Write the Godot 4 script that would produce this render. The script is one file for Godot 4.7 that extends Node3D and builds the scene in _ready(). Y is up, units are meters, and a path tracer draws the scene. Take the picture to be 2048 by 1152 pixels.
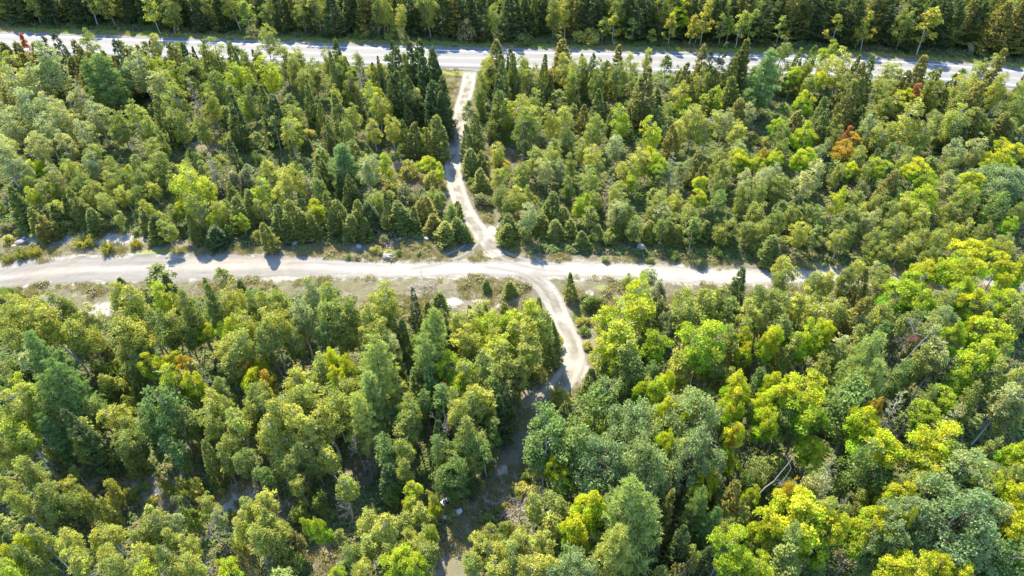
extends Node3D

# An aerial view of a mixed forest: a highway at the top, a gravel road across the middle and a dirt track that crosses it.

const LEAF_GAIN := 1.36
const TREE_TABLE := """
as 44.6 -30.9 12.0 2.5 1 1 2 1
as -33.4 -32.5 6.7 2.0 1 1 0 2
as -29.4 -33.2 7.6 1.6 1 1 1 2
as 30.3 -35.0 11.0 2.6 1 1 2 4
as -84.0 -95.8 7.2 5.4 1 3 0 12
as -81.4 -94.0 7.2 4.1 2 3 0 12
as -69.4 -96.6 5.6 3.8 3 3 0 12
as -85.3 -98.8 8.0 5.0 1 1 1 12
as 69.5 -90.4 7.2 3.8 1 1 0 13
as -23.7 -93.3 5.6 4.5 1 1 0 15
as 28.5 -95.5 6.4 3.1 1 4 0 16
as 37.6 -91.3 7.2 3.6 2 4 0 16
as 40.3 -92.4 7.2 3.6 3 4 0 16
as 43.1 -93.3 7.2 3.5 4 4 0 16
as 47.3 -90.4 8.8 5.1 1 1 1 16
as 5.6 -94.8 5.6 3.9 1 2 0 17
as 7.9 -95.7 6.4 3.3 2 2 0 17
as -87.4 -122.6 10.0 7.6 1 2 2 18
as -71.7 -123.6 10.0 6.5 2 2 2 18
as 54.5 -81.2 6.4 3.6 1 1 0 25
as 23.2 -83.7 5.6 3.3 1 1 0 28
as 2.5 -82.5 4.8 4.0 1 2 0 29
as 15.9 -83.7 5.6 3.7 2 2 0 29
as -45.2 -54.6 8.0 2.8 1 1 1 30
as -54.5 -50.8 11.0 3.4 1 1 2 30
as 42.4 -56.6 10.0 2.8 1 3 2 31
as 48.4 -52.4 12.0 3.4 2 3 2 31
as 49.2 -50.8 11.0 2.8 3 3 2 31
as -38.6 -51.7 7.0 2.4 1 1 0 32
as -24.5 -57.7 9.0 3.0 1 1 1 32
as -14.3 -53.0 10.0 3.0 1 1 2 33
as 39.1 -53.2 10.0 3.0 1 1 2 34
as -53.4 -59.0 9.0 3.0 1 1 1 36
as 51.6 -71.5 5.0 2.3 1 1 0 37
as 58.1 -59.3 10.0 3.2 1 1 2 37
as -36.4 -62.1 9.0 2.4 1 1 1 38
as -26.1 -58.0 12.0 3.6 1 2 2 38
as -25.2 -60.2 12.0 3.2 2 2 2 38
as 19.5 -70.6 4.0 2.7 1 1 0 41
as -80.6 -100.3 7.2 4.7 1 2 0 42
as -76.9 -101.1 7.2 4.3 2 2 0 42
as -81.3 -104.2 9.0 5.2 1 6 1 42
as -84.4 -112.3 9.0 5.0 2 6 1 42
as -78.7 -107.9 9.0 5.3 3 6 1 42
as -80.5 -115.8 9.0 4.6 4 6 1 42
as -73.8 -103.6 9.0 4.3 5 6 1 42
as -74.8 -110.1 9.0 4.9 6 6 1 42
as -87.0 -105.6 10.0 5.6 1 4 2 42
as -92.1 -116.7 10.0 6.5 2 4 2 42
as -85.2 -109.0 10.0 6.6 3 4 2 42
as -88.8 -118.6 10.0 6.1 4 4 2 42
as 53.3 -99.7 7.2 3.2 1 3 0 43
as 75.0 -99.2 7.2 4.2 2 3 0 43
as 78.4 -99.2 7.2 4.4 3 3 0 43
as 63.2 -106.8 8.0 4.2 1 1 1 43
as -68.0 -120.8 9.0 5.2 1 1 1 44
as -17.4 -116.3 9.0 2.8 1 1 1 45
as 38.4 -99.9 7.2 3.4 1 2 0 46
as 43.5 -113.3 7.0 3.5 2 2 0 46
as 37.9 -108.6 8.0 4.5 1 1 1 46
as 17.5 -100.8 5.6 4.3 1 1 0 47
as 53.6 -44.7 12.0 3.2 1 1 2 54
al -41.0 -31.1 6.7 1.8 1 1 0 0
al -48.7 -33.7 10.1 2.0 1 7 1 0
al -43.8 -29.4 10.1 2.4 2 7 1 0
al -42.0 -29.3 9.2 2.3 3 7 1 0
al -40.6 -27.9 9.2 2.6 4 7 1 0
al -37.7 -28.1 9.2 2.3 5 7 1 0
al -39.5 -31.3 7.6 2.4 6 7 1 0
al -33.7 -28.5 9.2 2.6 7 7 1 0
al 39.8 -34.9 11.0 3.3 1 1 1 1
al -30.4 -29.6 8.4 2.1 1 10 1 2
al -29.1 -27.8 9.2 2.3 2 10 1 2
al -30.0 -34.3 7.6 1.9 3 10 1 2
al -26.1 -31.3 8.4 2.1 4 10 1 2
al -25.8 -33.1 8.4 2.1 5 10 1 2
al -24.5 -29.7 9.2 2.6 6 10 1 2
al -24.0 -32.1 8.4 2.4 7 10 1 2
al -24.0 -33.4 9.2 2.7 8 10 1 2
al -22.6 -31.4 7.6 1.8 9 10 1 2
al -17.0 -35.4 8.4 2.4 10 10 1 2
al -9.6 -31.2 7.4 1.8 1 5 0 3
al -9.1 -29.7 7.4 2.4 2 5 0 3
al -9.4 -33.1 7.4 2.3 3 5 0 3
al -8.4 -28.4 6.6 1.7 4 5 0 3
al -7.9 -31.5 7.4 1.8 5 5 0 3
al -13.8 -27.4 8.4 2.0 1 4 1 3
al -13.8 -30.0 7.6 2.7 2 4 1 3
al -13.7 -31.8 8.3 2.4 3 4 1 3
al -12.3 -30.7 9.0 3.1 4 4 1 3
al 21.3 -32.8 8.0 2.0 1 1 1 4
al -3.8 -27.5 8.2 2.3 1 10 1 5
al -3.4 -29.3 8.2 2.2 2 10 1 5
al -1.5 -27.5 8.2 2.7 3 10 1 5
al -1.2 -28.9 8.2 2.4 4 10 1 5
al 0.9 -30.3 9.0 2.3 5 10 1 5
al 1.4 -26.9 10.0 2.6 6 10 1 5
al 2.2 -33.2 9.0 2.4 7 10 1 5
al 2.7 -29.8 9.0 2.4 8 10 1 5
al 3.4 -27.4 11.0 2.9 9 10 1 5
al 3.9 -32.0 9.0 3.2 10 10 1 5
al -99.7 -162.3 8.0 5.3 1 1 1 6
al 100.0 -149.8 6.0 3.4 1 1 0 7
al -3.7 -154.1 6.0 4.6 1 1 0 8
al -26.0 -155.8 8.0 4.0 1 1 1 8
al 12.3 -155.1 9.9 4.8 1 1 1 9
al -64.6 -159.6 9.9 5.5 1 2 1 10
al -44.9 -157.8 11.0 4.9 2 2 1 10
al -71.9 -94.8 5.6 3.7 1 4 0 12
al -63.7 -86.2 4.8 3.5 2 4 0 12
al -65.4 -92.3 5.6 3.3 3 4 0 12
al -62.2 -89.2 4.8 3.0 4 4 0 12
al 66.5 -97.4 7.2 3.6 1 1 0 13
al -58.2 -90.9 4.8 2.6 1 8 0 14
al -54.3 -95.3 6.4 2.9 2 8 0 14
al -52.5 -93.0 6.4 3.1 3 8 0 14
al -41.5 -88.6 5.6 2.0 4 8 0 14
al -40.0 -94.0 6.4 3.9 5 8 0 14
al -36.7 -91.2 7.2 4.2 6 8 0 14
al -35.9 -88.8 6.4 4.0 7 8 0 14
al -33.7 -91.9 6.4 3.0 8 8 0 14
al -21.6 -88.2 4.8 3.0 1 1 0 15
al 17.2 -87.2 6.4 3.9 1 6 0 16
al 19.1 -94.7 6.4 4.1 2 6 0 16
al 21.2 -96.6 6.4 4.2 3 6 0 16
al 23.4 -86.6 6.4 3.1 4 6 0 16
al 25.8 -87.8 5.6 2.6 5 6 0 16
al 28.3 -86.5 5.6 2.6 6 6 0 16
al -1.8 -93.0 5.6 3.7 1 8 0 17
al 1.0 -88.2 5.6 3.4 2 8 0 17
al 1.2 -92.7 5.6 2.7 3 8 0 17
al 3.8 -98.1 6.4 3.8 4 8 0 17
al 6.3 -97.3 6.4 4.0 5 8 0 17
al 12.1 -90.5 6.4 3.8 6 8 0 17
al 13.5 -98.0 7.2 4.2 7 8 0 17
al 14.2 -95.8 6.4 3.5 8 8 0 17
al -104.5 -135.2 8.1 3.9 1 4 1 18
al -98.2 -126.4 9.0 5.4 2 4 1 18
al -94.6 -123.9 8.4 4.4 3 4 1 18
al -87.7 -137.7 10.0 3.9 4 4 1 18
al 64.4 -125.7 10.0 6.3 1 3 1 19
al 72.8 -123.8 10.0 4.4 2 3 1 19
al 91.4 -124.0 11.0 4.8 3 3 1 19
al -73.7 -136.2 10.0 2.9 1 3 1 20
al -52.2 -140.3 10.0 4.5 2 3 1 20
al -43.4 -132.6 9.0 3.3 3 3 1 20
al -33.8 -128.6 9.0 3.3 1 2 1 21
al -31.4 -129.6 9.0 2.8 2 2 1 21
al 24.2 -129.1 9.0 4.0 1 2 1 22
al 27.1 -129.9 10.0 2.8 2 2 1 22
al 4.0 -127.8 7.0 3.2 1 1 0 23
al -4.7 -128.0 9.0 4.9 1 4 1 23
al 2.3 -130.9 8.0 3.0 2 4 1 23
al 10.7 -128.0 9.0 4.9 3 4 1 23
al 13.4 -126.8 9.0 4.7 4 4 1 23
al -71.2 -85.3 4.0 2.9 1 3 0 24
al -61.5 -84.7 3.2 2.0 2 3 0 24
al -57.5 -85.9 4.8 2.7 3 3 0 24
al 48.5 -77.4 4.8 3.1 1 9 0 25
al 53.3 -83.8 6.4 2.9 2 9 0 25
al 57.6 -79.7 7.2 2.8 3 9 0 25
al 60.3 -84.2 7.2 3.8 4 9 0 25
al 57.1 -75.9 6.4 3.6 5 9 0 25
al 62.1 -81.4 7.2 3.4 6 9 0 25
al 61.8 -76.5 6.4 3.5 7 9 0 25
al 66.6 -78.5 7.2 3.1 8 9 0 25
al 71.3 -75.0 6.4 2.5 9 9 0 25
al -55.1 -84.4 3.2 2.2 1 6 0 26
al -52.4 -80.4 3.6 2.9 2 6 0 26
al -47.5 -83.0 6.4 4.2 3 6 0 26
al -45.2 -84.4 6.4 2.9 4 6 0 26
al -41.2 -85.6 4.0 2.4 5 6 0 26
al -39.5 -85.5 5.6 2.9 6 6 0 26
al 24.8 -85.2 5.6 2.5 1 2 0 28
al 42.8 -78.8 5.6 3.7 2 2 0 28
al -50.7 -54.4 11.0 3.0 1 1 1 30
al -59.2 -54.8 13.0 3.4 1 7 2 30
al -59.1 -57.0 12.0 3.1 2 7 2 30
al -56.6 -54.9 12.0 3.3 3 7 2 30
al -56.6 -57.4 13.0 3.7 4 7 2 30
al -54.2 -55.2 13.0 3.9 5 7 2 30
al -52.1 -54.5 12.0 3.3 6 7 2 30
al -44.4 -55.2 13.0 3.9 7 7 2 30
al -41.4 -57.1 11.0 3.1 1 6 1 32
al -33.6 -52.7 11.0 3.6 2 6 1 32
al -33.4 -56.7 11.0 1.8 3 6 1 32
al -28.1 -47.2 9.0 2.1 4 6 1 32
al -23.5 -47.5 11.0 3.3 5 6 1 32
al -22.2 -49.1 11.0 3.2 6 6 1 32
al -30.7 -52.7 12.0 3.3 1 3 2 32
al -31.4 -55.9 12.0 2.7 2 3 2 32
al -28.8 -55.2 13.0 3.8 3 3 2 32
al -18.2 -55.4 9.0 2.9 1 7 1 33
al -6.0 -56.7 11.0 2.9 2 7 1 33
al -5.0 -48.4 11.0 2.9 3 7 1 33
al -4.9 -54.3 11.0 3.3 4 7 1 33
al -4.1 -46.1 11.0 3.2 5 7 1 33
al -4.1 -57.5 11.0 3.1 6 7 1 33
al 0.9 -51.8 11.0 3.7 7 7 1 33
al -2.9 -53.7 12.0 2.5 1 4 2 33
al -0.8 -50.2 12.0 3.8 2 4 2 33
al 1.2 -53.5 12.0 3.4 3 4 2 33
al 3.0 -55.1 12.0 3.5 4 4 2 33
al 18.8 -49.2 10.0 3.2 1 2 1 34
al 19.5 -50.1 11.0 3.3 2 2 1 34
al -61.8 -58.9 12.0 3.0 1 3 2 36
al -47.0 -58.7 13.0 3.6 2 3 2 36
al -44.9 -58.2 13.0 4.0 3 3 2 36
al 46.6 -68.7 8.0 2.6 1 3 1 37
al 45.2 -58.4 11.0 2.7 2 3 1 37
al 62.3 -59.9 11.0 3.0 3 3 1 37
al -34.6 -61.4 11.0 2.9 1 1 1 38
al -40.7 -59.7 12.0 1.6 1 3 2 38
al -29.1 -59.1 12.0 3.4 2 3 2 38
al -22.7 -59.4 13.0 3.1 3 3 2 38
al -16.1 -58.2 12.0 2.6 1 2 2 39
al -15.2 -59.4 13.0 3.6 2 2 2 39
al 21.3 -60.3 11.0 4.3 1 7 1 40
al 29.1 -58.0 11.0 3.4 2 7 1 40
al 36.9 -69.7 8.0 2.6 3 7 1 40
al 35.6 -60.5 11.0 3.5 4 7 1 40
al 40.3 -66.8 8.0 2.7 5 7 1 40
al 37.5 -58.8 11.0 3.6 6 7 1 40
al 42.3 -66.3 8.0 2.7 7 7 1 40
al 24.0 -59.1 12.0 3.9 1 1 2 40
al 16.3 -70.2 4.0 1.9 1 2 0 41
al 17.6 -68.5 5.0 2.4 2 2 0 41
al -66.0 -106.2 9.0 5.7 1 1 1 42
al 71.8 -116.0 7.0 4.0 1 1 0 43
al 64.2 -103.6 8.0 4.3 1 8 1 43
al 71.2 -118.7 9.0 4.7 2 8 1 43
al 69.5 -105.4 9.0 6.3 3 8 1 43
al 70.8 -103.2 8.0 4.7 4 8 1 43
al 78.4 -105.8 9.0 5.7 5 8 1 43
al 85.8 -118.6 10.0 5.4 6 8 1 43
al 91.8 -117.9 10.0 4.0 7 8 1 43
al 94.0 -116.2 10.0 4.2 8 8 1 43
al -60.6 -99.6 7.2 2.8 1 3 0 44
al -56.3 -113.3 7.0 3.5 2 3 0 44
al -49.2 -108.3 7.0 2.9 3 3 0 44
al -63.3 -104.8 9.0 2.9 1 5 1 44
al -61.8 -114.2 10.0 5.2 2 5 1 44
al -55.4 -113.9 9.0 3.5 3 5 1 44
al -38.8 -104.8 8.0 4.8 4 5 1 44
al -40.1 -110.7 8.0 3.8 5 5 1 44
al -24.7 -107.1 7.0 3.3 1 1 0 45
al -33.6 -118.0 8.0 2.6 1 4 1 45
al -28.7 -110.3 8.0 4.3 2 4 1 45
al -24.6 -113.4 8.0 4.6 3 4 1 45
al -21.3 -107.2 8.0 3.8 4 4 1 45
al 22.6 -117.3 5.0 2.6 1 5 0 46
al 24.4 -116.7 5.0 2.1 2 5 0 46
al 29.1 -115.7 6.0 2.8 3 5 0 46
al 29.4 -106.7 7.0 4.0 4 5 0 46
al 32.2 -118.8 7.0 4.3 5 5 0 46
al 32.3 -107.9 9.0 5.1 1 3 1 46
al 34.2 -105.4 9.0 5.0 2 3 1 46
al 38.9 -104.4 8.0 4.3 3 3 1 46
al -2.6 -101.1 5.6 3.4 1 3 0 47
al 12.2 -101.9 5.6 3.2 2 3 0 47
al 13.7 -105.4 7.0 3.7 3 3 0 47
al -1.5 -111.1 9.0 4.5 1 7 1 47
al 1.1 -110.0 10.0 5.1 2 7 1 47
al 3.3 -106.7 10.0 4.8 3 7 1 47
al 4.6 -114.2 9.0 4.1 4 7 1 47
al 6.4 -108.4 9.0 3.4 5 7 1 47
al 9.2 -108.6 9.0 4.7 6 7 1 47
al 15.3 -107.3 8.0 3.6 7 7 1 47
al -46.3 -37.1 5.9 1.9 1 2 0 53
al -47.5 -39.6 4.2 1.3 2 2 0 53
al -49.5 -36.9 10.1 2.6 1 3 1 53
al -51.0 -40.3 10.1 3.0 2 3 1 53
al -44.3 -44.5 8.0 2.9 3 3 1 53
al -52.3 -43.3 13.0 3.5 1 2 2 53
al -51.6 -45.3 12.0 3.3 2 2 2 53
al -21.8 -36.5 6.7 1.8 1 1 0 55
al -32.4 -43.7 10.0 2.9 1 9 1 55
al -32.7 -45.7 10.0 2.8 2 9 1 55
al -31.7 -45.5 9.0 2.1 3 9 1 55
al -29.7 -42.8 10.0 3.1 4 9 1 55
al -25.8 -40.9 8.4 2.6 5 9 1 55
al -25.4 -41.7 11.0 3.1 6 9 1 55
al -23.8 -40.9 8.4 2.8 7 9 1 55
al -20.7 -40.9 9.2 2.5 8 9 1 55
al -19.2 -39.6 8.4 2.6 9 9 1 55
al -24.7 -43.2 12.0 3.2 1 6 2 55
al -23.2 -44.5 12.0 3.1 2 6 2 55
al -22.5 -42.4 12.0 3.6 3 6 2 55
al -22.1 -45.5 12.0 3.9 4 6 2 55
al -19.6 -42.7 12.0 3.5 5 6 2 55
al -19.5 -45.0 12.0 3.6 6 6 2 55
al -7.9 -39.4 7.4 1.7 1 3 0 56
al -6.3 -39.6 7.4 2.0 2 3 0 56
al -4.4 -38.8 7.4 1.9 3 3 0 56
al -11.3 -40.0 9.8 2.4 1 6 1 56
al -11.1 -44.8 11.0 2.3 2 6 1 56
al -6.5 -44.4 11.0 2.3 3 6 1 56
al -6.0 -42.8 11.0 2.7 4 6 1 56
al -4.4 -43.8 11.0 3.1 5 6 1 56
al -2.9 -40.7 9.0 2.0 6 6 1 56
ag -46.4 -33.0 7.6 2.2 1 7 1 0
ag -46.8 -34.9 9.2 2.5 2 7 1 0
ag -45.8 -33.9 7.6 2.5 3 7 1 0
ag -45.2 -35.1 7.6 2.9 4 7 1 0
ag -36.5 -27.1 9.2 2.5 5 7 1 0
ag -36.0 -30.8 8.4 2.1 6 7 1 0
ag -34.9 -31.4 9.2 3.1 7 7 1 0
ag -49.9 -35.0 10.1 2.4 1 2 2 0
ag -43.9 -28.2 10.1 2.6 2 2 2 0
ag 35.3 -34.1 8.0 2.3 1 4 1 1
ag 38.7 -34.5 10.0 2.6 2 4 1 1
ag 40.5 -28.2 9.0 3.3 3 4 1 1
ag 42.0 -28.0 10.0 3.1 4 4 1 1
ag 48.1 -35.1 12.0 3.3 1 2 2 1
ag 49.5 -34.5 11.0 1.9 2 2 2 1
ag -16.8 -31.9 5.0 1.6 1 1 0 2
ag -33.1 -30.8 7.6 2.1 1 5 1 2
ag -31.9 -28.4 9.2 2.3 2 5 1 2
ag -31.2 -27.3 8.4 2.4 3 5 1 2
ag -23.2 -30.1 8.4 2.7 4 5 1 2
ag -14.6 -28.8 8.4 2.0 5 5 1 2
ag -10.3 -33.0 6.6 2.4 1 3 0 3
ag -8.8 -27.8 6.6 1.5 2 3 0 3
ag -8.2 -30.6 5.7 1.5 3 3 0 3
ag -11.5 -29.5 7.4 2.3 1 2 1 3
ag -8.3 -29.4 7.4 2.3 2 2 1 3
ag 17.7 -29.5 7.0 1.9 1 8 1 4
ag 20.5 -35.6 8.0 1.9 2 8 1 4
ag 20.3 -31.2 8.0 1.8 3 8 1 4
ag 20.3 -29.7 10.0 2.0 4 8 1 4
ag 21.8 -31.6 9.0 2.4 5 8 1 4
ag 23.2 -29.1 9.0 1.9 6 8 1 4
ag 31.7 -31.2 8.0 2.6 7 8 1 4
ag 32.3 -31.8 9.0 2.2 8 8 1 4
ag 24.2 -26.4 12.0 3.8 1 1 2 4
ag -2.1 -31.5 6.6 2.5 1 2 0 5
ag -0.4 -32.9 5.7 1.5 2 2 0 5
ag -2.3 -28.5 8.2 2.7 1 4 1 5
ag 0.7 -28.6 9.0 2.7 2 4 1 5
ag 3.9 -33.2 10.0 3.2 3 4 1 5
ag 6.8 -26.5 10.0 2.7 4 4 1 5
ag -114.4 -163.9 9.3 5.9 1 2 1 6
ag -96.1 -163.1 9.9 7.1 2 2 1 6
ag 87.0 -148.7 10.0 4.7 1 1 1 7
ag -29.7 -156.8 10.0 4.9 1 1 1 8
ag -19.0 -155.4 11.0 5.7 1 1 2 8
ag 9.6 -155.1 9.9 4.8 1 2 1 9
ag 24.1 -156.1 9.3 5.1 2 2 1 9
ag -79.2 -159.6 9.9 6.4 1 4 1 10
ag -71.5 -159.9 9.9 6.1 2 4 1 10
ag -56.0 -158.5 9.3 5.2 3 4 1 10
ag -48.7 -157.8 9.3 4.9 4 4 1 10
ag -78.9 -92.7 5.6 2.7 1 13 0 12
ag -75.9 -90.2 5.6 3.8 2 13 0 12
ag -76.0 -93.5 6.4 3.3 3 13 0 12
ag -73.5 -91.2 6.4 3.4 4 13 0 12
ag -74.6 -97.0 5.6 3.6 5 13 0 12
ag -69.9 -91.2 6.4 3.6 6 13 0 12
ag -68.1 -88.5 4.8 2.6 7 13 0 12
ag -66.7 -89.5 5.6 4.0 8 13 0 12
ag -70.6 -98.8 6.4 4.9 9 13 0 12
ag -66.8 -95.3 6.4 2.9 10 13 0 12
ag -64.0 -92.4 6.4 3.3 11 13 0 12
ag -60.5 -89.5 5.6 3.0 12 13 0 12
ag -60.6 -93.0 5.6 3.5 13 13 0 12
ag 54.4 -93.9 6.4 3.3 1 2 0 13
ag 57.7 -86.4 6.4 3.3 2 2 0 13
ag 58.3 -97.7 7.2 4.2 1 3 1 13
ag 58.0 -93.4 7.2 3.3 2 3 1 13
ag 72.3 -95.1 7.2 3.9 3 3 1 13
ag -58.5 -95.1 6.4 5.2 1 4 0 14
ag -55.8 -92.3 5.6 2.7 2 4 0 14
ag -50.2 -96.2 6.4 3.5 3 4 0 14
ag -35.5 -94.6 6.4 2.9 4 4 0 14
ag -11.5 -89.6 4.0 2.8 1 1 0 15
ag 24.3 -93.0 5.6 3.7 1 1 0 16
ag 32.8 -90.1 7.2 3.4 1 6 1 16
ag 34.7 -97.7 7.2 4.0 2 6 1 16
ag 35.4 -94.0 7.2 4.1 3 6 1 16
ag 36.5 -87.2 7.2 3.5 4 6 1 16
ag 39.1 -87.5 7.2 3.1 5 6 1 16
ag 42.9 -90.8 7.2 4.2 6 6 1 16
ag -1.8 -88.8 5.6 3.4 1 7 0 17
ag -0.4 -86.2 5.6 2.9 2 7 0 17
ag 1.9 -94.4 6.4 3.9 3 7 0 17
ag 2.6 -88.5 5.6 3.0 4 7 0 17
ag 8.8 -91.9 5.6 3.0 5 7 0 17
ag 9.9 -97.0 6.4 3.1 6 7 0 17
ag 13.0 -86.8 6.4 3.3 7 7 0 17
ag -67.6 -133.0 9.0 5.1 1 8 1 20
ag -63.2 -123.8 9.0 4.8 2 8 1 20
ag -62.8 -127.0 9.0 4.9 3 8 1 20
ag -53.9 -132.0 8.0 3.8 4 8 1 20
ag -51.7 -133.4 8.0 3.6 5 8 1 20
ag -46.5 -132.3 9.0 4.3 6 8 1 20
ag -43.5 -127.9 9.0 4.7 7 8 1 20
ag -40.3 -124.1 8.0 4.4 8 8 1 20
ag -59.2 -130.8 11.0 6.5 1 1 2 20
ag -39.1 -125.9 9.0 4.9 1 4 1 21
ag -37.6 -131.4 9.0 4.0 2 4 1 21
ag -34.1 -124.3 9.0 4.4 3 4 1 21
ag -31.1 -122.2 8.0 3.6 4 4 1 21
ag 33.6 -129.4 6.0 2.5 1 1 0 22
ag 20.7 -123.0 10.0 4.1 1 4 1 22
ag 23.0 -123.1 8.0 3.2 2 4 1 22
ag 40.2 -123.8 8.0 3.7 3 4 1 22
ag 57.8 -126.5 9.0 3.7 4 4 1 22
ag 54.1 -131.9 11.0 5.0 1 1 2 22
ag -6.0 -123.7 8.0 3.2 1 4 1 23
ag 1.5 -126.0 7.0 3.5 2 4 1 23
ag 12.1 -122.2 9.0 4.3 3 4 1 23
ag 17.7 -126.2 9.0 3.5 4 4 1 23
ag 50.0 -78.6 6.4 3.1 1 10 0 25
ag 51.4 -82.4 6.4 3.4 2 10 0 25
ag 53.2 -77.6 6.4 3.5 3 10 0 25
ag 54.3 -75.3 5.6 3.3 4 10 0 25
ag 60.2 -78.1 6.4 3.3 5 10 0 25
ag 60.9 -74.9 4.8 2.7 6 10 0 25
ag 64.2 -79.0 6.4 3.0 7 10 0 25
ag 68.7 -77.7 6.4 2.8 8 10 0 25
ag 71.1 -79.4 5.6 2.3 9 10 0 25
ag 71.3 -76.2 6.4 3.5 10 10 0 25
ag 57.4 -82.8 7.2 3.6 1 5 1 25
ag 56.6 -78.8 7.2 3.9 2 5 1 25
ag 66.8 -82.6 7.2 3.4 3 5 1 25
ag 69.9 -85.5 8.0 4.4 4 5 1 25
ag 77.7 -83.4 7.2 2.9 5 5 1 25
ag -53.4 -85.0 4.8 2.7 1 1 0 26
ag -31.3 -83.1 4.8 3.3 1 1 0 27
ag 17.3 -83.6 6.4 3.8 1 14 0 28
ag 18.7 -81.2 4.8 3.6 2 14 0 28
ag 22.5 -85.5 6.4 3.7 3 14 0 28
ag 22.8 -80.6 4.8 3.6 4 14 0 28
ag 26.9 -82.7 5.6 4.0 5 14 0 28
ag 27.5 -81.6 4.0 3.4 6 14 0 28
ag 32.6 -80.0 5.6 3.8 7 14 0 28
ag 35.8 -80.4 4.0 3.4 8 14 0 28
ag 38.2 -83.6 6.4 3.8 9 14 0 28
ag 37.7 -80.0 5.6 3.4 10 14 0 28
ag 40.3 -82.4 6.4 3.4 11 14 0 28
ag 43.0 -83.2 6.4 3.3 12 14 0 28
ag 46.0 -83.6 6.4 3.4 13 14 0 28
ag 46.4 -81.8 5.6 3.0 14 14 0 28
ag -48.4 -50.9 6.0 2.2 1 1 0 30
ag -57.9 -49.2 9.0 2.8 1 5 1 30
ag -58.1 -50.7 10.0 2.9 2 5 1 30
ag -47.7 -54.1 7.0 2.1 3 5 1 30
ag -45.1 -52.3 8.0 2.9 4 5 1 30
ag -45.3 -53.2 8.0 2.0 5 5 1 30
ag -58.0 -53.1 12.0 3.4 1 3 2 30
ag -54.7 -57.6 13.0 2.9 2 3 2 30
ag -46.1 -54.7 12.0 3.9 3 3 2 30
ag 40.9 -54.1 11.0 3.3 1 9 2 31
ag 44.5 -57.9 11.0 3.3 2 9 2 31
ag 46.9 -55.5 12.0 3.8 3 9 2 31
ag 46.5 -50.1 11.0 3.3 4 9 2 31
ag 48.6 -54.5 12.0 3.5 5 9 2 31
ag 52.7 -47.1 12.0 3.5 6 9 2 31
ag 55.3 -49.0 12.0 3.3 7 9 2 31
ag 55.4 -46.5 12.0 2.9 8 9 2 31
ag 61.3 -57.1 11.0 3.2 9 9 2 31
ag -40.3 -56.5 9.0 2.6 1 3 1 32
ag -32.0 -47.8 10.0 2.7 2 3 1 32
ag -26.6 -55.6 9.0 2.9 3 3 1 32
ag -42.0 -55.9 12.0 3.5 1 6 2 32
ag -32.1 -50.8 11.0 3.4 2 6 2 32
ag -28.4 -53.3 12.0 3.4 3 6 2 32
ag -21.7 -56.9 13.0 4.0 4 6 2 32
ag -20.5 -55.5 11.0 3.4 5 6 2 32
ag -17.8 -46.6 11.0 3.1 6 6 2 32
ag -12.6 -48.1 8.0 2.6 1 3 1 33
ag -5.2 -53.0 9.0 2.9 2 3 1 33
ag 0.2 -50.0 10.0 2.9 3 3 1 33
ag -17.7 -56.9 11.0 3.5 1 4 2 33
ag -16.3 -55.2 11.0 3.2 2 4 2 33
ag -2.8 -49.6 11.0 3.7 3 4 2 33
ag -1.8 -47.7 11.0 3.5 4 4 2 33
ag 22.8 -51.7 10.0 3.4 1 5 1 34
ag 23.6 -49.7 9.0 2.2 2 5 1 34
ag 24.8 -49.0 9.0 2.5 3 5 1 34
ag 36.1 -50.3 10.0 2.8 4 5 1 34
ag 37.9 -52.2 10.0 3.0 5 5 1 34
ag 21.7 -57.8 11.0 3.4 1 6 2 34
ag 25.7 -54.0 11.0 3.5 2 6 2 34
ag 28.2 -55.2 11.0 3.0 3 6 2 34
ag 30.2 -57.1 11.0 2.5 4 6 2 34
ag 31.7 -55.6 12.0 3.9 5 6 2 34
ag 32.1 -52.1 11.0 3.5 6 6 2 34
ag 12.2 -49.1 9.0 2.9 1 2 1 35
ag 13.7 -49.1 10.0 3.3 2 2 1 35
ag 12.7 -50.4 12.0 4.0 1 1 2 35
ag -63.1 -61.8 10.0 1.8 1 1 1 36
ag 48.5 -66.4 9.0 3.4 1 1 1 37
ag 54.2 -60.0 11.0 4.1 1 1 2 37
ag -39.1 -58.3 9.0 2.8 1 1 1 38
ag -38.8 -58.1 13.0 3.1 1 5 2 38
ag -36.7 -58.4 12.0 2.3 2 5 2 38
ag -32.6 -60.1 11.0 2.5 3 5 2 38
ag -31.4 -59.9 11.0 2.4 4 5 2 38
ag -19.6 -58.0 12.0 2.9 5 5 2 38
ag 31.3 -62.0 10.0 3.2 1 3 1 40
ag 36.6 -67.0 9.0 3.0 2 3 1 40
ag 44.6 -66.1 9.0 2.9 3 3 1 40
ag 26.2 -60.0 11.0 3.5 1 4 2 40
ag 27.3 -58.1 11.0 3.6 2 4 2 40
ag 33.6 -60.8 11.0 3.7 3 4 2 40
ag 39.9 -58.8 11.0 3.6 4 4 2 40
ag -70.2 -107.7 8.0 4.4 1 1 1 42
ag 86.0 -112.1 6.0 3.2 1 2 0 43
ag 86.5 -108.6 6.0 3.4 2 2 0 43
ag 57.2 -104.5 7.0 3.3 1 10 1 43
ag 63.5 -119.7 9.0 4.7 2 10 1 43
ag 69.1 -115.5 7.0 4.2 3 10 1 43
ag 73.2 -106.6 9.0 4.4 4 10 1 43
ag 81.0 -121.6 8.0 3.1 5 10 1 43
ag 79.9 -116.8 9.0 3.5 6 10 1 43
ag 82.8 -116.0 9.0 5.3 7 10 1 43
ag 83.4 -114.1 7.0 5.3 8 10 1 43
ag 88.8 -106.7 7.0 4.2 9 10 1 43
ag 93.0 -113.0 8.0 3.9 10 10 1 43
ag -61.0 -100.0 6.4 4.7 1 1 0 44
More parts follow.
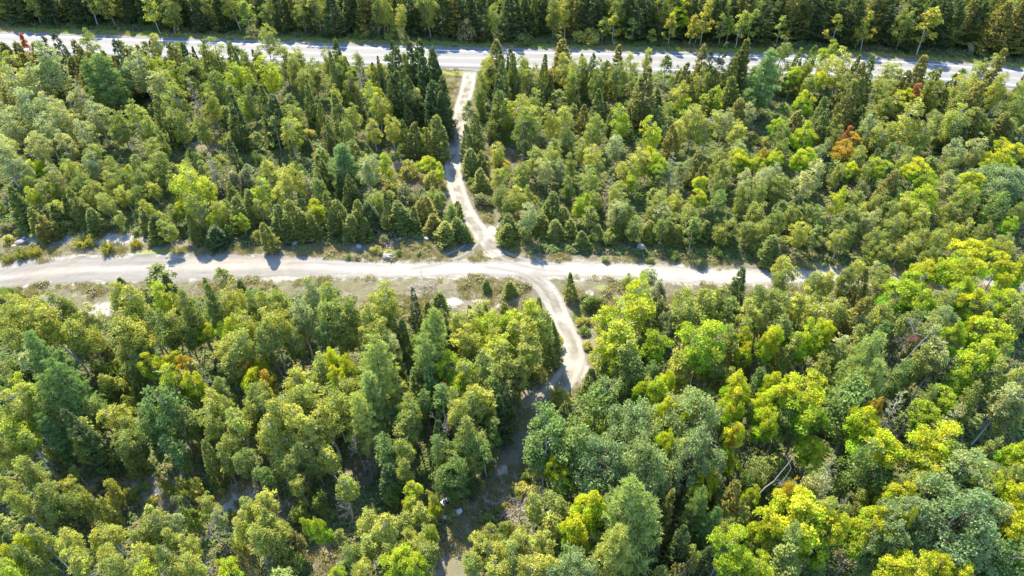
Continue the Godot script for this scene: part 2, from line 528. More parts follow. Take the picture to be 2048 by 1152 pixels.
ag -60.7 -103.3 8.0 3.3 1 5 1 44
ag -59.8 -107.9 9.0 4.9 2 5 1 44
ag -55.6 -107.6 8.0 3.8 3 5 1 44
ag -56.3 -120.4 10.0 5.2 4 5 1 44
ag -49.1 -116.6 9.0 3.7 5 5 1 44
ag -16.1 -105.3 6.0 2.9 1 1 0 45
ag -29.5 -105.0 8.0 3.7 1 1 1 45
ag 36.5 -121.9 9.0 4.1 1 4 1 46
ag 47.0 -103.8 8.0 4.1 2 4 1 46
ag 46.5 -100.1 7.2 3.6 3 4 1 46
ag 57.7 -121.8 8.0 4.1 4 4 1 46
ag -6.2 -119.5 7.0 3.1 1 4 1 47
ag 2.0 -104.5 9.0 4.8 2 4 1 47
ag 9.7 -105.6 7.0 3.5 3 4 1 47
ag 15.8 -121.8 9.0 3.6 4 4 1 47
ag -46.5 -41.3 7.6 2.0 1 6 1 53
ag -45.9 -41.0 7.6 2.6 2 6 1 53
ag -46.1 -43.0 9.0 3.2 3 6 1 53
ag -46.9 -45.9 8.0 2.8 4 6 1 53
ag -41.9 -41.0 8.4 2.8 5 6 1 53
ag -42.5 -43.2 8.0 2.6 6 6 1 53
ag -52.5 -39.9 10.1 2.5 1 3 2 53
ag -48.3 -36.1 10.1 2.8 2 3 2 53
ag -50.4 -43.5 11.0 3.1 3 3 2 53
ag 39.4 -39.0 9.0 2.4 1 1 1 54
ag 44.9 -45.3 11.0 2.8 1 5 2 54
ag 51.1 -45.4 11.0 2.6 2 5 2 54
ag 46.9 -36.1 12.0 2.3 3 5 2 54
ag 48.5 -37.9 12.0 2.3 4 5 2 54
ag 53.9 -43.1 11.0 2.7 5 5 2 54
ag -35.6 -40.4 5.0 1.5 1 1 0 55
ag -35.6 -44.1 10.0 3.4 1 11 1 55
ag -30.7 -39.5 8.4 2.9 2 11 1 55
ag -29.8 -40.7 8.4 2.3 3 11 1 55
ag -28.1 -39.3 8.4 2.6 4 11 1 55
ag -29.3 -44.4 9.0 2.4 5 11 1 55
ag -29.0 -45.7 10.0 2.7 6 11 1 55
ag -27.3 -44.4 10.0 2.8 7 11 1 55
ag -24.8 -39.1 8.4 2.6 8 11 1 55
ag -23.5 -38.3 7.6 2.2 9 11 1 55
ag -22.3 -39.4 8.4 3.0 10 11 1 55
ag -20.8 -39.4 7.6 2.3 11 11 1 55
ag -20.7 -41.4 11.0 3.1 1 1 2 55
ag -11.4 -42.1 10.0 3.0 1 5 1 56
ag -10.6 -38.3 9.0 2.1 2 5 1 56
ag -5.1 -40.7 9.0 2.3 3 5 1 56
ag -2.5 -44.9 8.0 1.7 4 5 1 56
ag -2.0 -43.4 8.0 2.4 5 5 1 56
ag -11.3 -43.3 11.0 2.7 1 2 2 56
ag -4.7 -41.7 11.0 2.9 2 2 2 56
ag 25.1 -43.9 10.0 2.3 1 2 1 57
ag 26.1 -38.0 8.0 3.0 2 2 1 57
ay -45.2 -27.1 10.1 2.3 1 2 1 0
ay -33.6 -27.1 9.2 2.4 2 2 1 0
ay -10.4 -34.4 7.4 1.8 1 3 0 3
ay -9.9 -35.8 7.4 1.8 2 3 0 3
ay -8.1 -31.6 7.4 1.5 3 3 0 3
ay 2.4 -161.0 7.0 2.4 1 1 0 9
ay -77.4 -89.5 4.8 2.8 1 1 0 12
ay 50.8 -86.3 7.2 2.9 1 1 0 13
ay -49.8 -86.8 7.2 5.8 1 3 0 14
ay -48.8 -89.1 7.2 4.0 2 3 0 14
ay -39.0 -88.5 6.4 4.0 3 3 0 14
ay -21.9 -98.1 4.8 3.2 1 3 0 15
ay -20.4 -95.9 4.0 2.3 2 3 0 15
ay -12.0 -96.6 3.2 2.5 3 3 0 15
ay 20.0 -93.3 5.6 3.5 1 1 0 16
ay 63.6 -131.3 10.0 4.3 1 1 1 19
ay -68.8 -124.9 10.0 4.4 1 5 1 20
ay -66.2 -125.3 9.0 3.9 2 5 1 20
ay -53.8 -124.9 9.0 4.9 3 5 1 20
ay -51.7 -123.9 9.0 2.9 4 5 1 20
ay -48.2 -125.9 9.0 5.4 5 5 1 20
ay -45.7 -83.1 4.8 2.9 1 2 0 26
ay -41.8 -83.1 4.0 2.5 2 2 0 26
ay 10.4 -85.9 4.8 2.2 1 1 0 29
ay -53.5 -46.0 12.0 2.6 1 1 2 30
ay -38.1 -46.4 12.0 3.2 1 1 2 32
ay -2.2 -55.9 12.0 3.5 1 5 2 33
ay -1.8 -51.9 12.0 3.8 2 5 2 33
ay -1.0 -54.5 12.0 3.3 3 5 2 33
ay 0.9 -56.5 12.0 3.1 4 5 2 33
ay 2.3 -57.2 12.0 3.2 5 5 2 33
ay 10.1 -53.0 11.0 3.4 1 3 1 35
ay 10.9 -56.3 11.0 3.7 2 3 1 35
ay 11.5 -50.9 11.0 3.5 3 3 1 35
ay 12.6 -52.4 13.0 4.8 1 2 2 35
ay 13.3 -56.6 12.0 4.6 2 2 2 35
ay -43.5 -59.4 13.0 2.8 1 1 2 36
ay 62.0 -66.7 9.0 3.4 1 1 1 37
ay 15.9 -61.6 11.0 4.2 1 2 1 41
ay 16.3 -59.2 11.0 3.9 2 2 1 41
ay -50.3 -115.1 7.0 3.0 1 1 0 44
ay -26.1 -116.0 9.0 4.9 1 1 1 45
ay 37.3 -116.9 7.0 4.5 1 1 0 46
ay 19.0 -107.7 8.0 4.9 1 2 1 46
ay 24.1 -104.9 9.0 4.8 2 2 1 46
ay -51.6 -41.6 12.0 3.5 1 1 2 53
co 21.7 -34.3 11.0 2.5 1 1 2 4
co 14.6 -32.4 12.0 2.5 1 1 2 5
co -122.6 -167.2 10.4 5.9 1 2 2 6
co -107.4 -166.6 10.4 5.0 2 2 2 6
co 81.5 -154.3 11.0 6.1 1 4 2 7
co 101.3 -151.4 11.0 5.5 2 4 2 7
co 107.0 -148.1 11.5 7.1 3 4 2 7
co 110.6 -147.8 11.5 7.0 4 4 2 7
co -34.3 -158.8 9.9 5.1 1 2 2 8
co -13.1 -156.9 10.4 5.1 2 2 2 8
co 14.0 -156.5 9.9 4.5 1 1 2 9
co -51.7 -160.9 10.4 5.4 1 1 2 10
co 53.0 -155.8 11.0 6.2 1 3 2 11
co 63.9 -155.5 10.4 5.3 2 3 2 11
co 66.9 -155.8 10.4 5.1 3 3 2 11
co 59.4 -88.9 8.8 3.8 1 1 1 13
co -13.9 -86.9 4.8 3.4 1 1 0 15
co 30.6 -97.0 7.2 3.4 1 2 1 16
co 31.4 -94.2 6.4 2.7 2 2 1 16
co -97.6 -125.6 9.0 4.3 1 9 1 18
co -96.6 -128.9 9.0 4.1 2 9 1 18
co -96.7 -132.8 9.0 3.9 3 9 1 18
co -93.3 -127.7 8.0 3.8 4 9 1 18
co -86.3 -126.2 9.0 4.1 5 9 1 18
co -82.6 -123.5 9.0 3.7 6 9 1 18
co -80.7 -126.2 9.0 3.5 7 9 1 18
co -80.9 -130.0 9.0 3.6 8 9 1 18
co -78.0 -127.2 9.0 3.6 9 9 1 18
co -101.0 -131.2 10.0 4.9 1 6 2 18
co -99.6 -131.8 10.0 4.7 2 6 2 18
co -85.7 -129.5 11.0 3.9 3 6 2 18
co -82.7 -127.8 10.0 3.8 4 6 2 18
co -75.4 -127.8 10.0 3.6 5 6 2 18
co -73.3 -128.4 11.0 3.6 6 6 2 18
co -69.6 -127.8 9.0 3.3 1 2 1 20
co -67.7 -127.2 9.0 3.3 2 2 1 20
co -71.2 -127.8 10.0 3.6 1 2 2 20
co -66.2 -129.0 11.0 3.9 2 2 2 20
co 34.1 -124.6 9.0 3.5 1 1 1 22
co 21.0 -127.6 11.0 3.8 1 3 2 22
co 37.1 -125.4 12.0 4.3 2 3 2 22
co 44.4 -124.4 14.0 5.0 3 3 2 22
co -3.4 -129.5 11.0 5.2 1 2 2 23
co 10.8 -132.9 10.0 5.0 2 2 2 23
co -72.9 -82.3 3.2 2.3 1 3 0 24
co -71.8 -82.7 4.8 2.5 2 3 0 24
co -71.5 -82.5 2.8 2.0 3 3 0 24
co -12.1 -83.8 4.0 3.1 1 1 0 27
co 41.6 -57.5 12.0 4.4 1 1 2 34
co 46.5 -65.2 9.0 2.9 1 1 1 37
co -11.2 -62.9 6.0 2.5 1 2 1 39
co -8.6 -59.7 7.0 2.9 2 2 1 39
co -93.8 -116.5 8.0 3.4 1 2 1 42
co -88.7 -109.2 8.0 4.1 2 2 1 42
co 65.7 -107.1 7.0 4.1 1 4 1 43
co 82.8 -109.6 8.0 4.4 2 4 1 43
co 87.2 -107.5 8.0 3.4 3 4 1 43
co 87.9 -107.1 7.0 3.9 4 4 1 43
co 62.5 -115.5 10.0 3.8 1 6 2 43
co 66.2 -120.4 11.0 3.7 2 6 2 43
co 73.7 -119.0 10.0 3.7 3 6 2 43
co 76.5 -120.4 12.0 4.9 4 6 2 43
co 84.2 -113.6 11.0 4.7 5 6 2 43
co 91.9 -121.3 13.0 4.4 6 6 2 43
co -18.7 -111.9 7.0 2.8 1 3 1 45
co -17.4 -105.4 7.0 3.4 2 3 1 45
co -14.5 -104.6 7.0 2.2 3 3 1 45
co 28.3 -105.4 7.0 2.9 1 3 1 46
co 41.2 -112.8 8.0 4.0 2 3 1 46
co 51.9 -110.1 7.0 4.4 3 3 1 46
co 24.3 -116.4 12.0 6.2 1 1 2 46
co 13.1 -113.7 6.0 2.8 1 1 1 47
co -22.2 -37.2 5.9 1.5 1 1 1 55
cd 18.1 -29.0 8.0 2.0 1 1 1 4
cd 15.9 -29.2 10.0 2.4 1 1 2 4
cd 12.8 -29.0 9.0 2.2 1 1 1 5
cd 13.5 -30.0 10.0 2.3 1 1 2 5
cd -119.5 -165.2 11.0 5.3 1 9 2 6
cd -116.6 -165.4 11.0 5.3 2 9 2 6
cd -110.7 -164.1 11.0 5.6 3 9 2 6
cd -105.2 -165.2 11.0 5.6 4 9 2 6
cd -102.4 -164.0 10.4 5.3 5 9 2 6
cd -99.5 -165.4 11.0 5.3 6 9 2 6
cd -91.8 -165.6 10.4 5.3 7 9 2 6
cd -87.3 -163.6 9.9 4.9 8 9 2 6
cd -82.7 -161.8 10.4 4.6 9 9 2 6
cd 83.7 -153.1 9.9 4.7 1 8 2 7
cd 87.5 -150.7 11.0 5.0 2 8 2 7
cd 89.1 -149.7 10.4 5.0 3 8 2 7
cd 93.1 -151.9 10.4 4.7 4 8 2 7
cd 95.8 -151.2 10.4 5.0 5 8 2 7
cd 98.5 -151.4 10.4 4.4 6 8 2 7
cd 103.4 -151.1 10.4 5.2 7 8 2 7
cd 114.4 -147.4 11.0 5.4 8 8 2 7
cd -23.2 -158.9 8.0 4.9 1 1 1 8
cd -37.9 -159.5 10.4 4.9 1 7 2 8
cd -35.9 -160.4 11.0 4.3 2 7 2 8
cd -21.0 -157.4 9.9 4.5 3 7 2 8
cd -16.0 -156.8 11.0 5.1 4 7 2 8
cd -10.4 -157.1 11.0 4.8 5 7 2 8
cd -7.5 -155.0 11.0 5.4 6 7 2 8
cd -1.1 -155.2 10.4 5.1 7 7 2 8
cd 3.2 -156.8 9.3 5.4 1 2 1 9
cd 37.5 -155.7 9.3 4.5 2 2 1 9
cd 0.6 -158.2 10.4 4.3 1 8 2 9
cd 6.1 -158.5 10.4 4.8 2 8 2 9
cd 17.6 -156.5 10.4 4.5 3 8 2 9
cd 20.6 -159.7 11.0 4.3 4 8 2 9
cd 26.9 -156.6 9.9 4.3 5 8 2 9
cd 29.1 -154.8 10.4 5.4 6 8 2 9
cd 31.3 -156.1 10.4 4.5 7 8 2 9
cd 33.4 -155.9 11.0 5.3 8 8 2 9
cd -73.2 -160.1 9.3 4.4 1 1 1 10
cd -76.0 -163.4 11.0 4.9 1 6 2 10
cd -68.1 -160.1 10.4 4.9 2 6 2 10
cd -59.2 -162.6 11.0 4.6 3 6 2 10
cd -53.8 -159.3 10.4 4.3 4 6 2 10
cd -46.6 -159.1 9.9 4.6 5 6 2 10
cd -41.5 -157.2 10.4 5.4 6 6 2 10
cd 65.7 -155.7 9.3 4.2 1 1 1 11
cd 40.5 -155.9 10.4 4.8 1 10 2 11
cd 43.3 -155.4 9.9 4.5 2 10 2 11
cd 46.5 -153.9 10.4 5.1 3 10 2 11
cd 49.9 -155.9 9.9 4.5 4 10 2 11
cd 56.7 -153.1 10.4 5.3 5 10 2 11
cd 61.0 -155.8 10.4 4.5 6 10 2 11
cd 68.3 -156.4 10.4 5.1 7 10 2 11
cd 71.0 -154.5 11.0 5.3 8 10 2 11
cd 73.7 -153.1 10.4 4.7 9 10 2 11
cd 76.0 -151.9 11.5 6.1 10 10 2 11
cd -69.8 -86.1 5.6 2.6 1 1 1 12
cd -64.3 -128.4 11.0 3.3 1 1 2 20
cd -23.2 -122.6 14.0 3.0 1 2 2 21
cd -19.8 -122.3 14.0 3.7 2 2 2 21
cd 43.3 -124.6 12.0 4.3 1 1 2 22
cd 0.2 -126.2 11.0 2.8 1 1 2 23
cd -71.5 -85.6 4.8 2.8 1 1 0 24
cd -54.6 -82.7 4.8 2.9 1 2 0 26
cd -45.4 -81.0 4.0 3.5 2 2 0 26
cd -22.0 -84.5 5.6 3.0 1 1 1 27
cd 30.5 -83.6 5.6 2.7 1 2 1 28
cd 33.1 -81.7 5.6 2.9 2 2 1 28
cd -0.9 -46.7 9.0 2.7 1 1 1 33
cd 79.2 -106.6 7.0 4.1 1 1 1 43
cd -49.1 -107.7 11.0 3.9 1 2 2 44
cd -42.9 -110.0 10.0 4.4 2 2 2 44
cd -22.3 -115.5 11.0 3.6 1 11 2 45
cd -21.3 -120.7 14.0 3.7 2 11 2 45
cd -20.2 -115.4 12.0 4.3 3 11 2 45
cd -17.9 -113.5 12.0 4.0 4 11 2 45
cd -17.6 -121.1 15.0 4.0 5 11 2 45
cd -16.2 -117.3 13.0 3.9 6 11 2 45
cd -15.0 -119.5 15.0 4.2 7 11 2 45
cd -14.5 -113.6 11.0 4.7 8 11 2 45
cd -13.8 -117.8 13.0 3.9 9 11 2 45
cd -12.9 -110.9 10.0 3.7 10 11 2 45
cd -13.0 -113.5 12.0 4.2 11 11 2 45
cd -2.0 -115.5 11.0 3.6 1 1 2 47
cd -45.0 -41.5 12.0 3.1 1 1 2 53
cd -12.7 -37.5 8.2 2.9 1 5 1 56
cd -12.7 -43.6 9.0 2.4 2 5 1 56
cd -8.2 -42.8 9.0 2.4 3 5 1 56
cd -4.7 -38.3 5.7 1.7 4 5 1 56
cd -1.3 -45.5 9.0 2.8 5 5 1 56
cg 15.9 -35.3 10.0 1.7 1 1 2 4
cg 14.8 -32.7 9.0 2.1 1 2 1 5
cg 14.0 -27.1 8.0 2.5 2 2 1 5
cg 12.5 -35.2 10.0 1.9 1 2 2 5
cg 13.2 -33.2 10.0 1.9 2 2 2 5
cg -77.8 -86.2 7.2 3.4 1 3 1 12
cg -76.7 -86.3 6.4 3.0 2 3 1 12
cg -68.0 -86.2 7.2 3.0 3 3 1 12
cg -50.3 -92.7 7.2 2.7 1 3 1 14
cg -45.4 -90.1 5.6 2.5 2 3 1 14
cg -41.4 -86.6 6.4 3.2 3 3 1 14
cg -8.8 -87.0 4.0 1.8 1 1 0 15
cg -31.4 -91.7 6.4 2.1 1 2 1 15
cg -31.9 -96.0 6.4 2.8 2 2 1 15
cg -5.2 -95.2 4.8 3.2 1 1 0 17
cg 66.1 -124.1 11.0 2.8 1 2 2 19
cg 68.8 -123.5 11.0 3.3 2 2 2 19
cg -59.9 -127.8 12.0 3.6 1 2 2 20
cg -55.4 -129.5 11.0 3.6 2 2 2 20
cg -28.2 -130.8 6.0 1.8 1 3 1 21
cg -26.3 -122.9 6.0 2.0 2 3 1 21
cg -26.8 -129.7 6.0 1.8 3 3 1 21
cg -34.7 -125.7 11.0 2.8 1 3 2 21
cg -33.8 -126.7 10.0 2.5 2 3 2 21
cg -32.3 -126.2 10.0 2.3 3 3 2 21
cg 56.2 -127.8 10.0 3.3 1 2 2 22
cg 59.3 -130.1 10.0 2.8 2 2 2 22
cg 13.7 -128.3 9.0 2.1 1 2 1 23
cg 17.8 -125.1 9.0 2.5 2 2 1 23
cg -0.2 -124.6 11.0 2.8 1 3 2 23
cg 5.8 -126.2 10.0 3.0 2 3 2 23
cg 15.2 -126.7 10.0 2.8 3 3 2 23
cg -74.2 -84.0 4.8 2.9 1 4 0 24
cg -67.4 -85.2 4.8 2.6 2 4 0 24
cg -65.5 -84.0 4.8 2.9 3 4 0 24
cg -57.4 -84.0 4.8 2.4 4 4 0 24
cg -55.0 -81.9 4.0 2.9 1 2 0 26
cg -34.8 -82.5 4.0 2.9 2 2 0 26
cg -48.9 -81.7 5.6 2.1 1 6 1 26
cg -42.6 -84.7 6.4 3.4 2 6 1 26
cg -36.8 -79.9 5.6 2.5 3 6 1 26
cg -36.2 -83.6 5.6 2.9 4 6 1 26
cg -33.7 -83.3 7.2 3.3 5 6 1 26
cg -32.6 -82.9 5.6 2.9 6 6 1 26
cg -30.7 -82.7 4.8 2.7 1 9 0 27
cg -27.7 -83.4 4.8 2.5 2 9 0 27
cg -24.9 -82.7 4.8 2.9 3 9 0 27
cg -22.9 -82.5 4.0 2.5 4 9 0 27
cg -17.2 -84.6 4.8 3.2 5 9 0 27
cg -15.6 -84.6 4.8 2.2 6 9 0 27
cg -10.4 -81.6 4.0 3.5 7 9 0 27
cg -8.6 -82.8 4.0 3.1 8 9 0 27
cg -7.5 -82.3 3.2 2.3 9 9 0 27
cg -28.3 -84.6 7.2 2.6 1 4 1 27
cg -26.9 -84.4 6.4 3.0 2 4 1 27
cg -24.0 -84.1 6.4 3.1 3 4 1 27
cg -17.5 -85.1 5.6 3.8 4 4 1 27
cg 21.2 -81.9 4.0 2.7 1 3 0 28
cg 25.2 -81.3 4.0 2.5 2 3 0 28
cg 29.7 -81.9 4.0 2.9 3 3 0 28
cg 38.4 -76.4 5.6 3.2 1 1 1 28
cg -0.9 -81.3 4.0 2.9 1 9 0 29
cg -0.7 -82.7 4.8 2.9 2 9 0 29
cg 4.8 -83.8 4.0 2.9 3 9 0 29
cg 6.7 -82.5 4.0 2.7 4 9 0 29
cg 8.1 -84.6 4.8 2.6 5 9 0 29
cg 8.8 -82.5 4.0 2.7 6 9 0 29
cg 10.8 -80.5 3.2 2.5 7 9 0 29
cg 13.2 -81.8 3.6 2.5 8 9 0 29
cg 15.8 -82.0 4.4 2.9 9 9 0 29
cg 6.4 -86.0 6.4 3.4 1 1 1 29
cg -36.0 -57.6 13.0 2.4 1 1 2 32
cg -11.3 -49.1 9.0 2.9 1 2 1 33
cg 5.1 -57.4 8.0 2.9 2 2 1 33
cg -14.5 -52.1 11.0 3.0 1 1 2 33
cg 9.4 -51.2 6.0 2.3 1 3 1 35
cg 11.1 -50.8 7.0 2.7 2 3 1 35
cg 17.0 -57.4 8.0 2.4 3 3 1 35
cg -64.4 -63.7 7.0 2.0 1 1 1 36
cg -3.7 -70.9 2.2 1.4 1 2 0 39
cg -0.3 -69.9 3.0 2.1 2 2 0 39
cg -15.1 -58.4 9.0 3.0 1 8 1 39
cg -14.1 -58.4 7.0 2.3 2 8 1 39
cg -10.0 -64.3 6.0 3.4 3 8 1 39
cg -8.2 -59.1 6.0 2.3 4 8 1 39
cg -5.2 -61.0 7.0 1.5 5 8 1 39
cg -3.5 -62.1 7.0 1.7 6 8 1 39
cg -1.2 -61.4 7.0 1.7 7 8 1 39
cg 3.5 -64.1 5.0 1.5 8 8 1 39
cg 8.4 -69.1 5.1 1.9 1 1 1 41
cg 56.0 -110.9 9.0 4.0 1 2 1 43
cg 56.9 -106.6 8.0 3.9 2 2 1 43
cg 79.9 -120.0 10.0 2.9 1 1 2 43
cg -38.4 -117.0 9.0 2.6 1 1 1 44
cg -62.9 -109.5 10.0 3.9 1 2 2 44
cg -44.3 -111.3 11.0 3.5 2 2 2 44
cg -35.9 -113.7 7.0 2.1 1 4 1 45
cg -24.5 -117.5 7.0 3.6 2 4 1 45
cg -19.3 -107.1 7.0 2.3 3 4 1 45
cg -13.0 -104.4 9.0 3.8 4 4 1 45
cg -30.8 -110.0 10.0 3.9 1 1 2 45
cg 37.0 -115.6 8.0 4.3 1 3 1 46
cg 41.5 -118.0 9.0 4.4 2 3 1 46
cg 54.5 -107.5 8.0 3.4 3 3 1 46
cg 41.3 -122.0 11.0 4.0 1 1 2 46
cg -5.5 -100.0 4.8 2.8 1 1 0 47
cg -7.8 -104.6 7.0 2.7 1 4 1 47
cg -7.0 -99.9 5.6 3.3 2 4 1 47
cg -6.7 -106.6 8.0 2.9 3 4 1 47
cg 16.4 -118.0 7.0 3.1 4 4 1 47
cg -2.8 -111.8 10.0 4.0 1 2 2 47
cg -1.3 -119.4 12.0 3.2 2 2 2 47
cg -41.7 -41.0 7.6 2.0 1 1 1 53
cg 46.1 -42.0 9.0 2.8 1 1 1 54
cg -32.6 -40.1 8.4 2.0 1 1 1 55
sd -91.3 -128.5 12.0 3.9 1 2 1 18
sd -89.7 -130.7 12.0 4.4 2 2 1 18
sd -76.0 -125.9 13.0 4.3 1 1 2 18
sd 84.4 -123.4 6.0 1.7 1 1 1 19
sd -26.3 -128.0 5.0 1.8 1 2 0 21
sd -24.9 -125.3 5.0 1.5 2 2 0 21
sd 38.8 -125.7 11.0 2.8 1 1 1 22
sd 39.9 -125.1 13.0 3.3 1 1 2 22
sd -26.1 -52.0 8.0 2.1 1 1 1 32
sd -12.9 -63.9 7.0 1.9 1 1 1 39
pb 29.1 -28.1 9.0 2.3 1 1 0 4
pb 18.0 -32.9 12.0 2.8 1 2 1 4
pb 19.1 -31.3 12.0 2.4 2 2 1 4
pb -28.2 -96.4 8.8 5.8 1 1 0 15
pb -56.8 -50.8 9.0 2.9 1 1 0 30
pb -53.1 -50.8 13.0 4.7 1 1 1 30
pb -48.8 -46.6 14.0 4.5 1 1 2 30
pb -78.4 -119.6 12.0 5.6 1 2 1 42
pb -75.4 -120.3 13.0 7.7 2 2 1 42
pb 47.2 -120.1 14.0 7.6 1 1 2 46
pb -49.5 -42.0 10.1 2.6 1 2 1 53
pb -49.2 -44.5 13.0 4.0 2 2 1 53
pg 24.7 -28.9 13.0 4.2 1 2 1 4
pg 28.0 -30.3 13.0 3.9 2 2 1 4
pg 9.3 -27.9 14.0 4.7 1 3 2 5
pg 9.9 -30.6 17.0 5.8 2 3 2 5
pg 10.8 -29.4 16.0 5.3 3 3 2 5
pg -9.6 -85.1 4.8 2.7 1 1 0 27
pg 38.3 -47.7 16.0 5.7 1 2 2 31
pg 38.7 -46.0 14.0 4.9 2 2 2 31
pg -9.6 -50.6 13.0 4.7 1 1 1 33
pg -15.1 -47.8 15.0 5.4 1 2 2 33
pg -10.0 -53.0 15.0 5.1 2 2 2 33
pg -15.9 -43.1 12.0 4.4 1 2 1 56
pg -15.8 -45.3 13.0 4.9 2 2 1 56
my -46.3 -28.3 10.1 2.1 1 2 1 0
my -45.4 -29.7 10.1 1.9 2 2 1 0
my 37.0 -34.2 8.0 2.3 1 1 0 1
my 33.4 -30.6 11.0 2.7 1 9 1 1
my 34.7 -29.8 10.0 2.5 2 9 1 1
my 34.5 -26.3 11.0 2.9 3 9 1 1
my 38.3 -33.1 11.0 2.9 4 9 1 1
my 35.9 -26.1 12.0 3.5 5 9 1 1
my 37.5 -26.4 12.0 2.4 6 9 1 1
my 39.4 -26.4 11.0 2.4 7 9 1 1
my 46.1 -29.7 12.0 2.6 8 9 1 1
my 46.8 -31.1 12.0 2.7 9 9 1 1
my 36.0 -30.0 13.0 1.1 1 3 2 1
my 46.1 -33.7 13.0 2.9 2 3 2 1
my 46.6 -32.1 13.0 3.0 3 3 2 1
my -7.8 -34.8 4.9 1.4 1 1 0 3
my 19.1 -35.6 10.0 2.1 1 3 1 4
my 23.3 -34.3 9.0 1.5 2 3 1 4
my 22.8 -30.0 11.0 1.9 3 3 1 4
my 24.2 -29.3 13.0 2.9 1 4 2 4
my 25.4 -31.0 14.0 3.6 2 4 2 4
my 26.5 -30.3 14.0 5.4 3 4 2 4
my 28.8 -30.0 13.0 2.6 4 4 2 4
my 5.5 -30.0 11.0 2.1 1 3 1 5
my 6.0 -30.5 12.0 2.4 2 3 1 5
my 6.2 -29.1 10.0 2.4 3 3 1 5
my 7.0 -31.4 13.0 3.1 1 2 2 5
my 8.4 -32.1 13.0 1.5 2 2 2 5
my 38.0 -155.4 9.3 4.8 1 1 1 9
my -81.2 -97.9 4.8 3.2 1 3 0 12
my -71.4 -87.0 4.0 1.4 2 3 0 12
my -64.0 -96.3 4.8 2.7 3 3 0 12
my 55.8 -94.6 6.4 2.3 1 2 0 13
my 80.8 -96.0 8.0 4.2 2 2 0 13
my 64.8 -91.7 8.8 4.2 1 2 1 13
my 71.9 -88.7 8.8 3.8 2 2 1 13
my -52.2 -86.0 4.8 2.0 1 1 0 14
my 22.8 -97.7 7.2 2.7 1 6 0 16
my 29.8 -89.5 7.2 2.6 2 6 0 16
my 38.3 -97.3 7.2 3.8 3 6 0 16
my 41.1 -97.1 6.4 2.7 4 6 0 16
my 43.6 -97.3 7.2 2.7 5 6 0 16
my 47.5 -96.2 7.2 2.5 6 6 0 16
my 59.8 -124.0 8.0 2.9 1 1 0 22
my -30.8 -85.4 5.6 3.3 1 1 0 27
my 29.3 -85.8 7.2 2.7 1 1 0 28
my -42.2 -51.7 9.0 2.7 1 1 1 30
my 55.3 -55.8 12.0 2.4 1 1 1 31
my -40.9 -52.0 8.0 2.4 1 3 0 32
my -38.0 -57.4 8.0 2.4 2 3 0 32
my -29.8 -51.4 8.0 1.9 3 3 0 32
my -35.8 -47.4 11.0 2.4 1 5 1 32
my -30.1 -49.1 9.0 2.5 2 5 1 32
my -20.8 -49.9 11.0 2.2 3 5 1 32
my -19.2 -48.3 11.0 2.0 4 5 1 32
my -18.6 -49.7 11.0 2.0 5 5 1 32
my 17.6 -47.4 11.0 1.8 1 7 1 34
my 27.3 -52.8 10.0 2.1 2 7 1 34
my 27.8 -53.9 11.0 1.6 3 7 1 34
my 29.0 -52.4 12.0 2.4 4 7 1 34
my 30.6 -53.6 12.0 2.5 5 7 1 34
my 29.1 -47.1 12.0 2.4 6 7 1 34
my 37.1 -54.6 12.0 2.1 7 7 1 34
my 56.3 -69.0 8.0 3.4 1 1 0 37
my 58.3 -67.7 9.0 2.5 1 8 1 37
my 58.7 -65.8 12.0 4.3 2 8 1 37
my 63.2 -70.7 9.6 4.3 3 8 1 37
my 58.1 -59.9 11.0 3.2 4 8 1 37
my 65.2 -71.4 9.6 2.3 5 8 1 37
my 64.7 -66.7 11.0 3.0 6 8 1 37
my 63.9 -64.4 10.0 2.1 7 8 1 37
my 66.5 -66.2 11.0 2.8 8 8 1 37
my 73.5 -117.1 8.0 3.3 1 3 0 43
my 84.9 -103.1 6.0 2.4 2 3 0 43
my 84.8 -99.3 7.2 3.4 3 3 0 43
my -15.7 -107.7 5.0 1.6 1 2 0 45
my -14.7 -99.5 2.4 3.2 2 2 0 45
my 36.9 -39.1 12.0 4.2 1 2 1 54
my 37.7 -38.2 11.0 2.0 2 2 1 54
my 37.2 -41.3 13.0 3.0 1 3 2 54
my 41.7 -37.8 13.0 2.9 2 3 2 54
my 43.1 -38.1 14.0 4.3 3 3 2 54
my 22.5 -38.6 8.0 2.0 1 1 0 57
my 16.8 -38.5 12.0 1.8 1 4 1 57
my 23.5 -44.7 12.0 3.1 2 4 1 57
my 26.5 -43.6 12.0 2.0 3 4 1 57
my 26.2 -41.8 12.0 2.3 4 4 1 57
my 16.0 -38.8 13.0 1.9 1 6 2 57
my 17.6 -42.1 13.0 1.7 2 6 2 57
my 22.0 -38.7 13.0 2.0 3 6 2 57
my 24.5 -45.3 13.0 2.5 4 6 2 57
my 29.3 -44.2 13.0 3.4 5 6 2 57
my 30.8 -45.1 14.0 4.5 6 6 2 57
my 4.2 -37.3 11.0 1.4 1 2 1 58
my 5.2 -36.3 10.0 2.2 2 2 1 58
my 16.2 -41.6 13.0 2.2 1 1 2 58
ml 34.5 -28.8 6.0 1.4 1 1 0 1
ml 32.8 -29.6 9.0 2.5 1 3 1 1
ml 34.8 -31.1 11.0 2.7 2 3 1 1
ml 46.6 -28.7 11.0 1.6 3 3 1 1
ml -26.7 -27.9 6.7 2.2 1 5 0 2
ml -19.5 -31.8 8.4 1.2 2 5 0 2
ml -18.5 -31.7 8.4 1.2 3 5 0 2
ml -18.6 -31.2 6.7 1.8 4 5 0 2
ml -16.7 -28.3 5.0 1.6 5 5 0 2
ml -10.9 -27.6 8.2 2.6 1 3 0 3
ml -10.1 -28.5 8.2 2.7 2 3 0 3
ml -9.1 -27.8 8.2 2.2 3 3 0 3
ml 18.7 -34.6 9.0 2.4 1 2 1 4
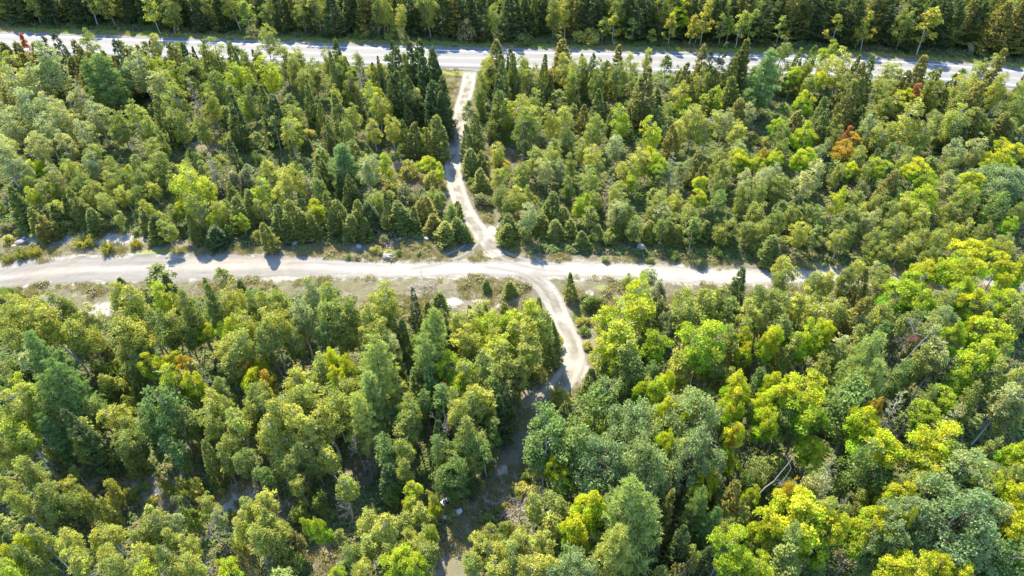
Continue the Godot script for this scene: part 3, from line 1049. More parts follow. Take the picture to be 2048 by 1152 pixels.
ml 28.3 -28.7 11.0 2.9 2 2 1 4
ml 19.3 -26.2 13.0 2.6 1 3 2 4
ml 19.9 -26.9 14.0 3.2 2 3 2 4
ml 20.7 -25.9 13.0 2.6 3 3 2 4
ml 59.8 -93.4 8.0 3.5 1 4 0 13
ml 63.6 -86.2 8.0 4.5 2 4 0 13
ml 65.9 -89.6 8.0 3.0 3 4 0 13
ml 71.0 -86.3 8.0 3.1 4 4 0 13
ml 23.7 -96.4 7.2 3.6 1 3 0 16
ml 24.6 -94.4 7.2 3.3 2 3 0 16
ml 49.0 -97.1 8.0 3.6 3 3 0 16
ml 11.4 -86.7 5.6 2.8 1 1 0 17
ml 55.4 -125.6 8.0 3.2 1 1 0 22
ml 74.0 -79.3 7.2 2.4 1 1 0 25
ml 51.7 -53.0 12.0 2.4 1 2 1 31
ml 50.5 -48.1 11.0 2.7 2 2 1 31
ml 52.8 -50.1 13.0 4.0 1 2 2 31
ml 55.4 -52.3 13.0 4.1 2 2 2 31
ml -34.7 -56.4 10.0 3.2 1 1 1 32
ml -6.9 -49.5 11.0 2.9 1 2 1 33
ml -6.1 -48.3 10.0 2.4 2 2 1 33
ml 33.9 -53.1 11.0 2.7 1 2 1 34
ml 36.2 -53.8 12.0 3.1 2 2 1 34
ml 21.9 -51.6 14.0 4.9 1 1 2 34
ml 14.5 -46.6 10.0 1.8 1 3 1 35
ml 17.1 -53.5 11.0 3.3 2 3 1 35
ml 16.2 -46.7 11.0 2.8 3 3 1 35
ml 53.4 -66.0 8.0 3.4 1 1 0 37
ml 49.3 -61.3 11.0 4.2 1 4 1 37
ml 50.6 -60.6 11.0 3.2 2 4 1 37
ml 57.1 -61.7 11.0 2.9 3 4 1 37
ml 61.4 -60.6 11.0 3.2 4 4 1 37
ml 32.3 -116.5 6.0 3.1 1 4 0 46
ml 46.4 -106.3 8.0 2.9 2 4 0 46
ml 55.4 -117.4 7.0 4.0 3 4 0 46
ml 51.4 -104.5 8.0 4.4 4 4 0 46
ml 44.7 -43.0 11.0 3.1 1 2 1 54
ml 46.5 -44.6 11.0 3.2 2 2 1 54
ml 42.0 -36.2 13.0 3.5 1 3 2 54
ml 49.6 -37.2 13.0 3.2 2 3 2 54
ml 50.3 -38.2 13.0 2.0 3 3 2 54
ml 31.4 -40.5 8.0 2.5 1 2 0 57
ml 32.2 -40.1 8.0 3.6 2 2 0 57
ml 22.8 -44.1 11.0 2.2 1 1 1 57
ml 31.3 -43.0 13.0 3.9 1 1 2 57
mo 26.1 -32.2 14.0 1.8 1 1 2 4
mo 42.6 -98.1 7.2 1.7 1 1 0 16
mo 6.8 -129.8 6.0 2.8 1 1 0 23
mo -39.5 -52.2 8.0 2.0 1 2 0 32
mo -28.9 -50.3 8.0 2.4 2 2 0 32
mo -31.2 -50.4 9.0 1.9 1 1 1 32
mo 56.9 -100.2 7.2 4.1 1 3 0 43
mo 60.3 -104.3 6.0 2.7 2 3 0 43
mo 75.4 -116.6 8.0 3.1 3 3 0 43
mo -1.3 -101.2 2.4 1.7 1 1 0 47
mo 38.1 -43.1 12.0 1.8 1 1 1 54
mo 22.0 -39.0 13.0 0.9 1 1 2 57
mo 5.6 -36.7 10.0 1.0 1 1 1 58
mr -104.0 -140.3 8.0 2.2 1 1 0 18
mr 57.5 -103.3 8.0 2.0 1 1 0 43
mr 74.8 -117.0 9.0 2.9 1 1 1 43
ob 35.7 -30.4 12.0 4.8 1 2 1 1
ob 42.8 -34.4 14.0 7.2 2 2 1 1
ob 39.7 -29.7 15.0 7.8 1 1 2 1
ob 5.1 -25.9 12.0 4.7 1 2 1 5
ob 9.1 -32.8 12.0 4.2 2 2 1 5
ob 13.3 -35.6 15.0 5.6 1 1 2 5
ob 78.3 -90.2 8.8 7.8 1 1 0 13
ob 52.6 -56.7 11.0 4.7 1 1 1 31
ob 18.0 -42.4 14.0 6.6 1 2 1 57
ob 18.1 -36.9 14.0 5.3 2 2 1 57
ob 9.1 -36.2 14.0 6.2 1 2 1 58
ob 12.1 -40.7 14.0 5.9 2 2 1 58
og 34.1 -29.3 8.0 3.2 1 3 1 1
og 37.6 -35.7 8.0 2.7 2 3 1 1
og 45.0 -27.7 12.0 5.5 3 3 1 1
og 30.9 -32.3 9.0 1.9 1 1 1 4
og 5.3 -35.6 9.0 2.3 1 2 1 5
og 14.1 -33.0 9.0 2.5 2 2 1 5
og 60.6 -89.0 7.2 3.6 1 1 0 13
og 74.0 -83.2 8.8 4.9 1 1 1 25
og 32.1 -84.9 7.2 4.3 1 1 0 28
og 42.9 -54.7 11.0 2.9 1 3 1 31
og 44.3 -49.4 10.0 2.8 2 3 1 31
og 51.9 -49.5 11.0 3.3 3 3 1 31
og -22.6 -56.2 10.0 3.1 1 1 1 32
og -9.5 -46.1 9.0 2.4 1 3 1 33
og -8.8 -48.3 10.0 2.6 2 3 1 33
og -7.9 -46.6 10.0 3.2 3 3 1 33
og 27.8 -48.7 10.0 2.9 1 1 1 34
og 15.9 -50.0 9.0 2.6 1 1 1 35
og 50.7 -60.5 10.0 2.4 1 1 1 37
og -38.9 -43.2 10.0 3.5 1 1 1 53
og 36.2 -37.9 12.0 5.1 1 2 1 54
og 36.6 -36.7 9.0 4.0 2 2 1 54
og 37.4 -43.5 13.0 6.7 1 1 2 54
og -25.2 -37.4 7.6 2.2 1 1 0 55
og -36.7 -40.4 8.4 3.0 1 2 1 55
og -37.0 -43.9 12.0 6.1 2 2 1 55
og -12.7 -36.8 6.6 2.9 1 5 0 56
og -12.0 -37.7 7.4 2.6 2 5 0 56
og -7.1 -37.0 7.4 3.4 3 5 0 56
og -5.9 -37.1 6.6 2.9 4 5 0 56
og -2.5 -42.0 6.6 2.6 5 5 0 56
og -12.9 -39.7 9.8 2.9 1 4 1 56
og -7.9 -40.2 9.0 2.7 2 4 1 56
og -5.8 -37.9 8.2 3.4 3 4 1 56
og -4.2 -40.1 9.0 3.3 4 4 1 56
og 24.7 -37.2 7.0 2.6 1 1 0 57
og 29.3 -43.2 11.0 3.1 1 1 1 57
og 3.2 -37.5 13.0 4.4 1 4 2 58
og 3.8 -40.7 14.0 6.2 2 4 2 58
og 6.4 -37.9 14.0 4.7 3 4 2 58
og 8.5 -44.2 13.0 6.1 4 4 2 58
tg 31.6 -32.8 10.0 1.9 1 1 1 4
tg 30.4 -34.2 13.0 3.2 1 1 2 4
tg 86.3 -151.8 10.4 4.5 1 1 1 7
tg -31.3 -156.8 9.9 3.7 1 1 1 8
tg -74.7 -93.4 7.2 3.1 1 1 0 12
tg -48.9 -93.1 8.8 3.5 1 2 0 14
tg -32.6 -90.6 7.2 2.3 2 2 0 14
tg 26.2 -93.4 8.8 3.1 1 1 0 16
tg 15.4 -89.9 7.2 2.7 1 1 0 17
tg -29.0 -123.0 12.0 3.2 1 1 1 21
tg -34.4 -47.6 10.0 2.3 1 1 1 32
tg -79.0 -113.6 11.0 2.8 1 1 1 42
tg -56.8 -111.2 12.0 3.5 1 1 1 44
tg 39.6 -41.5 14.0 3.5 1 2 2 54
tg 45.4 -40.2 14.0 3.4 2 2 2 54
tg 23.5 -40.3 11.0 2.0 1 1 1 57
dd 45.2 -30.2 12.0 2.6 1 1 2 1
dd -29.5 -29.4 5.0 1.4 1 1 0 2
dd -29.2 -31.9 7.6 2.2 1 2 1 2
dd -16.8 -35.0 6.7 1.8 2 2 1 2
dd 18.7 -27.9 8.0 1.9 1 1 1 4
dd 0.9 -34.8 6.0 2.0 1 1 0 5
dd 36.7 -88.5 6.4 2.6 1 1 0 16
dd -52.1 -54.1 8.0 3.0 1 1 1 30
dd -45.6 -57.8 10.0 3.1 1 1 2 30
dd 46.3 -53.2 13.0 2.8 1 2 2 31
dd 55.5 -46.2 10.0 2.1 2 2 2 31
dd 23.1 -51.1 9.0 2.3 1 1 1 34
dd -76.6 -101.5 6.4 3.4 1 1 0 42
dd -65.2 -101.6 7.2 3.6 1 1 1 42
dd -60.9 -112.1 9.0 3.4 1 2 1 44
dd -55.0 -113.1 8.0 3.2 2 2 1 44
dd 44.2 -111.6 6.0 2.3 1 1 0 46
dd 18.0 -103.5 5.6 2.8 1 1 0 47
dd 42.3 -36.2 13.0 2.1 1 1 2 54
dd -16.6 -41.2 7.6 1.9 1 1 1 55
dd -15.6 -40.0 6.2 1.6 1 1 0 56
dd -8.2 -42.1 9.8 2.4 1 1 2 56
dd 18.6 -39.5 12.0 2.3 1 1 2 57
sy -51.4 -29.7 2.4 2.6 1 3 1 0
sy -46.0 -33.6 4.0 1.7 2 3 1 0
sy -43.0 -34.4 4.0 1.6 3 3 1 0
sy -43.6 -35.0 7.0 2.1 1 2 2 0
sy -41.7 -35.3 6.0 2.0 2 2 2 0
sy -27.6 -31.0 4.0 1.8 1 1 1 2
sy -8.1 -31.5 6.0 1.5 1 2 2 3
sy -8.0 -35.5 7.0 1.7 2 2 2 3
sy -3.3 -32.8 1.6 1.6 1 1 1 5
sy -34.6 -156.1 3.0 3.2 1 1 1 8
sy 17.4 -153.4 3.5 5.8 1 1 1 9
sy -24.1 -97.9 4.0 3.2 1 5 1 15
sy -20.0 -91.5 3.0 3.1 2 5 1 15
sy -19.9 -94.3 3.0 3.8 3 5 1 15
sy -13.4 -91.8 3.5 3.5 4 5 1 15
sy -12.9 -96.1 4.0 3.6 5 5 1 15
sy 45.8 -87.6 2.3 2.5 1 1 1 16
sy 3.9 -91.2 2.1 2.3 1 1 1 17
sy 71.7 -130.4 2.6 2.8 1 3 1 19
sy 93.8 -129.1 2.3 2.5 2 3 1 19
sy 100.2 -123.5 2.4 2.7 3 3 1 19
sy -73.4 -132.9 2.8 3.0 1 1 1 20
sy -32.9 -125.5 2.1 3.0 1 3 1 21
sy -30.0 -136.7 2.8 4.0 2 3 1 21
sy -27.6 -137.9 2.7 3.0 3 3 1 21
sy 7.3 -133.3 2.7 3.9 1 1 1 23
sy -78.2 -81.6 1.5 2.5 1 1 0 24
sy -39.3 -82.2 2.0 2.9 1 1 1 26
sy -20.8 -79.4 1.2 1.9 1 2 0 27
sy -18.9 -78.9 1.0 1.7 2 2 0 27
sy -22.2 -84.3 2.5 2.9 1 1 1 27
sy -46.0 -49.3 4.0 2.2 1 1 1 30
sy -47.5 -51.0 5.0 3.0 1 2 2 30
sy -43.5 -46.1 6.0 2.4 2 2 2 30
sy 43.2 -47.4 2.9 3.1 1 1 1 31
sy -19.6 -46.3 5.0 2.6 1 1 2 32
sy 0.7 -51.1 2.0 1.8 1 3 1 33
sy 1.9 -56.0 4.0 2.0 2 3 1 33
sy 3.8 -54.4 3.0 2.3 3 3 1 33
sy 4.7 -49.6 3.0 1.5 1 3 1 35
sy 5.7 -50.5 4.0 2.7 2 3 1 35
sy 9.6 -48.2 2.9 3.1 3 3 1 35
sy -52.5 -64.5 2.2 2.4 1 1 1 36
sy -45.4 -61.9 3.0 3.3 1 1 1 38
sy 5.3 -60.0 2.6 2.9 1 1 1 39
sy 9.6 -64.4 1.5 2.2 1 2 0 41
sy 10.1 -60.2 1.2 1.8 2 2 0 41
sy -70.2 -115.8 2.9 3.1 1 1 1 42
sy 67.3 -119.6 3.0 4.3 1 2 1 43
sy 78.4 -109.1 2.4 2.7 2 2 1 43
sy -58.0 -105.2 2.2 2.4 1 6 1 44
sy -60.0 -120.5 2.1 2.3 2 6 1 44
sy -52.3 -103.0 2.2 2.4 3 6 1 44
sy -51.7 -109.2 3.5 5.0 4 6 1 44
sy -48.8 -110.8 2.1 2.3 5 6 1 44
sy -37.9 -112.2 2.1 3.0 6 6 1 44
sy -34.3 -102.8 3.0 3.3 1 4 1 45
sy -30.0 -116.4 2.9 3.2 2 4 1 45
sy -26.7 -103.7 2.5 2.7 3 4 1 45
sy -17.9 -99.5 3.5 3.9 4 4 1 45
sy 32.7 -112.0 2.8 3.1 1 5 1 46
sy 34.9 -102.1 2.4 2.6 2 5 1 46
sy 45.1 -110.0 2.1 2.4 3 5 1 46
sy 46.9 -109.8 2.0 2.2 4 5 1 46
sy 56.7 -115.0 2.3 2.5 5 5 1 46
sy 15.3 -110.2 2.3 2.5 1 1 1 47
sy -47.2 -37.8 1.4 1.3 1 3 0 53
sy -46.7 -38.5 1.4 1.4 2 3 0 53
sy -39.4 -37.2 1.3 1.4 3 3 0 53
sy -43.3 -38.8 3.0 1.1 1 3 1 53
sy -41.7 -37.6 3.0 1.2 2 3 1 53
sy -37.7 -38.5 4.0 1.3 3 3 1 53
sy -51.3 -41.4 5.0 1.8 1 2 2 53
sy -42.7 -36.7 6.0 2.2 2 2 2 53
sy -31.9 -38.5 1.1 1.1 1 1 0 55
sy -34.8 -37.6 5.0 2.3 1 1 2 55
sy -6.7 -36.1 1.2 1.5 1 1 0 56
sy -12.6 -36.6 3.0 1.1 1 1 1 56
sy -0.8 -36.7 1.5 0.9 1 3 0 58
sy 0.4 -38.1 1.5 1.8 2 3 0 58
sy 0.8 -39.1 1.5 2.6 3 3 0 58
sg -38.1 -33.6 2.4 2.6 1 1 1 0
sg -32.9 -34.2 6.0 1.9 1 4 2 2
sg -21.6 -29.7 6.0 2.7 2 4 2 2
sg -21.8 -35.0 5.0 2.5 3 4 2 2
sg -19.5 -35.8 6.0 2.2 4 4 2 2
sg -8.2 -31.2 2.0 1.9 1 1 1 3
sg -2.2 -35.1 1.8 2.0 1 1 1 5
sg -36.0 -156.1 2.0 2.3 1 2 1 8
sg -28.3 -155.4 2.0 3.8 2 2 1 8
sg 56.8 -156.1 4.0 3.2 1 1 1 11
sg -87.9 -95.8 2.1 2.4 1 2 1 12
sg -83.4 -88.7 2.4 2.6 2 2 1 12
sg -53.0 -88.1 2.3 2.5 1 2 1 14
sg -46.6 -92.7 2.2 2.4 2 2 1 14
sg -7.0 -96.5 2.0 2.1 1 1 1 17
sg -105.4 -127.0 3.0 3.3 1 2 1 18
sg -106.6 -130.2 2.1 2.3 2 2 1 18
sg 87.9 -128.9 3.2 3.5 1 2 1 19
sg 98.9 -128.2 3.0 3.3 2 2 1 19
sg -64.5 -134.2 2.3 2.5 1 4 1 20
sg -59.3 -138.4 2.0 2.2 2 4 1 20
sg -49.2 -132.5 2.3 2.6 3 4 1 20
sg -44.3 -123.4 2.8 3.1 4 4 1 20
sg -33.3 -136.1 2.8 3.0 1 2 1 21
sg -24.9 -129.7 2.8 3.0 2 2 1 21
sg 34.1 -132.3 2.3 2.5 1 2 1 22
sg 45.6 -129.1 2.3 2.5 2 2 1 22
sg 4.0 -123.4 2.5 2.8 1 1 1 23
sg -59.0 -83.4 1.0 1.6 1 1 0 24
sg -77.4 -83.7 2.0 2.5 1 2 1 24
sg -69.7 -84.3 2.5 2.9 2 2 1 24
sg 52.3 -75.9 4.0 2.7 1 1 1 25
sg -50.4 -83.6 2.3 2.6 1 2 1 26
sg -44.1 -82.7 3.0 2.3 2 2 1 26
sg -24.8 -77.9 0.8 1.1 1 4 0 27
sg -17.2 -78.9 1.0 1.5 2 4 0 27
sg -14.1 -78.8 0.8 1.0 3 4 0 27
sg -12.9 -80.2 0.8 1.2 4 4 0 27
sg 20.8 -77.2 1.0 1.5 1 2 0 28
sg 24.6 -78.0 1.5 2.1 2 2 0 28
sg 31.3 -78.3 2.0 2.1 1 2 1 28
sg 37.4 -78.8 4.0 3.0 2 2 1 28
sg -2.1 -83.6 1.2 1.8 1 2 0 29
sg 14.3 -77.2 1.0 1.5 2 2 0 29
sg -1.1 -82.5 2.0 2.5 1 4 1 29
sg 1.9 -81.8 2.5 2.9 2 4 1 29
sg 12.7 -80.6 3.0 2.5 3 4 1 29
sg 15.4 -81.2 3.0 2.5 4 4 1 29
sg -62.9 -51.5 2.3 2.6 1 2 1 30
sg -49.0 -49.0 4.0 2.7 2 2 1 30
sg -50.8 -54.1 5.0 2.8 1 4 2 30
sg -48.9 -50.4 5.0 2.8 2 4 2 30
sg -49.2 -53.9 5.0 1.8 3 4 2 30
sg -44.9 -50.6 6.0 2.5 4 4 2 30
sg 60.1 -48.2 3.0 3.3 1 1 1 31
sg -1.1 -46.5 2.0 2.2 1 4 1 33
sg -0.7 -48.5 2.0 2.1 2 4 1 33
sg 0.3 -50.6 1.6 1.8 3 4 1 33
sg 2.0 -54.7 4.0 1.9 4 4 1 33
sg -70.3 -63.6 3.0 3.3 1 2 1 36
sg -66.1 -65.8 3.1 3.5 2 2 1 36
sg -45.1 -72.8 0.8 0.7 1 1 0 38
sg -47.4 -65.6 2.2 2.5 1 5 1 38
sg -43.3 -65.2 2.3 2.5 2 5 1 38
sg -39.4 -65.2 2.4 2.6 3 5 1 38
sg -34.9 -68.2 2.7 3.0 4 5 1 38
sg -28.8 -62.7 2.8 3.1 5 5 1 38
sg -13.8 -64.2 2.0 1.2 1 2 1 39
sg -11.9 -60.3 3.1 3.5 2 2 1 39
sg 43.6 -68.5 2.4 2.6 1 1 1 40
sg 9.6 -62.5 1.2 1.9 1 1 0 41
sg 11.3 -67.3 3.0 2.8 1 2 1 41
sg 12.7 -66.3 2.5 1.9 2 2 1 41
sg 74.2 -111.8 2.9 3.2 1 2 1 43
sg 89.5 -114.2 3.0 3.2 2 2 1 43
sg -56.6 -102.7 3.1 3.5 1 4 1 44
sg -51.5 -120.9 2.1 2.4 2 4 1 44
sg -45.6 -103.6 2.9 3.2 3 4 1 44
sg -47.8 -120.0 2.1 2.3 4 4 1 44
sg -28.6 -101.6 2.4 2.6 1 1 1 45
sg 21.6 -112.8 2.7 3.0 1 2 1 46
sg 31.3 -101.3 2.6 2.8 2 2 1 46
sg -5.3 -119.2 2.5 3.6 1 4 1 47
sg -2.2 -102.2 3.0 2.2 2 4 1 47
sg -1.3 -110.5 2.6 3.7 3 4 1 47
sg 12.2 -118.5 2.3 2.5 4 4 1 47
sg 2.3 -152.4 2.5 5.5 1 1 1 51
sg -41.0 -39.4 1.0 1.3 1 2 0 53
sg -40.1 -40.8 1.0 0.7 2 2 0 53
sg -43.9 -41.4 4.0 1.8 1 2 1 53
sg -41.5 -38.2 2.0 2.0 2 2 1 53
sg -45.1 -41.7 5.0 1.8 1 1 2 53
sg -30.2 -36.1 1.3 1.3 1 1 0 55
sg -36.6 -37.9 3.0 1.5 1 1 1 55
sg -34.3 -36.1 5.0 1.7 1 1 2 55
sg -4.3 -38.9 1.6 1.9 1 2 1 56
sg -2.8 -41.0 1.8 1.7 2 2 1 56
sg 20.8 -40.2 2.5 2.8 1 2 1 57
sg 27.7 -45.8 2.3 2.5 2 2 1 57
sg -1.5 -36.1 1.3 1.6 1 1 0 58
sg 1.5 -39.9 2.0 1.5 1 3 1 58
sg 2.8 -40.8 3.0 1.7 2 3 1 58
sg 14.0 -44.9 2.5 2.7 3 3 1 58
sr -45.5 -34.0 4.0 2.0 1 1 1 0
sr -26.3 -29.4 5.0 1.9 1 3 2 2
sr -23.9 -29.2 5.0 2.1 2 3 2 2
sr -21.8 -31.0 6.0 2.3 3 3 2 2
sr 33.9 -31.3 2.0 3.4 1 1 1 4
sr 15.9 -28.2 8.0 2.6 1 2 2 4
sr 23.9 -34.1 8.0 2.9 2 2 2 4
sr -3.1 -33.9 1.5 1.8 1 1 0 5
sr -3.9 -30.2 1.8 1.9 1 1 1 5
sr 55.9 -89.2 7.0 3.5 1 2 2 13
sr 59.9 -89.2 7.0 3.0 2 2 2 13
sr -17.7 -93.2 3.5 4.1 1 2 1 15
sr -16.4 -90.5 3.0 2.6 2 2 1 15
sr -4.7 -91.2 2.5 3.5 1 3 1 17
sr -4.3 -98.7 3.0 1.5 2 3 1 17
sr 2.9 -94.0 3.0 2.1 3 3 1 17
sr -79.7 -84.3 2.0 2.9 1 1 1 24
sr -20.4 -81.6 1.5 2.5 1 1 0 27
sr 3.7 -85.4 6.0 2.9 1 1 2 29
sr -52.5 -55.9 6.0 2.6 1 2 2 30
sr -51.3 -56.6 7.0 1.7 2 2 2 30
sr -43.4 -57.2 5.0 1.6 1 2 2 32
sr -37.0 -47.4 11.0 3.6 2 2 2 32
sr -0.0 -50.1 2.0 1.8 1 1 1 33
sr -13.6 -52.6 8.0 2.2 1 1 2 33
sr 26.8 -52.5 9.0 2.2 1 2 2 34
sr 28.4 -53.4 10.0 3.4 2 2 2 34
sr 3.5 -47.3 1.8 2.1 1 1 1 35
sr -27.4 -60.3 7.0 2.6 1 1 2 38
sr 41.7 -58.4 9.0 2.8 1 1 2 40
sr 10.6 -68.3 2.0 2.1 1 1 1 41
sr -33.9 -108.8 5.0 3.1 1 1 2 45
sr 18.9 -119.2 3.0 3.9 1 1 1 47
sr -10.4 -153.1 6.0 5.1 1 1 2 50
sr -45.8 -39.4 1.2 1.2 1 2 0 53
sr -40.8 -36.7 1.2 1.3 2 2 0 53
sr -50.2 -40.5 4.0 1.8 1 1 1 53
sr -36.4 -37.3 1.2 1.2 1 2 0 55
sr -29.9 -37.3 1.0 1.2 2 2 0 55
sr -35.8 -42.6 4.0 1.0 1 1 1 55
sr -5.6 -37.2 1.4 1.9 1 3 0 56
sr -5.6 -37.3 1.0 1.4 2 3 0 56
sr -3.6 -39.7 1.2 1.5 3 3 0 56
sr -12.7 -36.3 3.0 0.9 1 1 1 56
sr -15.0 -40.9 6.0 1.2 1 1 2 56
sb -40.4 -31.5 6.0 1.7 1 1 2 0
sb -35.0 -35.6 5.0 2.1 1 1 2 2
sb 102.4 -147.0 3.0 2.0 1 1 1 7
sb -47.3 -95.7 5.0 3.7 1 2 2 14
sb -44.5 -96.4 5.0 3.5 2 2 2 14
sb 19.4 -51.4 9.0 2.2 1 1 2 34
sb 20.1 -59.6 8.0 3.2 1 1 2 40
sb 20.0 -67.9 5.0 2.6 1 1 2 41
sj -76.2 -77.3 1.3 1.7 1 1 0 24
sj -72.9 -78.8 1.6 1.9 1 3 1 24
sj -66.4 -81.1 1.8 3.7 2 3 1 24
sj -58.2 -80.6 1.6 2.1 3 3 1 24
sj -74.5 -78.0 2.0 2.1 1 3 2 24
sj -68.8 -85.6 2.0 2.2 2 3 2 24
sj -62.0 -79.5 2.0 2.5 3 3 2 24
pl -123.5 -165.7 7.0 3.9 1 1 1 6
pl 77.9 -149.4 8.0 2.5 1 2 1 7
pl 91.1 -149.5 8.0 3.1 2 2 1 7
pl -28.1 -156.1 6.0 2.9 1 1 0 8
pl 20.9 -153.8 6.0 2.9 1 3 0 9
pl 27.4 -153.1 6.0 3.1 2 3 0 9
pl 32.0 -152.0 4.0 2.0 3 3 0 9
pl 23.2 -153.1 6.5 3.1 1 1 1 9
pl -62.2 -158.5 8.0 3.8 1 1 1 10
pl 42.0 -152.0 6.0 2.0 1 1 0 11
pl 47.3 -151.4 8.0 2.3 1 4 1 11
pl 49.3 -151.8 7.0 2.3 2 4 1 11
pl 53.6 -151.3 9.0 2.5 3 4 1 11
pl 60.7 -152.0 7.0 2.8 4 4 1 11
pl -79.8 -158.2 6.0 3.2 1 1 0 48
pl -82.9 -157.6 10.0 3.8 1 1 2 48
pl 51.1 -150.5 9.0 3.1 1 1 1 52
po 62.4 -151.7 4.0 1.3 1 1 0 11
po 72.4 -150.0 8.0 3.4 1 1 1 11
po 43.1 -151.3 11.0 3.4 1 1 2 11
po 79.0 -148.7 9.3 3.0 1 2 2 49
po 91.0 -147.0 11.0 5.2 2 2 2 49
po 35.8 -151.3 8.0 2.8 1 1 1 51
po 40.5 -151.3 8.0 2.5 1 1 1 52
yt -52.0 -33.0 4.9 2.4 1 2 1 0
yt -44.7 -31.1 5.2 2.4 2 2 1 0
yt -22.0 -26.9 6.6 3.1 1 1 1 2
yt -61.9 -95.3 7.3 2.7 1 1 1 12
yt 54.6 -97.6 4.7 3.0 1 4 1 13
yt 70.0 -96.8 6.1 2.8 2 4 1 13
yt 84.9 -92.3 6.0 2.2 3 4 1 13
yt 89.1 -95.7 5.1 3.0 4 4 1 13
yt -52.8 -97.7 4.6 2.4 1 3 1 14
yt -45.2 -86.6 4.7 2.2 2 3 1 14
yt -41.6 -96.8 5.0 2.2 3 3 1 14
yt -31.1 -89.1 6.9 2.7 1 2 1 15
yt -32.3 -98.9 6.5 2.9 2 2 1 15
yt 22.7 -89.2 5.0 2.3 1 1 1 16
yt 12.6 -93.5 6.6 3.0 1 1 1 17
yt -97.0 -137.1 7.2 2.7 1 7 1 18
yt -91.5 -139.6 5.1 2.3 2 7 1 18
yt -83.0 -134.2 5.3 2.3 3 7 1 18
yt -82.6 -139.5 7.1 2.7 4 7 1 18
yt -80.3 -137.6 6.6 2.6 5 7 1 18
yt -79.6 -139.3 5.1 2.2 6 7 1 18
yt -77.7 -139.5 7.0 2.4 7 7 1 18
yt 63.6 -122.5 6.7 2.4 1 5 1 19
yt 77.0 -127.7 6.4 2.6 2 5 1 19
yt 81.3 -127.4 4.9 2.6 3 5 1 19
yt 84.9 -128.8 5.5 2.6 4 5 1 19
yt 91.4 -130.1 5.3 2.3 5 5 1 19
yt -69.4 -138.0 7.4 3.1 1 3 1 20
yt -64.6 -137.4 6.3 2.7 2 3 1 20
yt -57.7 -136.0 7.4 3.1 3 3 1 20
yt -25.5 -133.4 6.8 2.4 1 6 1 21
yt -22.6 -135.8 6.1 2.8 2 6 1 21
yt -20.3 -136.6 5.9 2.9 3 6 1 21
yt -19.1 -126.1 5.2 2.3 4 6 1 21
yt -17.4 -124.1 7.3 3.0 5 6 1 21
yt -16.6 -134.9 7.2 2.3 6 6 1 21
yt 31.8 -131.8 7.3 2.8 1 7 1 22
yt 32.1 -122.2 6.1 2.2 2 7 1 22
yt 40.3 -129.9 6.0 2.3 3 7 1 22
yt 41.0 -131.8 5.0 2.5 4 7 1 22
yt 48.4 -128.9 6.2 2.6 5 7 1 22
yt 53.0 -129.1 5.9 2.8 6 7 1 22
yt 60.4 -126.2 7.0 2.4 7 7 1 22
yt -5.6 -134.2 4.9 2.4 1 5 1 23
yt -2.3 -124.1 5.9 2.3 2 5 1 23
yt 2.5 -133.4 5.8 2.3 3 5 1 23
yt 15.0 -133.8 5.7 2.2 4 5 1 23
yt 19.5 -132.1 6.2 3.0 5 5 1 23
yt 48.8 -80.7 6.1 2.5 1 2 1 25
yt 54.2 -86.0 6.6 2.8 2 2 1 25
yt 27.1 -79.1 6.7 2.6 1 3 1 28
yt 42.3 -85.6 5.2 2.3 2 3 1 28
yt 45.8 -79.3 5.5 2.4 3 3 1 28
yt 11.9 -83.4 5.9 2.4 1 1 1 29
yt 59.0 -56.4 5.5 2.3 1 3 1 31
yt 59.5 -50.8 6.7 2.7 2 3 1 31
yt 63.8 -53.2 5.5 2.4 3 3 1 31
yt -24.6 -50.3 6.5 2.7 1 2 1 32
yt -20.7 -52.1 5.7 2.3 2 2 1 32
yt 22.0 -47.4 7.3 2.6 1 2 1 34
yt 24.8 -56.2 5.4 2.3 2 2 1 34
yt -49.8 -58.2 7.4 2.9 1 2 1 36
yt -49.5 -70.2 5.8 3.1 2 2 1 36
yt 50.6 -68.9 6.7 2.8 1 1 1 37
yt -39.3 -61.7 7.1 2.7 1 3 1 38
yt -40.6 -70.4 5.1 2.3 2 3 1 38
yt -25.2 -66.0 6.0 3.1 3 3 1 38
yt -2.5 -59.1 6.2 2.2 1 1 1 39
yt 33.5 -65.1 6.7 2.5 1 3 1 40
yt 36.6 -63.1 5.1 3.1 2 3 1 40
yt 43.1 -63.3 5.3 3.1 3 3 1 40
yt 18.1 -66.2 4.7 2.7 1 1 1 41
yt -95.0 -109.0 5.6 2.3 1 3 1 42
yt -80.1 -111.7 6.6 2.4 2 3 1 42
yt -76.7 -105.5 4.5 2.6 3 3 1 42
yt 64.8 -109.9 7.4 2.9 1 7 1 43
yt 64.5 -100.3 6.6 2.5 2 7 1 43
yt 75.7 -109.7 6.7 3.2 3 7 1 43
yt 80.3 -111.1 6.2 2.2 4 7 1 43
yt 89.7 -109.5 4.8 2.7 5 7 1 43
yt 93.2 -108.6 5.3 2.6 6 7 1 43
yt 96.1 -109.6 7.3 2.2 7 7 1 43
yt -65.4 -117.0 6.7 2.4 1 7 1 44
yt -53.9 -115.8 5.0 2.9 2 7 1 44
yt -53.3 -119.7 7.1 3.0 3 7 1 44
yt -46.0 -107.0 4.7 2.5 4 7 1 44
yt -42.2 -107.0 7.5 2.8 5 7 1 44
yt -42.1 -113.0 6.3 2.4 6 7 1 44
yt -43.1 -120.0 5.1 2.5 7 7 1 44
yt -27.0 -100.0 7.3 2.8 1 1 1 45
yt 27.1 -113.5 6.2 2.4 1 4 1 46
yt 28.8 -112.2 4.6 3.0 2 4 1 46
yt 33.4 -114.5 5.4 2.7 3 4 1 46
yt 50.9 -115.5 5.6 3.1 4 4 1 46
yt -7.7 -113.6 7.1 2.8 1 5 1 47
yt 7.3 -102.8 5.5 2.4 2 5 1 47
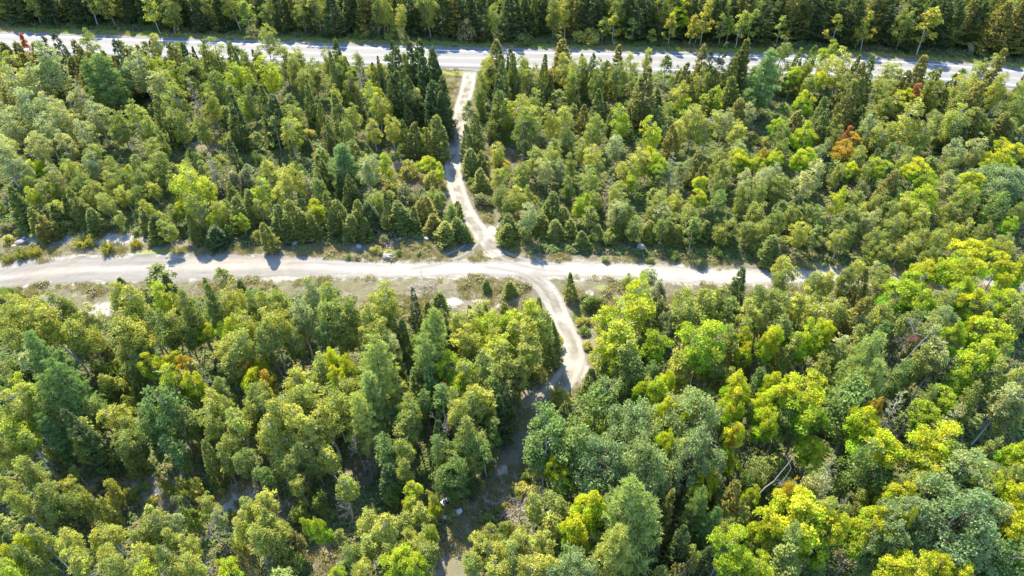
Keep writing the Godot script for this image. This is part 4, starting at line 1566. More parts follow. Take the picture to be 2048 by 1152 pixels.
yt 7.7 -99.9 7.5 2.5 3 5 1 47
yt 9.0 -121.5 5.0 3.1 4 5 1 47
yt 11.4 -116.1 5.2 2.3 5 5 1 47
yt -56.6 -39.7 7.2 2.8 1 2 1 53
yt -59.3 -45.9 6.2 2.6 2 2 1 53
yt 48.9 -43.4 6.4 2.3 1 2 1 54
yt 55.5 -38.0 5.9 2.5 2 2 1 54
yt 29.3 -40.2 4.5 2.7 1 2 1 57
yt 28.9 -37.4 5.2 2.8 2 2 1 57
yc -48.5 -30.1 7.0 2.4 1 1 1 0
yc 49.4 -29.3 7.3 2.1 1 1 1 1
yc 26.6 -26.4 5.1 1.8 1 1 1 4
yc 52.0 -96.1 5.4 2.1 1 6 1 13
yc 61.0 -97.1 7.2 2.4 2 6 1 13
yc 74.3 -86.0 5.5 2.2 3 6 1 13
yc 79.4 -86.4 5.2 2.1 4 6 1 13
yc 87.3 -98.9 5.0 2.4 5 6 1 13
yc 83.4 -88.6 5.4 1.7 6 6 1 13
yc -32.9 -86.3 6.6 1.9 1 1 1 14
yc -28.4 -92.9 5.6 2.0 1 3 1 15
yc -27.0 -89.8 4.9 1.8 2 3 1 15
yc -26.0 -91.5 6.2 2.0 3 3 1 15
yc 16.5 -94.9 4.8 1.8 1 1 1 17
yc -110.8 -137.5 6.3 2.6 1 6 1 18
yc -101.5 -135.1 7.5 1.8 2 6 1 18
yc -102.7 -136.8 5.8 1.8 3 6 1 18
yc -94.4 -138.5 5.6 1.7 4 6 1 18
yc -82.6 -132.4 4.5 1.9 5 6 1 18
yc -76.3 -133.1 6.6 2.3 6 6 1 18
yc 69.2 -128.7 6.0 1.9 1 5 1 19
yc 82.7 -129.2 7.3 1.9 2 5 1 19
yc 83.7 -124.7 5.7 2.2 3 5 1 19
yc 86.1 -123.0 7.2 2.2 4 5 1 19
yc 102.4 -126.5 7.3 2.1 5 5 1 19
yc -75.7 -137.9 7.3 1.8 1 6 1 20
yc -66.3 -135.8 6.9 1.8 2 6 1 20
yc -62.4 -135.5 5.0 2.5 3 6 1 20
yc -57.0 -138.7 5.1 2.0 4 6 1 20
yc -53.4 -136.1 6.5 1.9 5 6 1 20
yc -49.2 -122.6 4.7 2.2 6 6 1 20
yc -37.2 -138.4 7.3 2.6 1 5 1 21
yc -31.0 -124.5 4.7 2.2 2 5 1 21
yc -29.6 -127.4 6.4 2.0 3 5 1 21
yc -26.8 -131.6 7.1 1.8 4 5 1 21
yc -21.9 -133.4 4.6 2.5 5 5 1 21
yc 28.9 -123.5 4.6 2.1 1 4 1 22
yc 32.8 -126.6 6.4 2.0 2 4 1 22
yc 45.2 -131.4 4.6 2.2 3 4 1 22
yc 50.5 -125.0 5.2 2.3 4 4 1 22
yc -0.5 -129.0 5.8 1.9 1 3 1 23
yc 0.6 -133.1 5.0 2.5 2 3 1 23
yc 7.3 -124.4 7.2 1.8 3 3 1 23
yc -19.7 -84.5 7.5 2.0 1 1 1 27
yc 44.3 -85.5 6.6 2.6 1 1 1 28
yc -65.5 -53.5 5.1 2.2 1 1 1 30
yc 43.9 -51.7 5.6 2.0 1 1 1 31
yc -36.1 -51.2 5.8 2.1 1 1 1 32
yc -18.0 -51.3 6.8 2.0 1 1 1 33
yc 5.9 -46.4 6.7 2.4 1 1 1 35
yc -66.4 -62.8 6.8 1.8 1 5 1 36
yc -58.0 -60.9 6.1 2.0 2 5 1 36
yc -58.7 -62.8 6.1 1.9 3 5 1 36
yc -53.1 -67.4 6.1 2.6 4 5 1 36
yc -49.4 -65.1 4.9 1.7 5 5 1 36
yc 44.2 -61.0 6.7 1.8 1 5 1 37
yc 46.7 -62.5 5.4 2.3 2 5 1 37
yc 65.2 -61.8 7.4 1.7 3 5 1 37
yc 69.0 -68.3 7.3 1.9 4 5 1 37
yc 68.8 -62.2 5.5 1.9 5 5 1 37
yc -47.6 -68.4 5.7 2.5 1 5 1 38
yc -36.7 -66.3 6.3 2.2 2 5 1 38
yc -32.9 -63.6 6.0 1.9 3 5 1 38
yc -32.2 -65.9 6.0 1.9 4 5 1 38
yc -22.0 -63.7 4.8 2.5 5 5 1 38
yc -1.0 -63.0 5.1 1.9 1 2 1 39
yc 3.3 -61.5 6.5 1.7 2 2 1 39
yc 28.7 -64.8 5.0 1.8 1 4 1 40
yc 30.1 -66.7 6.3 2.3 2 4 1 40
yc 31.3 -68.4 6.8 2.2 3 4 1 40
yc 38.8 -61.4 7.4 2.0 4 4 1 40
yc 18.9 -62.1 6.8 2.5 1 1 1 41
yc -91.4 -110.5 5.5 2.5 1 5 1 42
yc -88.0 -113.6 6.3 1.9 2 5 1 42
yc -82.5 -119.5 5.8 2.0 3 5 1 42
yc -77.3 -111.6 5.1 2.0 4 5 1 42
yc -68.3 -112.4 5.0 2.1 5 5 1 42
yc 60.7 -121.7 5.7 1.9 1 10 1 43
yc 59.5 -116.5 5.4 2.2 2 10 1 43
yc 59.3 -102.0 5.1 1.7 3 10 1 43
yc 65.8 -115.5 4.8 2.3 4 10 1 43
yc 65.1 -112.4 4.9 2.4 5 10 1 43
yc 79.2 -102.9 4.9 1.9 6 10 1 43
yc 82.4 -101.8 7.0 2.3 7 10 1 43
yc 87.0 -101.1 7.0 1.8 8 10 1 43
yc 97.4 -116.8 4.7 1.8 9 10 1 43
yc 99.8 -119.1 7.0 2.4 10 10 1 43
yc -54.3 -99.2 6.2 2.0 1 7 1 44
yc -59.9 -117.7 4.6 2.2 2 7 1 44
yc -48.7 -101.6 6.3 2.5 3 7 1 44
yc -51.9 -113.9 5.5 2.1 4 7 1 44
yc -37.8 -99.8 7.3 1.9 5 7 1 44
yc -41.2 -114.8 6.2 2.5 6 7 1 44
yc -37.7 -107.6 4.6 2.1 7 7 1 44
yc -38.5 -120.0 4.5 2.4 1 9 1 45
yc -32.3 -106.9 7.0 2.1 2 9 1 45
yc -33.1 -115.1 5.7 1.8 3 9 1 45
yc -28.9 -99.9 6.6 1.9 4 9 1 45
yc -29.2 -118.9 5.8 1.7 5 9 1 45
yc -25.6 -110.0 6.9 2.5 6 9 1 45
yc -21.5 -111.0 5.5 1.7 7 9 1 45
yc -15.1 -110.6 6.6 1.8 8 9 1 45
yc -14.3 -106.8 6.7 2.3 9 9 1 45
yc 21.3 -110.7 7.4 2.3 1 3 1 46
yc 26.9 -119.4 5.6 2.2 2 3 1 46
yc 40.9 -102.2 4.7 2.6 3 3 1 46
yc 0.9 -121.8 6.2 2.1 1 4 1 47
yc 2.7 -116.2 6.2 2.1 2 4 1 47
yc 6.2 -117.6 5.5 2.0 3 4 1 47
yc 18.7 -112.8 5.4 2.6 4 4 1 47
yc -61.5 -45.9 5.6 2.2 1 2 1 53
yc -41.3 -45.2 4.6 1.9 2 2 1 53
yc 58.5 -42.0 7.4 2.6 1 1 1 54
"""
const ZONES := [
	"at the bottom edge, by left edge",
	"at the bottom edge, by right edge",
	"at the bottom edge, left of centre",
	"at the bottom edge, left of track",
	"at the bottom edge, right of centre",
	"at the bottom edge, right of track",
	"behind far highway verge, at far left",
	"behind far highway verge, at far right",
	"behind far highway verge, centre-left",
	"behind far highway verge, centre-right",
	"behind far highway verge, left of centre",
	"behind far highway verge, right of centre",
	"behind road-edge trees, by left edge",
	"behind road-edge trees, by right edge",
	"behind road-edge trees, left of centre",
	"behind road-edge trees, left of track",
	"behind road-edge trees, right of centre",
	"behind road-edge trees, right of track",
	"beside the highway, by left edge",
	"beside the highway, by right edge",
	"beside the highway, left of centre",
	"beside the highway, left of track",
	"beside the highway, right of centre",
	"beside the highway, right of track",
	"edging gravel road, by left edge",
	"edging gravel road, by right edge",
	"edging gravel road, left of centre",
	"edging gravel road, left of track",
	"edging gravel road, right of centre",
	"edging gravel road, right of track",
	"in the near forest, by left edge",
	"in the near forest, by right edge",
	"in the near forest, left of centre",
	"in the near forest, left of track",
	"in the near forest, right of centre",
	"in the near forest, right of track",
	"just below gravel road, by left edge",
	"just below gravel road, by right edge",
	"just below gravel road, left of centre",
	"just below gravel road, left of track",
	"just below gravel road, right of centre",
	"just below gravel road, right of track",
	"midway to the highway, by left edge",
	"midway to the highway, by right edge",
	"midway to the highway, left of centre",
	"midway to the highway, left of track",
	"midway to the highway, right of centre",
	"midway to the highway, right of track",
	"on far highway verge, at far left",
	"on far highway verge, at far right",
	"on far highway verge, centre-left",
	"on far highway verge, centre-right",
	"on far highway verge, right of centre",
	"toward the bottom edge, by left edge",
	"toward the bottom edge, by right edge",
	"toward the bottom edge, left of centre",
	"toward the bottom edge, left of track",
	"toward the bottom edge, right of centre",
	"toward the bottom edge, right of track"
]
const GROUND_PATCHES := """
dry -77.2 -82.4 10.2 3.7 1
dry -68.3 -81.8 14.9 3.6 1
dry -57.7 -80.5 11.6 2.9 1
dry -45.7 -79.3 10.8 2.1 1
dry -31.1 -79.6 15.4 2.1 1
dry -17.3 -80.0 12.4 3.3 1
dry -7.3 -81.2 7.0 4.8 1
dry -3.1 -84.0 4.0 8.7 1
dry -66.0 -69.1 10.7 4.0 1
dry -57.7 -67.9 5.0 3.6 1
dry -45.3 -71.1 9.4 2.3 1
dry -27.2 -71.3 12.4 2.3 1
dry -12.4 -68.7 12.1 6.0 1
dry -1.7 -68.8 8.5 6.6 1
dry 11.7 -67.6 5.6 8.9 1
dry 19.1 -69.9 7.9 3.1 1
dry 7.3 -77.6 11.4 2.1 1
dry 22.4 -76.8 12.8 1.8 .9
dry 35.8 -76.2 11.3 1.8 .7
dry 50.3 -74.5 11.9 1.5 .7
dry -11.0 -112.2 3.7 27.5 1
dry -13.4 -131.3 3.3 10.7 1
dry -7.7 -88.9 4.9 6.6 1
dry -1.1 -83.9 6.3 7.5 .9
dry -17.0 -100.2 10.5 6.1 .8
dry -3.0 -103.7 5.4 9.5 .7
dry -43.1 -39.1 7.2 3.1 1
dry -37.6 -37.6 4.9 2.6 1
dry -29.8 -37.4 4.4 3.6 1
dry -23.1 -36.7 4.4 2.6 .8
dry -17.3 -41.7 3.4 3.2 .8
dry -5.0 -40.5 3.9 4.4 1
dry -5.1 -36.9 3.8 4.7 1
dry -0.2 -40.0 3.9 5.6 1
dry 2.2 -47.3 2.0 6.4 1
dry -19.4 -31.7 2.6 3.2 1
dry 8.2 -56.4 3.9 5.8 1
dry -21.5 -59.6 2.0 1.8 .5
dry -56.1 -109.8 5.6 3.4 .7
dry 19.6 -123.0 4.0 4.0 .8
grey -72.7 -76.5 8.3 1.8 1
grey -64.1 -77.6 10.6 1.6 1
grey -55.4 -78.5 9.2 1.2 .9
grey -72.8 -82.9 7.1 1.7 .7
grey -62.4 -82.6 8.6 2.0 .7
grey -38.3 -77.6 14.4 1.6 .8
grey -24.5 -77.0 8.3 1.0 .8
grey -43.5 -38.8 5.0 1.8 1
grey -38.4 -38.5 2.2 1.8 .9
grey -30.5 -37.9 2.2 2.6 1
grey -5.1 -36.8 2.2 3.5 .35
grey -58.0 -67.0 2.8 2.0 .8
grey -10.2 -67.8 2.8 1.8 .7
grey -10.5 -100.9 1.4 4.6 .4
grey 8.2 -56.3 2.2 4.1 .8
grey 11.2 -70.0 2.2 2.1 .4
grey 16.9 -69.0 2.9 2.0 .5
grey -18.8 -79.3 4.6 0.9 .5
grey -1.0 -69.0 2.4 1.4 .8
grey -1.7 -68.4 2.1 1.2 .7
pale -8.5 -68.7 1.7 0.9 1
pale -1.7 -68.8 2.1 0.9 1
pale -3.0 -79.2 2.0 1.1 1.2
pale -4.6 -69.0 1.7 0.8 .6
pale -1.1 -41.0 1.0 1.7 .8
pale -3.1 -84.8 1.3 1.5 .7
pale -1.5 -86.1 1.8 1.2 .7
pale -14.5 -125.1 1.8 6.1 .6
pale -24.1 -70.5 1.4 0.8 .4
green -54.2 -79.6 5.4 0.8 1
green -12.8 -138.1 2.6 1.4 1.2
green -17.7 -138.1 6.5 1.4 1
green -35.7 -142.5 9.9 0.7 .8
green 30.9 -77.6 9.1 0.7 .8
green 43.5 -76.8 9.1 0.7 .6
green -2.6 -135.1 6.4 1.3 .6
green -5.8 -82.3 1.6 1.1 .5
green 13.5 -71.6 2.2 0.9 .6
green -15.0 -73.1 8.8 0.4 .3
green -45.6 -72.1 14.6 0.4 .4
green -66.6 -70.2 11.5 0.6 .3
"""
const GRAVEL_LINE := "-79.97 -73.36 4.74; -75.66 -73.58 4.54; -67.50 -75.22 5.09; -58.52 -75.55 5.33; -50.85 -75.88 5.58; -40.47 -76.11 5.15; -29.99 -76.00 3.80; -23.15 -75.55 2.78; -12.74 -75.55 2.44; -2.40 -75.66 2.45; 5.47 -75.55 2.67; 15.77 -75.22 2.65; 24.07 -74.34 2.95; 31.70 -73.90 2.60; 41.96 -73.80 2.17; 49.95 -73.58 1.51; 57.25 -73.36 1.08; 64.53 -73.15 1.07; 75.46 -72.93 1.07; 82.75 -72.83 1.07"
const TRACK_LINE_FAR := "-9.05 -140.17; -9.14 -137.39; -9.25 -132.91; -9.57 -128.63; -10.05 -124.13; -10.32 -118.13; -10.81 -111.79; -10.74 -106.03; -10.46 -101.57; -9.88 -97.77; -8.86 -93.43; -7.19 -88.39; -5.77 -85.41; -4.42 -83.03; -3.02 -80.49; -1.61 -78.50; 0.45 -76.44"
const TRACK_LINE_NEAR := "1.20 -75.77; 2.82 -74.01; 4.11 -72.51; 5.14 -70.83; 5.98 -68.38; 6.80 -65.06; 7.48 -62.44; 8.04 -60.46; 8.10 -58.28; 7.51 -56.17; 6.43 -54.14; 5.28 -52.55; 3.79 -51.39; 2.34 -50.03; 1.33 -47.69; 0.59 -44.82; -0.63 -41.19; -1.34 -39.37; -3.06 -37.13; -4.77 -35.10; -5.35 -32.99; -5.98 -31.11; -6.32 -29.31; -6.62 -27.09"
const HIGHWAY_LINE := "-150.00 -155.40; -115.00 -153.40; -84.00 -151.00; -50.00 -148.20; -18.40 -145.90; 0.00 -144.80; 20.00 -143.80; 38.00 -143.00; 56.00 -142.00; 83.00 -140.20; 100.00 -137.40; 109.50 -135.20; 150.00 -123.60"

# kind: name, category, words, plural words, tone (linear albedo), shape family
const KINDS := {
	"as": ["aspen_tree", "aspen tree", "silvery green aspen", [0.599, 0.540, 0.262], "aspen"],
	"al": ["poplar_tree", "poplar tree", "light green poplar", [0.599, 0.530, 0.121], "aspen"],
	"ag": ["leafy_tree", "leafy tree", "mid-green leafy tree", [0.427, 0.410, 0.116], "leafy"],
	"ay": ["poplar_tree", "poplar tree", "yellowish lime poplar", [0.66, 0.62, 0.065], "aspen"],
	"co": ["cedar_tree", "cedar tree", "olive brown cedar", [0.350, 0.310, 0.097], "cedar"],
	"cd": ["cedar_tree", "cedar tree", "dark green cedar", [0.161, 0.205, 0.082], "cedar"],
	"cg": ["cedar_tree", "cedar tree", "plain green cedar", [0.322, 0.340, 0.102], "cedar"],
	"sd": ["spruce_tree", "spruce tree", "dark narrow spruce", [0.105, 0.140, 0.073], "spruce"],
	"pb": ["pine_tree", "pine tree", "blue-green pine", [0.283, 0.370, 0.145], "pine"],
	"pg": ["pine_tree", "pine tree", "pale green pine", [0.488, 0.500, 0.165], "pine"],
	"my": ["maple_tree", "maple tree", "yellow maple", [0.75, 0.62, 0.05], "maple"],
	"ml": ["maple_tree", "maple tree", "lime green maple", [0.58, 0.58, 0.055], "maple"],
	"mo": ["maple_tree", "maple tree", "orange maple", [0.73, 0.42, 0.065], "maple"],
	"mr": ["maple_tree", "maple tree", "red spiry maple", [0.62, 0.20, 0.08], "spire"],
	"ob": ["oak_tree", "oak tree", "grey-green oak", [0.400, 0.430, 0.209], "oak"],
	"og": ["hardwood_tree", "hardwood tree", "deep green hardwood", [0.278, 0.340, 0.112], "leafy"],
	"tg": ["tamarack_tree", "tamarack tree", "thin grey-green tamarack", [0.411, 0.370, 0.223], "tamarack"],
	"dd": ["dead_tree", "dead tree", "bare dead tree", [0.649, 0.446, 0.489], "dead"],
	"sy": ["shrub", "shrub", "yellow-green shrub", [0.666, 0.540, 0.175], "shrub"],
	"sg": ["shrub", "shrub", "green shrub", [0.400, 0.410, 0.126], "shrub"],
	"sr": ["shrub", "shrub", "reddish brown shrub", [0.42, 0.35, 0.20], "shrub"],
	"sb": ["shrub", "shrub", "blue-grey shrub", [0.519, 0.456, 0.370], "shrub"],
	"sj": ["juniper_shrub", "juniper", "low golden juniper", [0.400, 0.375, 0.097], "juniper"],
	"pl": ["poplar_sapling", "sapling", "slim lime sapling", [0.588, 0.560, 0.126], "sapling"],
	"po": ["poplar_sapling", "sapling", "slim yellow sapling", [0.66, 0.52, 0.09], "sapling"],
	"yt": ["young_tree", "young tree", "small understorey tree", [0.377, 0.380, 0.116], "sapling"],
	"yc": ["young_conifer", "young conifer", "dark understorey conifer", [0.211, 0.250, 0.092], "cedar"],
}
const ORDINALS := ["", "", "second", "third", "fourth", "fifth", "sixth", "seventh", "eighth", "ninth", "tenth", "eleventh", "twelfth", "thirteenth", "fourteenth", "fifteenth", "sixteenth", "seventeenth", "eighteenth", "nineteenth", "twentieth"]
const NUMBERS := ["", "one", "two", "three", "four", "five", "six", "seven", "eight", "nine", "ten", "eleven", "twelve", "thirteen", "fourteen", "fifteen", "sixteen", "seventeen", "eighteen", "nineteen", "twenty"]
# size words by family of kind: small, middle, tall
const SIZES := ["short ", "", "tall "]

var rng := RandomNumberGenerator.new()
var V := PackedVector3Array()
var C := PackedColorArray()
var I := PackedInt32Array()
var protos := {}     # family -> array of {crown, trunk, r, h}
var materials := {}
var used := {}


func _ready() -> void:
	# ---- camera, sky, sun, exposure
	var cam := Camera3D.new()
	cam.name = "camera"
	cam.fov = 45.76
	cam.near = 0.5
	cam.far = 900.0
	add_child(cam)
	cam.position = Vector3(0, 69, 0)
	cam.rotation_degrees = Vector3(-44, 0, 0)
	cam.current = true
	var world := WorldEnvironment.new()
	world.name = "environment"
	var env := Environment.new()
	env.background_mode = Environment.BG_SKY
	var sky := Sky.new()
	var sm := ProceduralSkyMaterial.new()
	sm.sky_top_color = Color(0.40, 0.51, 0.68)
	sm.sky_horizon_color = Color(0.74, 0.80, 0.88)
	sm.sky_curve = 0.12
	sm.ground_bottom_color = Color(0.16, 0.18, 0.12)
	sm.ground_horizon_color = Color(0.5, 0.56, 0.58)
	sm.sky_energy_multiplier = 1.25
	sky.sky_material = sm
	env.sky = sky
	env.tonemap_mode = Environment.TONE_MAPPER_LINEAR
	env.tonemap_exposure = 2.85
	env.sdfgi_enabled = true
	env.ssao_enabled = true
	env.ssil_enabled = true
	world.environment = env
	add_child(world)
	var sun := DirectionalLight3D.new()
	sun.name = "sun"
	sun.light_color = Color(1.0, 0.955, 0.87)
	sun.light_energy = 1.6
	sun.light_angular_distance = 0.55
	sun.shadow_enabled = true
	var el := deg_to_rad(51.0)
	var az := deg_to_rad(21.0)
	sun.basis = Basis.looking_at(Vector3(sin(az) * cos(el), -sin(el), cos(az) * cos(el)))
	add_child(sun)

	build_ground()
	build_roads()
	build_prototypes()
	plant_trees()
	build_far_forest()
	build_ground_cover()
	build_objects()


# ------------------------------------------------------------------ helpers
func numbered(called: String) -> String:
	var n: int = used.get(called, 0)
	used[called] = n + 1
	return called if n == 0 else "%s_%03d" % [called, n]


func thing(called: String, label: String, category: String, at := Vector3.ZERO, turn := 0.0, group := "") -> Node3D:
	var o := Node3D.new()
	o.name = numbered(called)
	add_child(o, true)
	o.position = at
	o.rotation.y = turn
	o.set_meta("label", label)
	o.set_meta("category", category)
	if group:
		o.set_meta("group", group)
	return o


func part(called: String, mesh: Mesh, mat: Material, parent: Node) -> MeshInstance3D:
	var o := MeshInstance3D.new()
	o.name = called
	o.mesh = mesh
	if mat:
		o.material_override = mat
	parent.add_child(o, true)
	return o


func structure(called: String, mesh: Mesh, mat: Material) -> MeshInstance3D:
	var o := part(called, mesh, mat, self)
	o.set_meta("kind", "structure")
	return o


func lin(r: float, g: float, b: float) -> Color:
	return Color(r, g, b).linear_to_srgb()


func matte(called: String, c: Color, rough := 0.9, spec := 0.3) -> StandardMaterial3D:
	if materials.has(called):
		return materials[called]
	var m := StandardMaterial3D.new()
	m.resource_name = called
	m.albedo_color = c
	m.roughness = rough
	m.metallic_specular = spec
	m.vertex_color_use_as_albedo = true
	materials[called] = m
	return m


func leaf_material(called: String, t: Array, through := 0.5, gain := 1.0) -> StandardMaterial3D:
	if materials.has(called):
		return materials[called]
	var m := matte(called, lin(minf(t[0] * gain * LEAF_GAIN, 0.97), minf(t[1] * gain * LEAF_GAIN, 0.97), t[2] * gain * LEAF_GAIN), 0.62, 0.35)
	m.backlight_enabled = true
	m.backlight = lin(through * 0.92, through, through * 0.45)
	return m


func parse_line(s: String) -> Array:
	var out := []
	for e in s.split(";"):
		var q := e.strip_edges().split(" ")
		var v := []
		for x in q:
			v.append(float(x))
		out.append(v)
	return out


func begin() -> void:
	V = PackedVector3Array()
	C = PackedColorArray()
	I = PackedInt32Array()


func commit(with_normals := false) -> ArrayMesh:
	var a := []
	a.resize(Mesh.ARRAY_MAX)
	a[Mesh.ARRAY_VERTEX] = V
	a[Mesh.ARRAY_COLOR] = C
	a[Mesh.ARRAY_INDEX] = I
	var m := ArrayMesh.new()
	if with_normals:
		var st := SurfaceTool.new()
		m.add_surface_from_arrays(Mesh.PRIMITIVE_TRIANGLES, a)
		st.create_from(m, 0)
		st.generate_normals()
		return st.commit()
	m.add_surface_from_arrays(Mesh.PRIMITIVE_TRIANGLES, a)
	return m


func leaf(p: Vector3, d: Vector3, n: Vector3, l: float, w: float, c: Color) -> void:
	var s := d.cross(n).normalized() * (w * 0.5)
	var k := V.size()
	var mid := p + d * (l * 0.45) + n * (l * 0.08)
	V.append(p)
	V.append(mid + s)
	V.append(p + d * l - n * (l * 0.1))
	V.append(mid - s)
	C.append(c)
	C.append(c)
	C.append(c)
	C.append(c)
	I.append(k)
	I.append(k + 1)
	I.append(k + 2)
	I.append(k)
	I.append(k + 2)
	I.append(k + 3)


func rv() -> Vector3:
	return Vector3(rng.randf_range(-1, 1), rng.randf_range(-1, 1), rng.randf_range(-1, 1))


func rdir() -> Vector3:
	var v := rv()
	while v.length_squared() > 1.0 or v.length_squared() < 0.02:
		v = rv()
	return v.normalized()


# a tapered tube along points
func tube(pts: Array, r0: float, r1: float, sides: int, c: Color) -> void:
	var first := V.size()
	var n := pts.size()
	for i in n:
		var d: Vector3 = (pts[mini(i + 1, n - 1)] - pts[maxi(i - 1, 0)]).normalized()
		var u := d.cross(Vector3(0.31, 0.2, 0.93)).normalized()
		var v := d.cross(u)
		var r := lerpf(r0, r1, float(i) / (n - 1))
		for k in sides:
			var a := TAU * k / sides
			V.append(pts[i] + (u * cos(a) + v * sin(a)) * r)
			var sh := 1.0 - 0.25 * rng.randf()
			C.append(Color(c.r * sh, c.g * sh, c.b * sh))
	for i in n - 1:
		for k in sides:
			var a := first + i * sides + k
			var b := first + i * sides + (k + 1) % sides
			I.append_array(PackedInt32Array([a, a + sides, b, b, a + sides, b + sides]))


func bend(a: Vector3, b: Vector3, wob: float, n: int) -> Array:
	var out := [a]
	for i in range(1, n):
		out.append(a.lerp(b, float(i) / n) + rv() * wob)
	out.append(b)
	return out


# ------------------------------------------------------------------ crowns
func profile(kind: String, t: float) -> float:
	match kind:
		"aspen":
			return lerpf(0.5, 1.0, t / 0.4) if t < 0.4 else sqrt(maxf(0.0, 1.0 - pow((t - 0.4) / 0.62, 2)))
		"spire":
			return lerpf(0.75, 1.0, t / 0.2) if t < 0.2 else pow(1.0 - (t - 0.2) / 0.8, 0.8) + 0.05
		"oak":
			return lerpf(0.75, 1.0, t / 0.35) if t < 0.35 else sqrt(maxf(0.0, 1.0 - pow((t - 0.35) / 0.67, 2)))
		"sapling":
			return lerpf(0.6, 1.0, t / 0.3) if t < 0.3 else pow(maxf(0.0, 1.0 - (t - 0.3) / 0.72), 0.7)
		"shrub":
			return sqrt(maxf(0.0, 1.0 - pow(t, 2.2))) 
	return sqrt(maxf(0.05, 1.0 - pow(2.0 * t - 0.95, 2)))


# leafy crown of many clumps; returns clump centres for the limbs
func leafy(seed_value: int, prof: String, rad: float, base: float, ch: float, clumps: int, cr: float, per: int, l: float, w: float, flat := 0.7, turn_colour := 0.0) -> Array:
	rng.seed = seed_value
	begin()
	var centres := []
	var lob := rng.randf() * TAU
	var lobes := rng.randi_range(3, 5)
	# several leaders, each with a dome of its own
	var leaders := []
	for i in rng.randi_range(3, 5) if prof != "oak" else 7:
		var la := rng.randf() * TAU
		var lr := rad * rng.randf_range(0.25, 0.62)
		var broad := prof in ["round", "oak"]
		leaders.append([Vector2(cos(la), sin(la)) * lr, rng.randf_range(0.74, 0.96) if broad else rng.randf_range(0.62, 0.92), rng.randf_range(0.5, 0.68) if broad else rng.randf_range(0.46, 0.66)])
	leaders[0] = [Vector2(rng.randf_range(-0.2, 0.2), rng.randf_range(-0.2, 0.2)) * rad, 1.0, 0.6]
	if prof in ["spire", "sapling"]:
		leaders = [[Vector2.ZERO, 1.0, 1.0]]
	for i in clumps:
		var t := pow(rng.randf(), 0.8)
		var ang := rng.randf() * TAU
		var ld: Array = leaders[i % leaders.size()]
		var edge: float = rad * ld[2] * profile(prof, t) * (1.0 + 0.16 * sin(ang * lobes + lob + t * 4.0))
		var rr := maxf(0.0, edge - cr * 0.4) * sqrt(rng.randf_range(0.3, 1.0))
		if prof in ["round", "oak"]:
			edge = rad * profile(prof, t) * (1.0 + 0.2 * sin(ang * lobes + lob + t * 3.0))
			rr = maxf(0.0, edge - cr * 0.5) * sqrt(rng.randf_range(0.2, 1.0))
			ld = [Vector2.ZERO, 0.86 + 0.14 * sin(ang * (lobes - 1) + lob * 2.0), 1.0]
		var c := Vector3(ld[0].x * (0.55 + 0.45 * t) + cos(ang) * rr, base + t * (ch * ld[1] - cr * 0.4), ld[0].y * (0.55 + 0.45 * t) + sin(ang) * rr)
		centres.append(c)
		var size := cr * rng.randf_range(0.65, 1.3) * (0.75 if t > 0.85 else 1.0)
		var bright := rng.randf_range(0.62, 1.0)
		var green := clampf((1.0 - t) * 1.1 + rng.randf_range(-0.35, 0.25), 0.0, 1.0) * turn_colour
		var tone := Color(bright * (1.0 - 0.5 * green) * rng.randf_range(0.94 if turn_colour > 0.0 else 0.85, 1.0), bright * (1.0 - 0.12 * green), bright * (1.0 - 0.1 * green))
		var out := Vector3(c.x, (c.y - base - ch * 0.35) * 0.8, c.z).normalized()
		var nleaf := int(per * size * size / (cr * cr))
		for k in nleaf:
			var u := rdir()
			if u.dot(out + Vector3.UP * 0.6) < -0.25:
				u = -u
			var p := c + Vector3(u.x, u.y * flat, u.z) * size * pow(rng.randf(), 0.45)
			var n := (u * 0.6 + Vector3.UP * 0.5 + rv() * 1.0).normalized()
			var d := n.cross(rv()).normalized()
			var b := rng.randf_range(0.62 if turn_colour > 0.0 else 0.5, 1.0)
			var yl := rng.randf_range(0.93 if turn_colour > 0.0 else 0.85, 1.0)
			leaf(p, d, n, l * rng.randf_range(0.5, 1.45), w * rng.randf_range(0.6, 1.35), Color(tone.r * b * yl, tone.g * b, tone.b * b * rng.randf_range(0.7, 1.0)))
	return centres


func woody(seed_value: int, base: float, top: float, centres: Array, limbs: int, r0: float, c: Color, stems := 1) -> ArrayMesh:
	rng.seed = seed_value + 99
	begin()
	var spine := bend(Vector3(0, -0.25, 0), Vector3(rng.randf_range(-0.3, 0.3), top, rng.randf_range(-0.3, 0.3)), r0 * 0.7, 6)
	if stems == 1:
		tube(spine, r0, r0 * 0.22, 6, c)
	for i in mini(limbs, centres.size()):
		var e: Vector3 = centres[i]
		var start: Vector3
		if stems == 1:
			var hh := clampf((e.y - Vector2(e.x, e.z).length() * rng.randf_range(0.6, 1.1)), base * 0.55, top * 0.92)
			var q := (hh + 0.25) / (top + 0.25) * 6.0
			start = (spine[int(q)] as Vector3).lerp(spine[mini(int(q) + 1, 6)], q - int(q))
		else:
			start = Vector3(rng.randf_range(-0.25, 0.25), -0.1, rng.randf_range(-0.25, 0.25))
		tube(bend(start, e, 0.16, 3), r0 * 0.4, r0 * 0.08, 4, c)
		if rng.randf() < 0.6:
			tube(bend(start.lerp(e, 0.6), e + rv() * 0.8, 0.1, 2), r0 * 0.2, 0.012, 3, c)
	return commit(true)


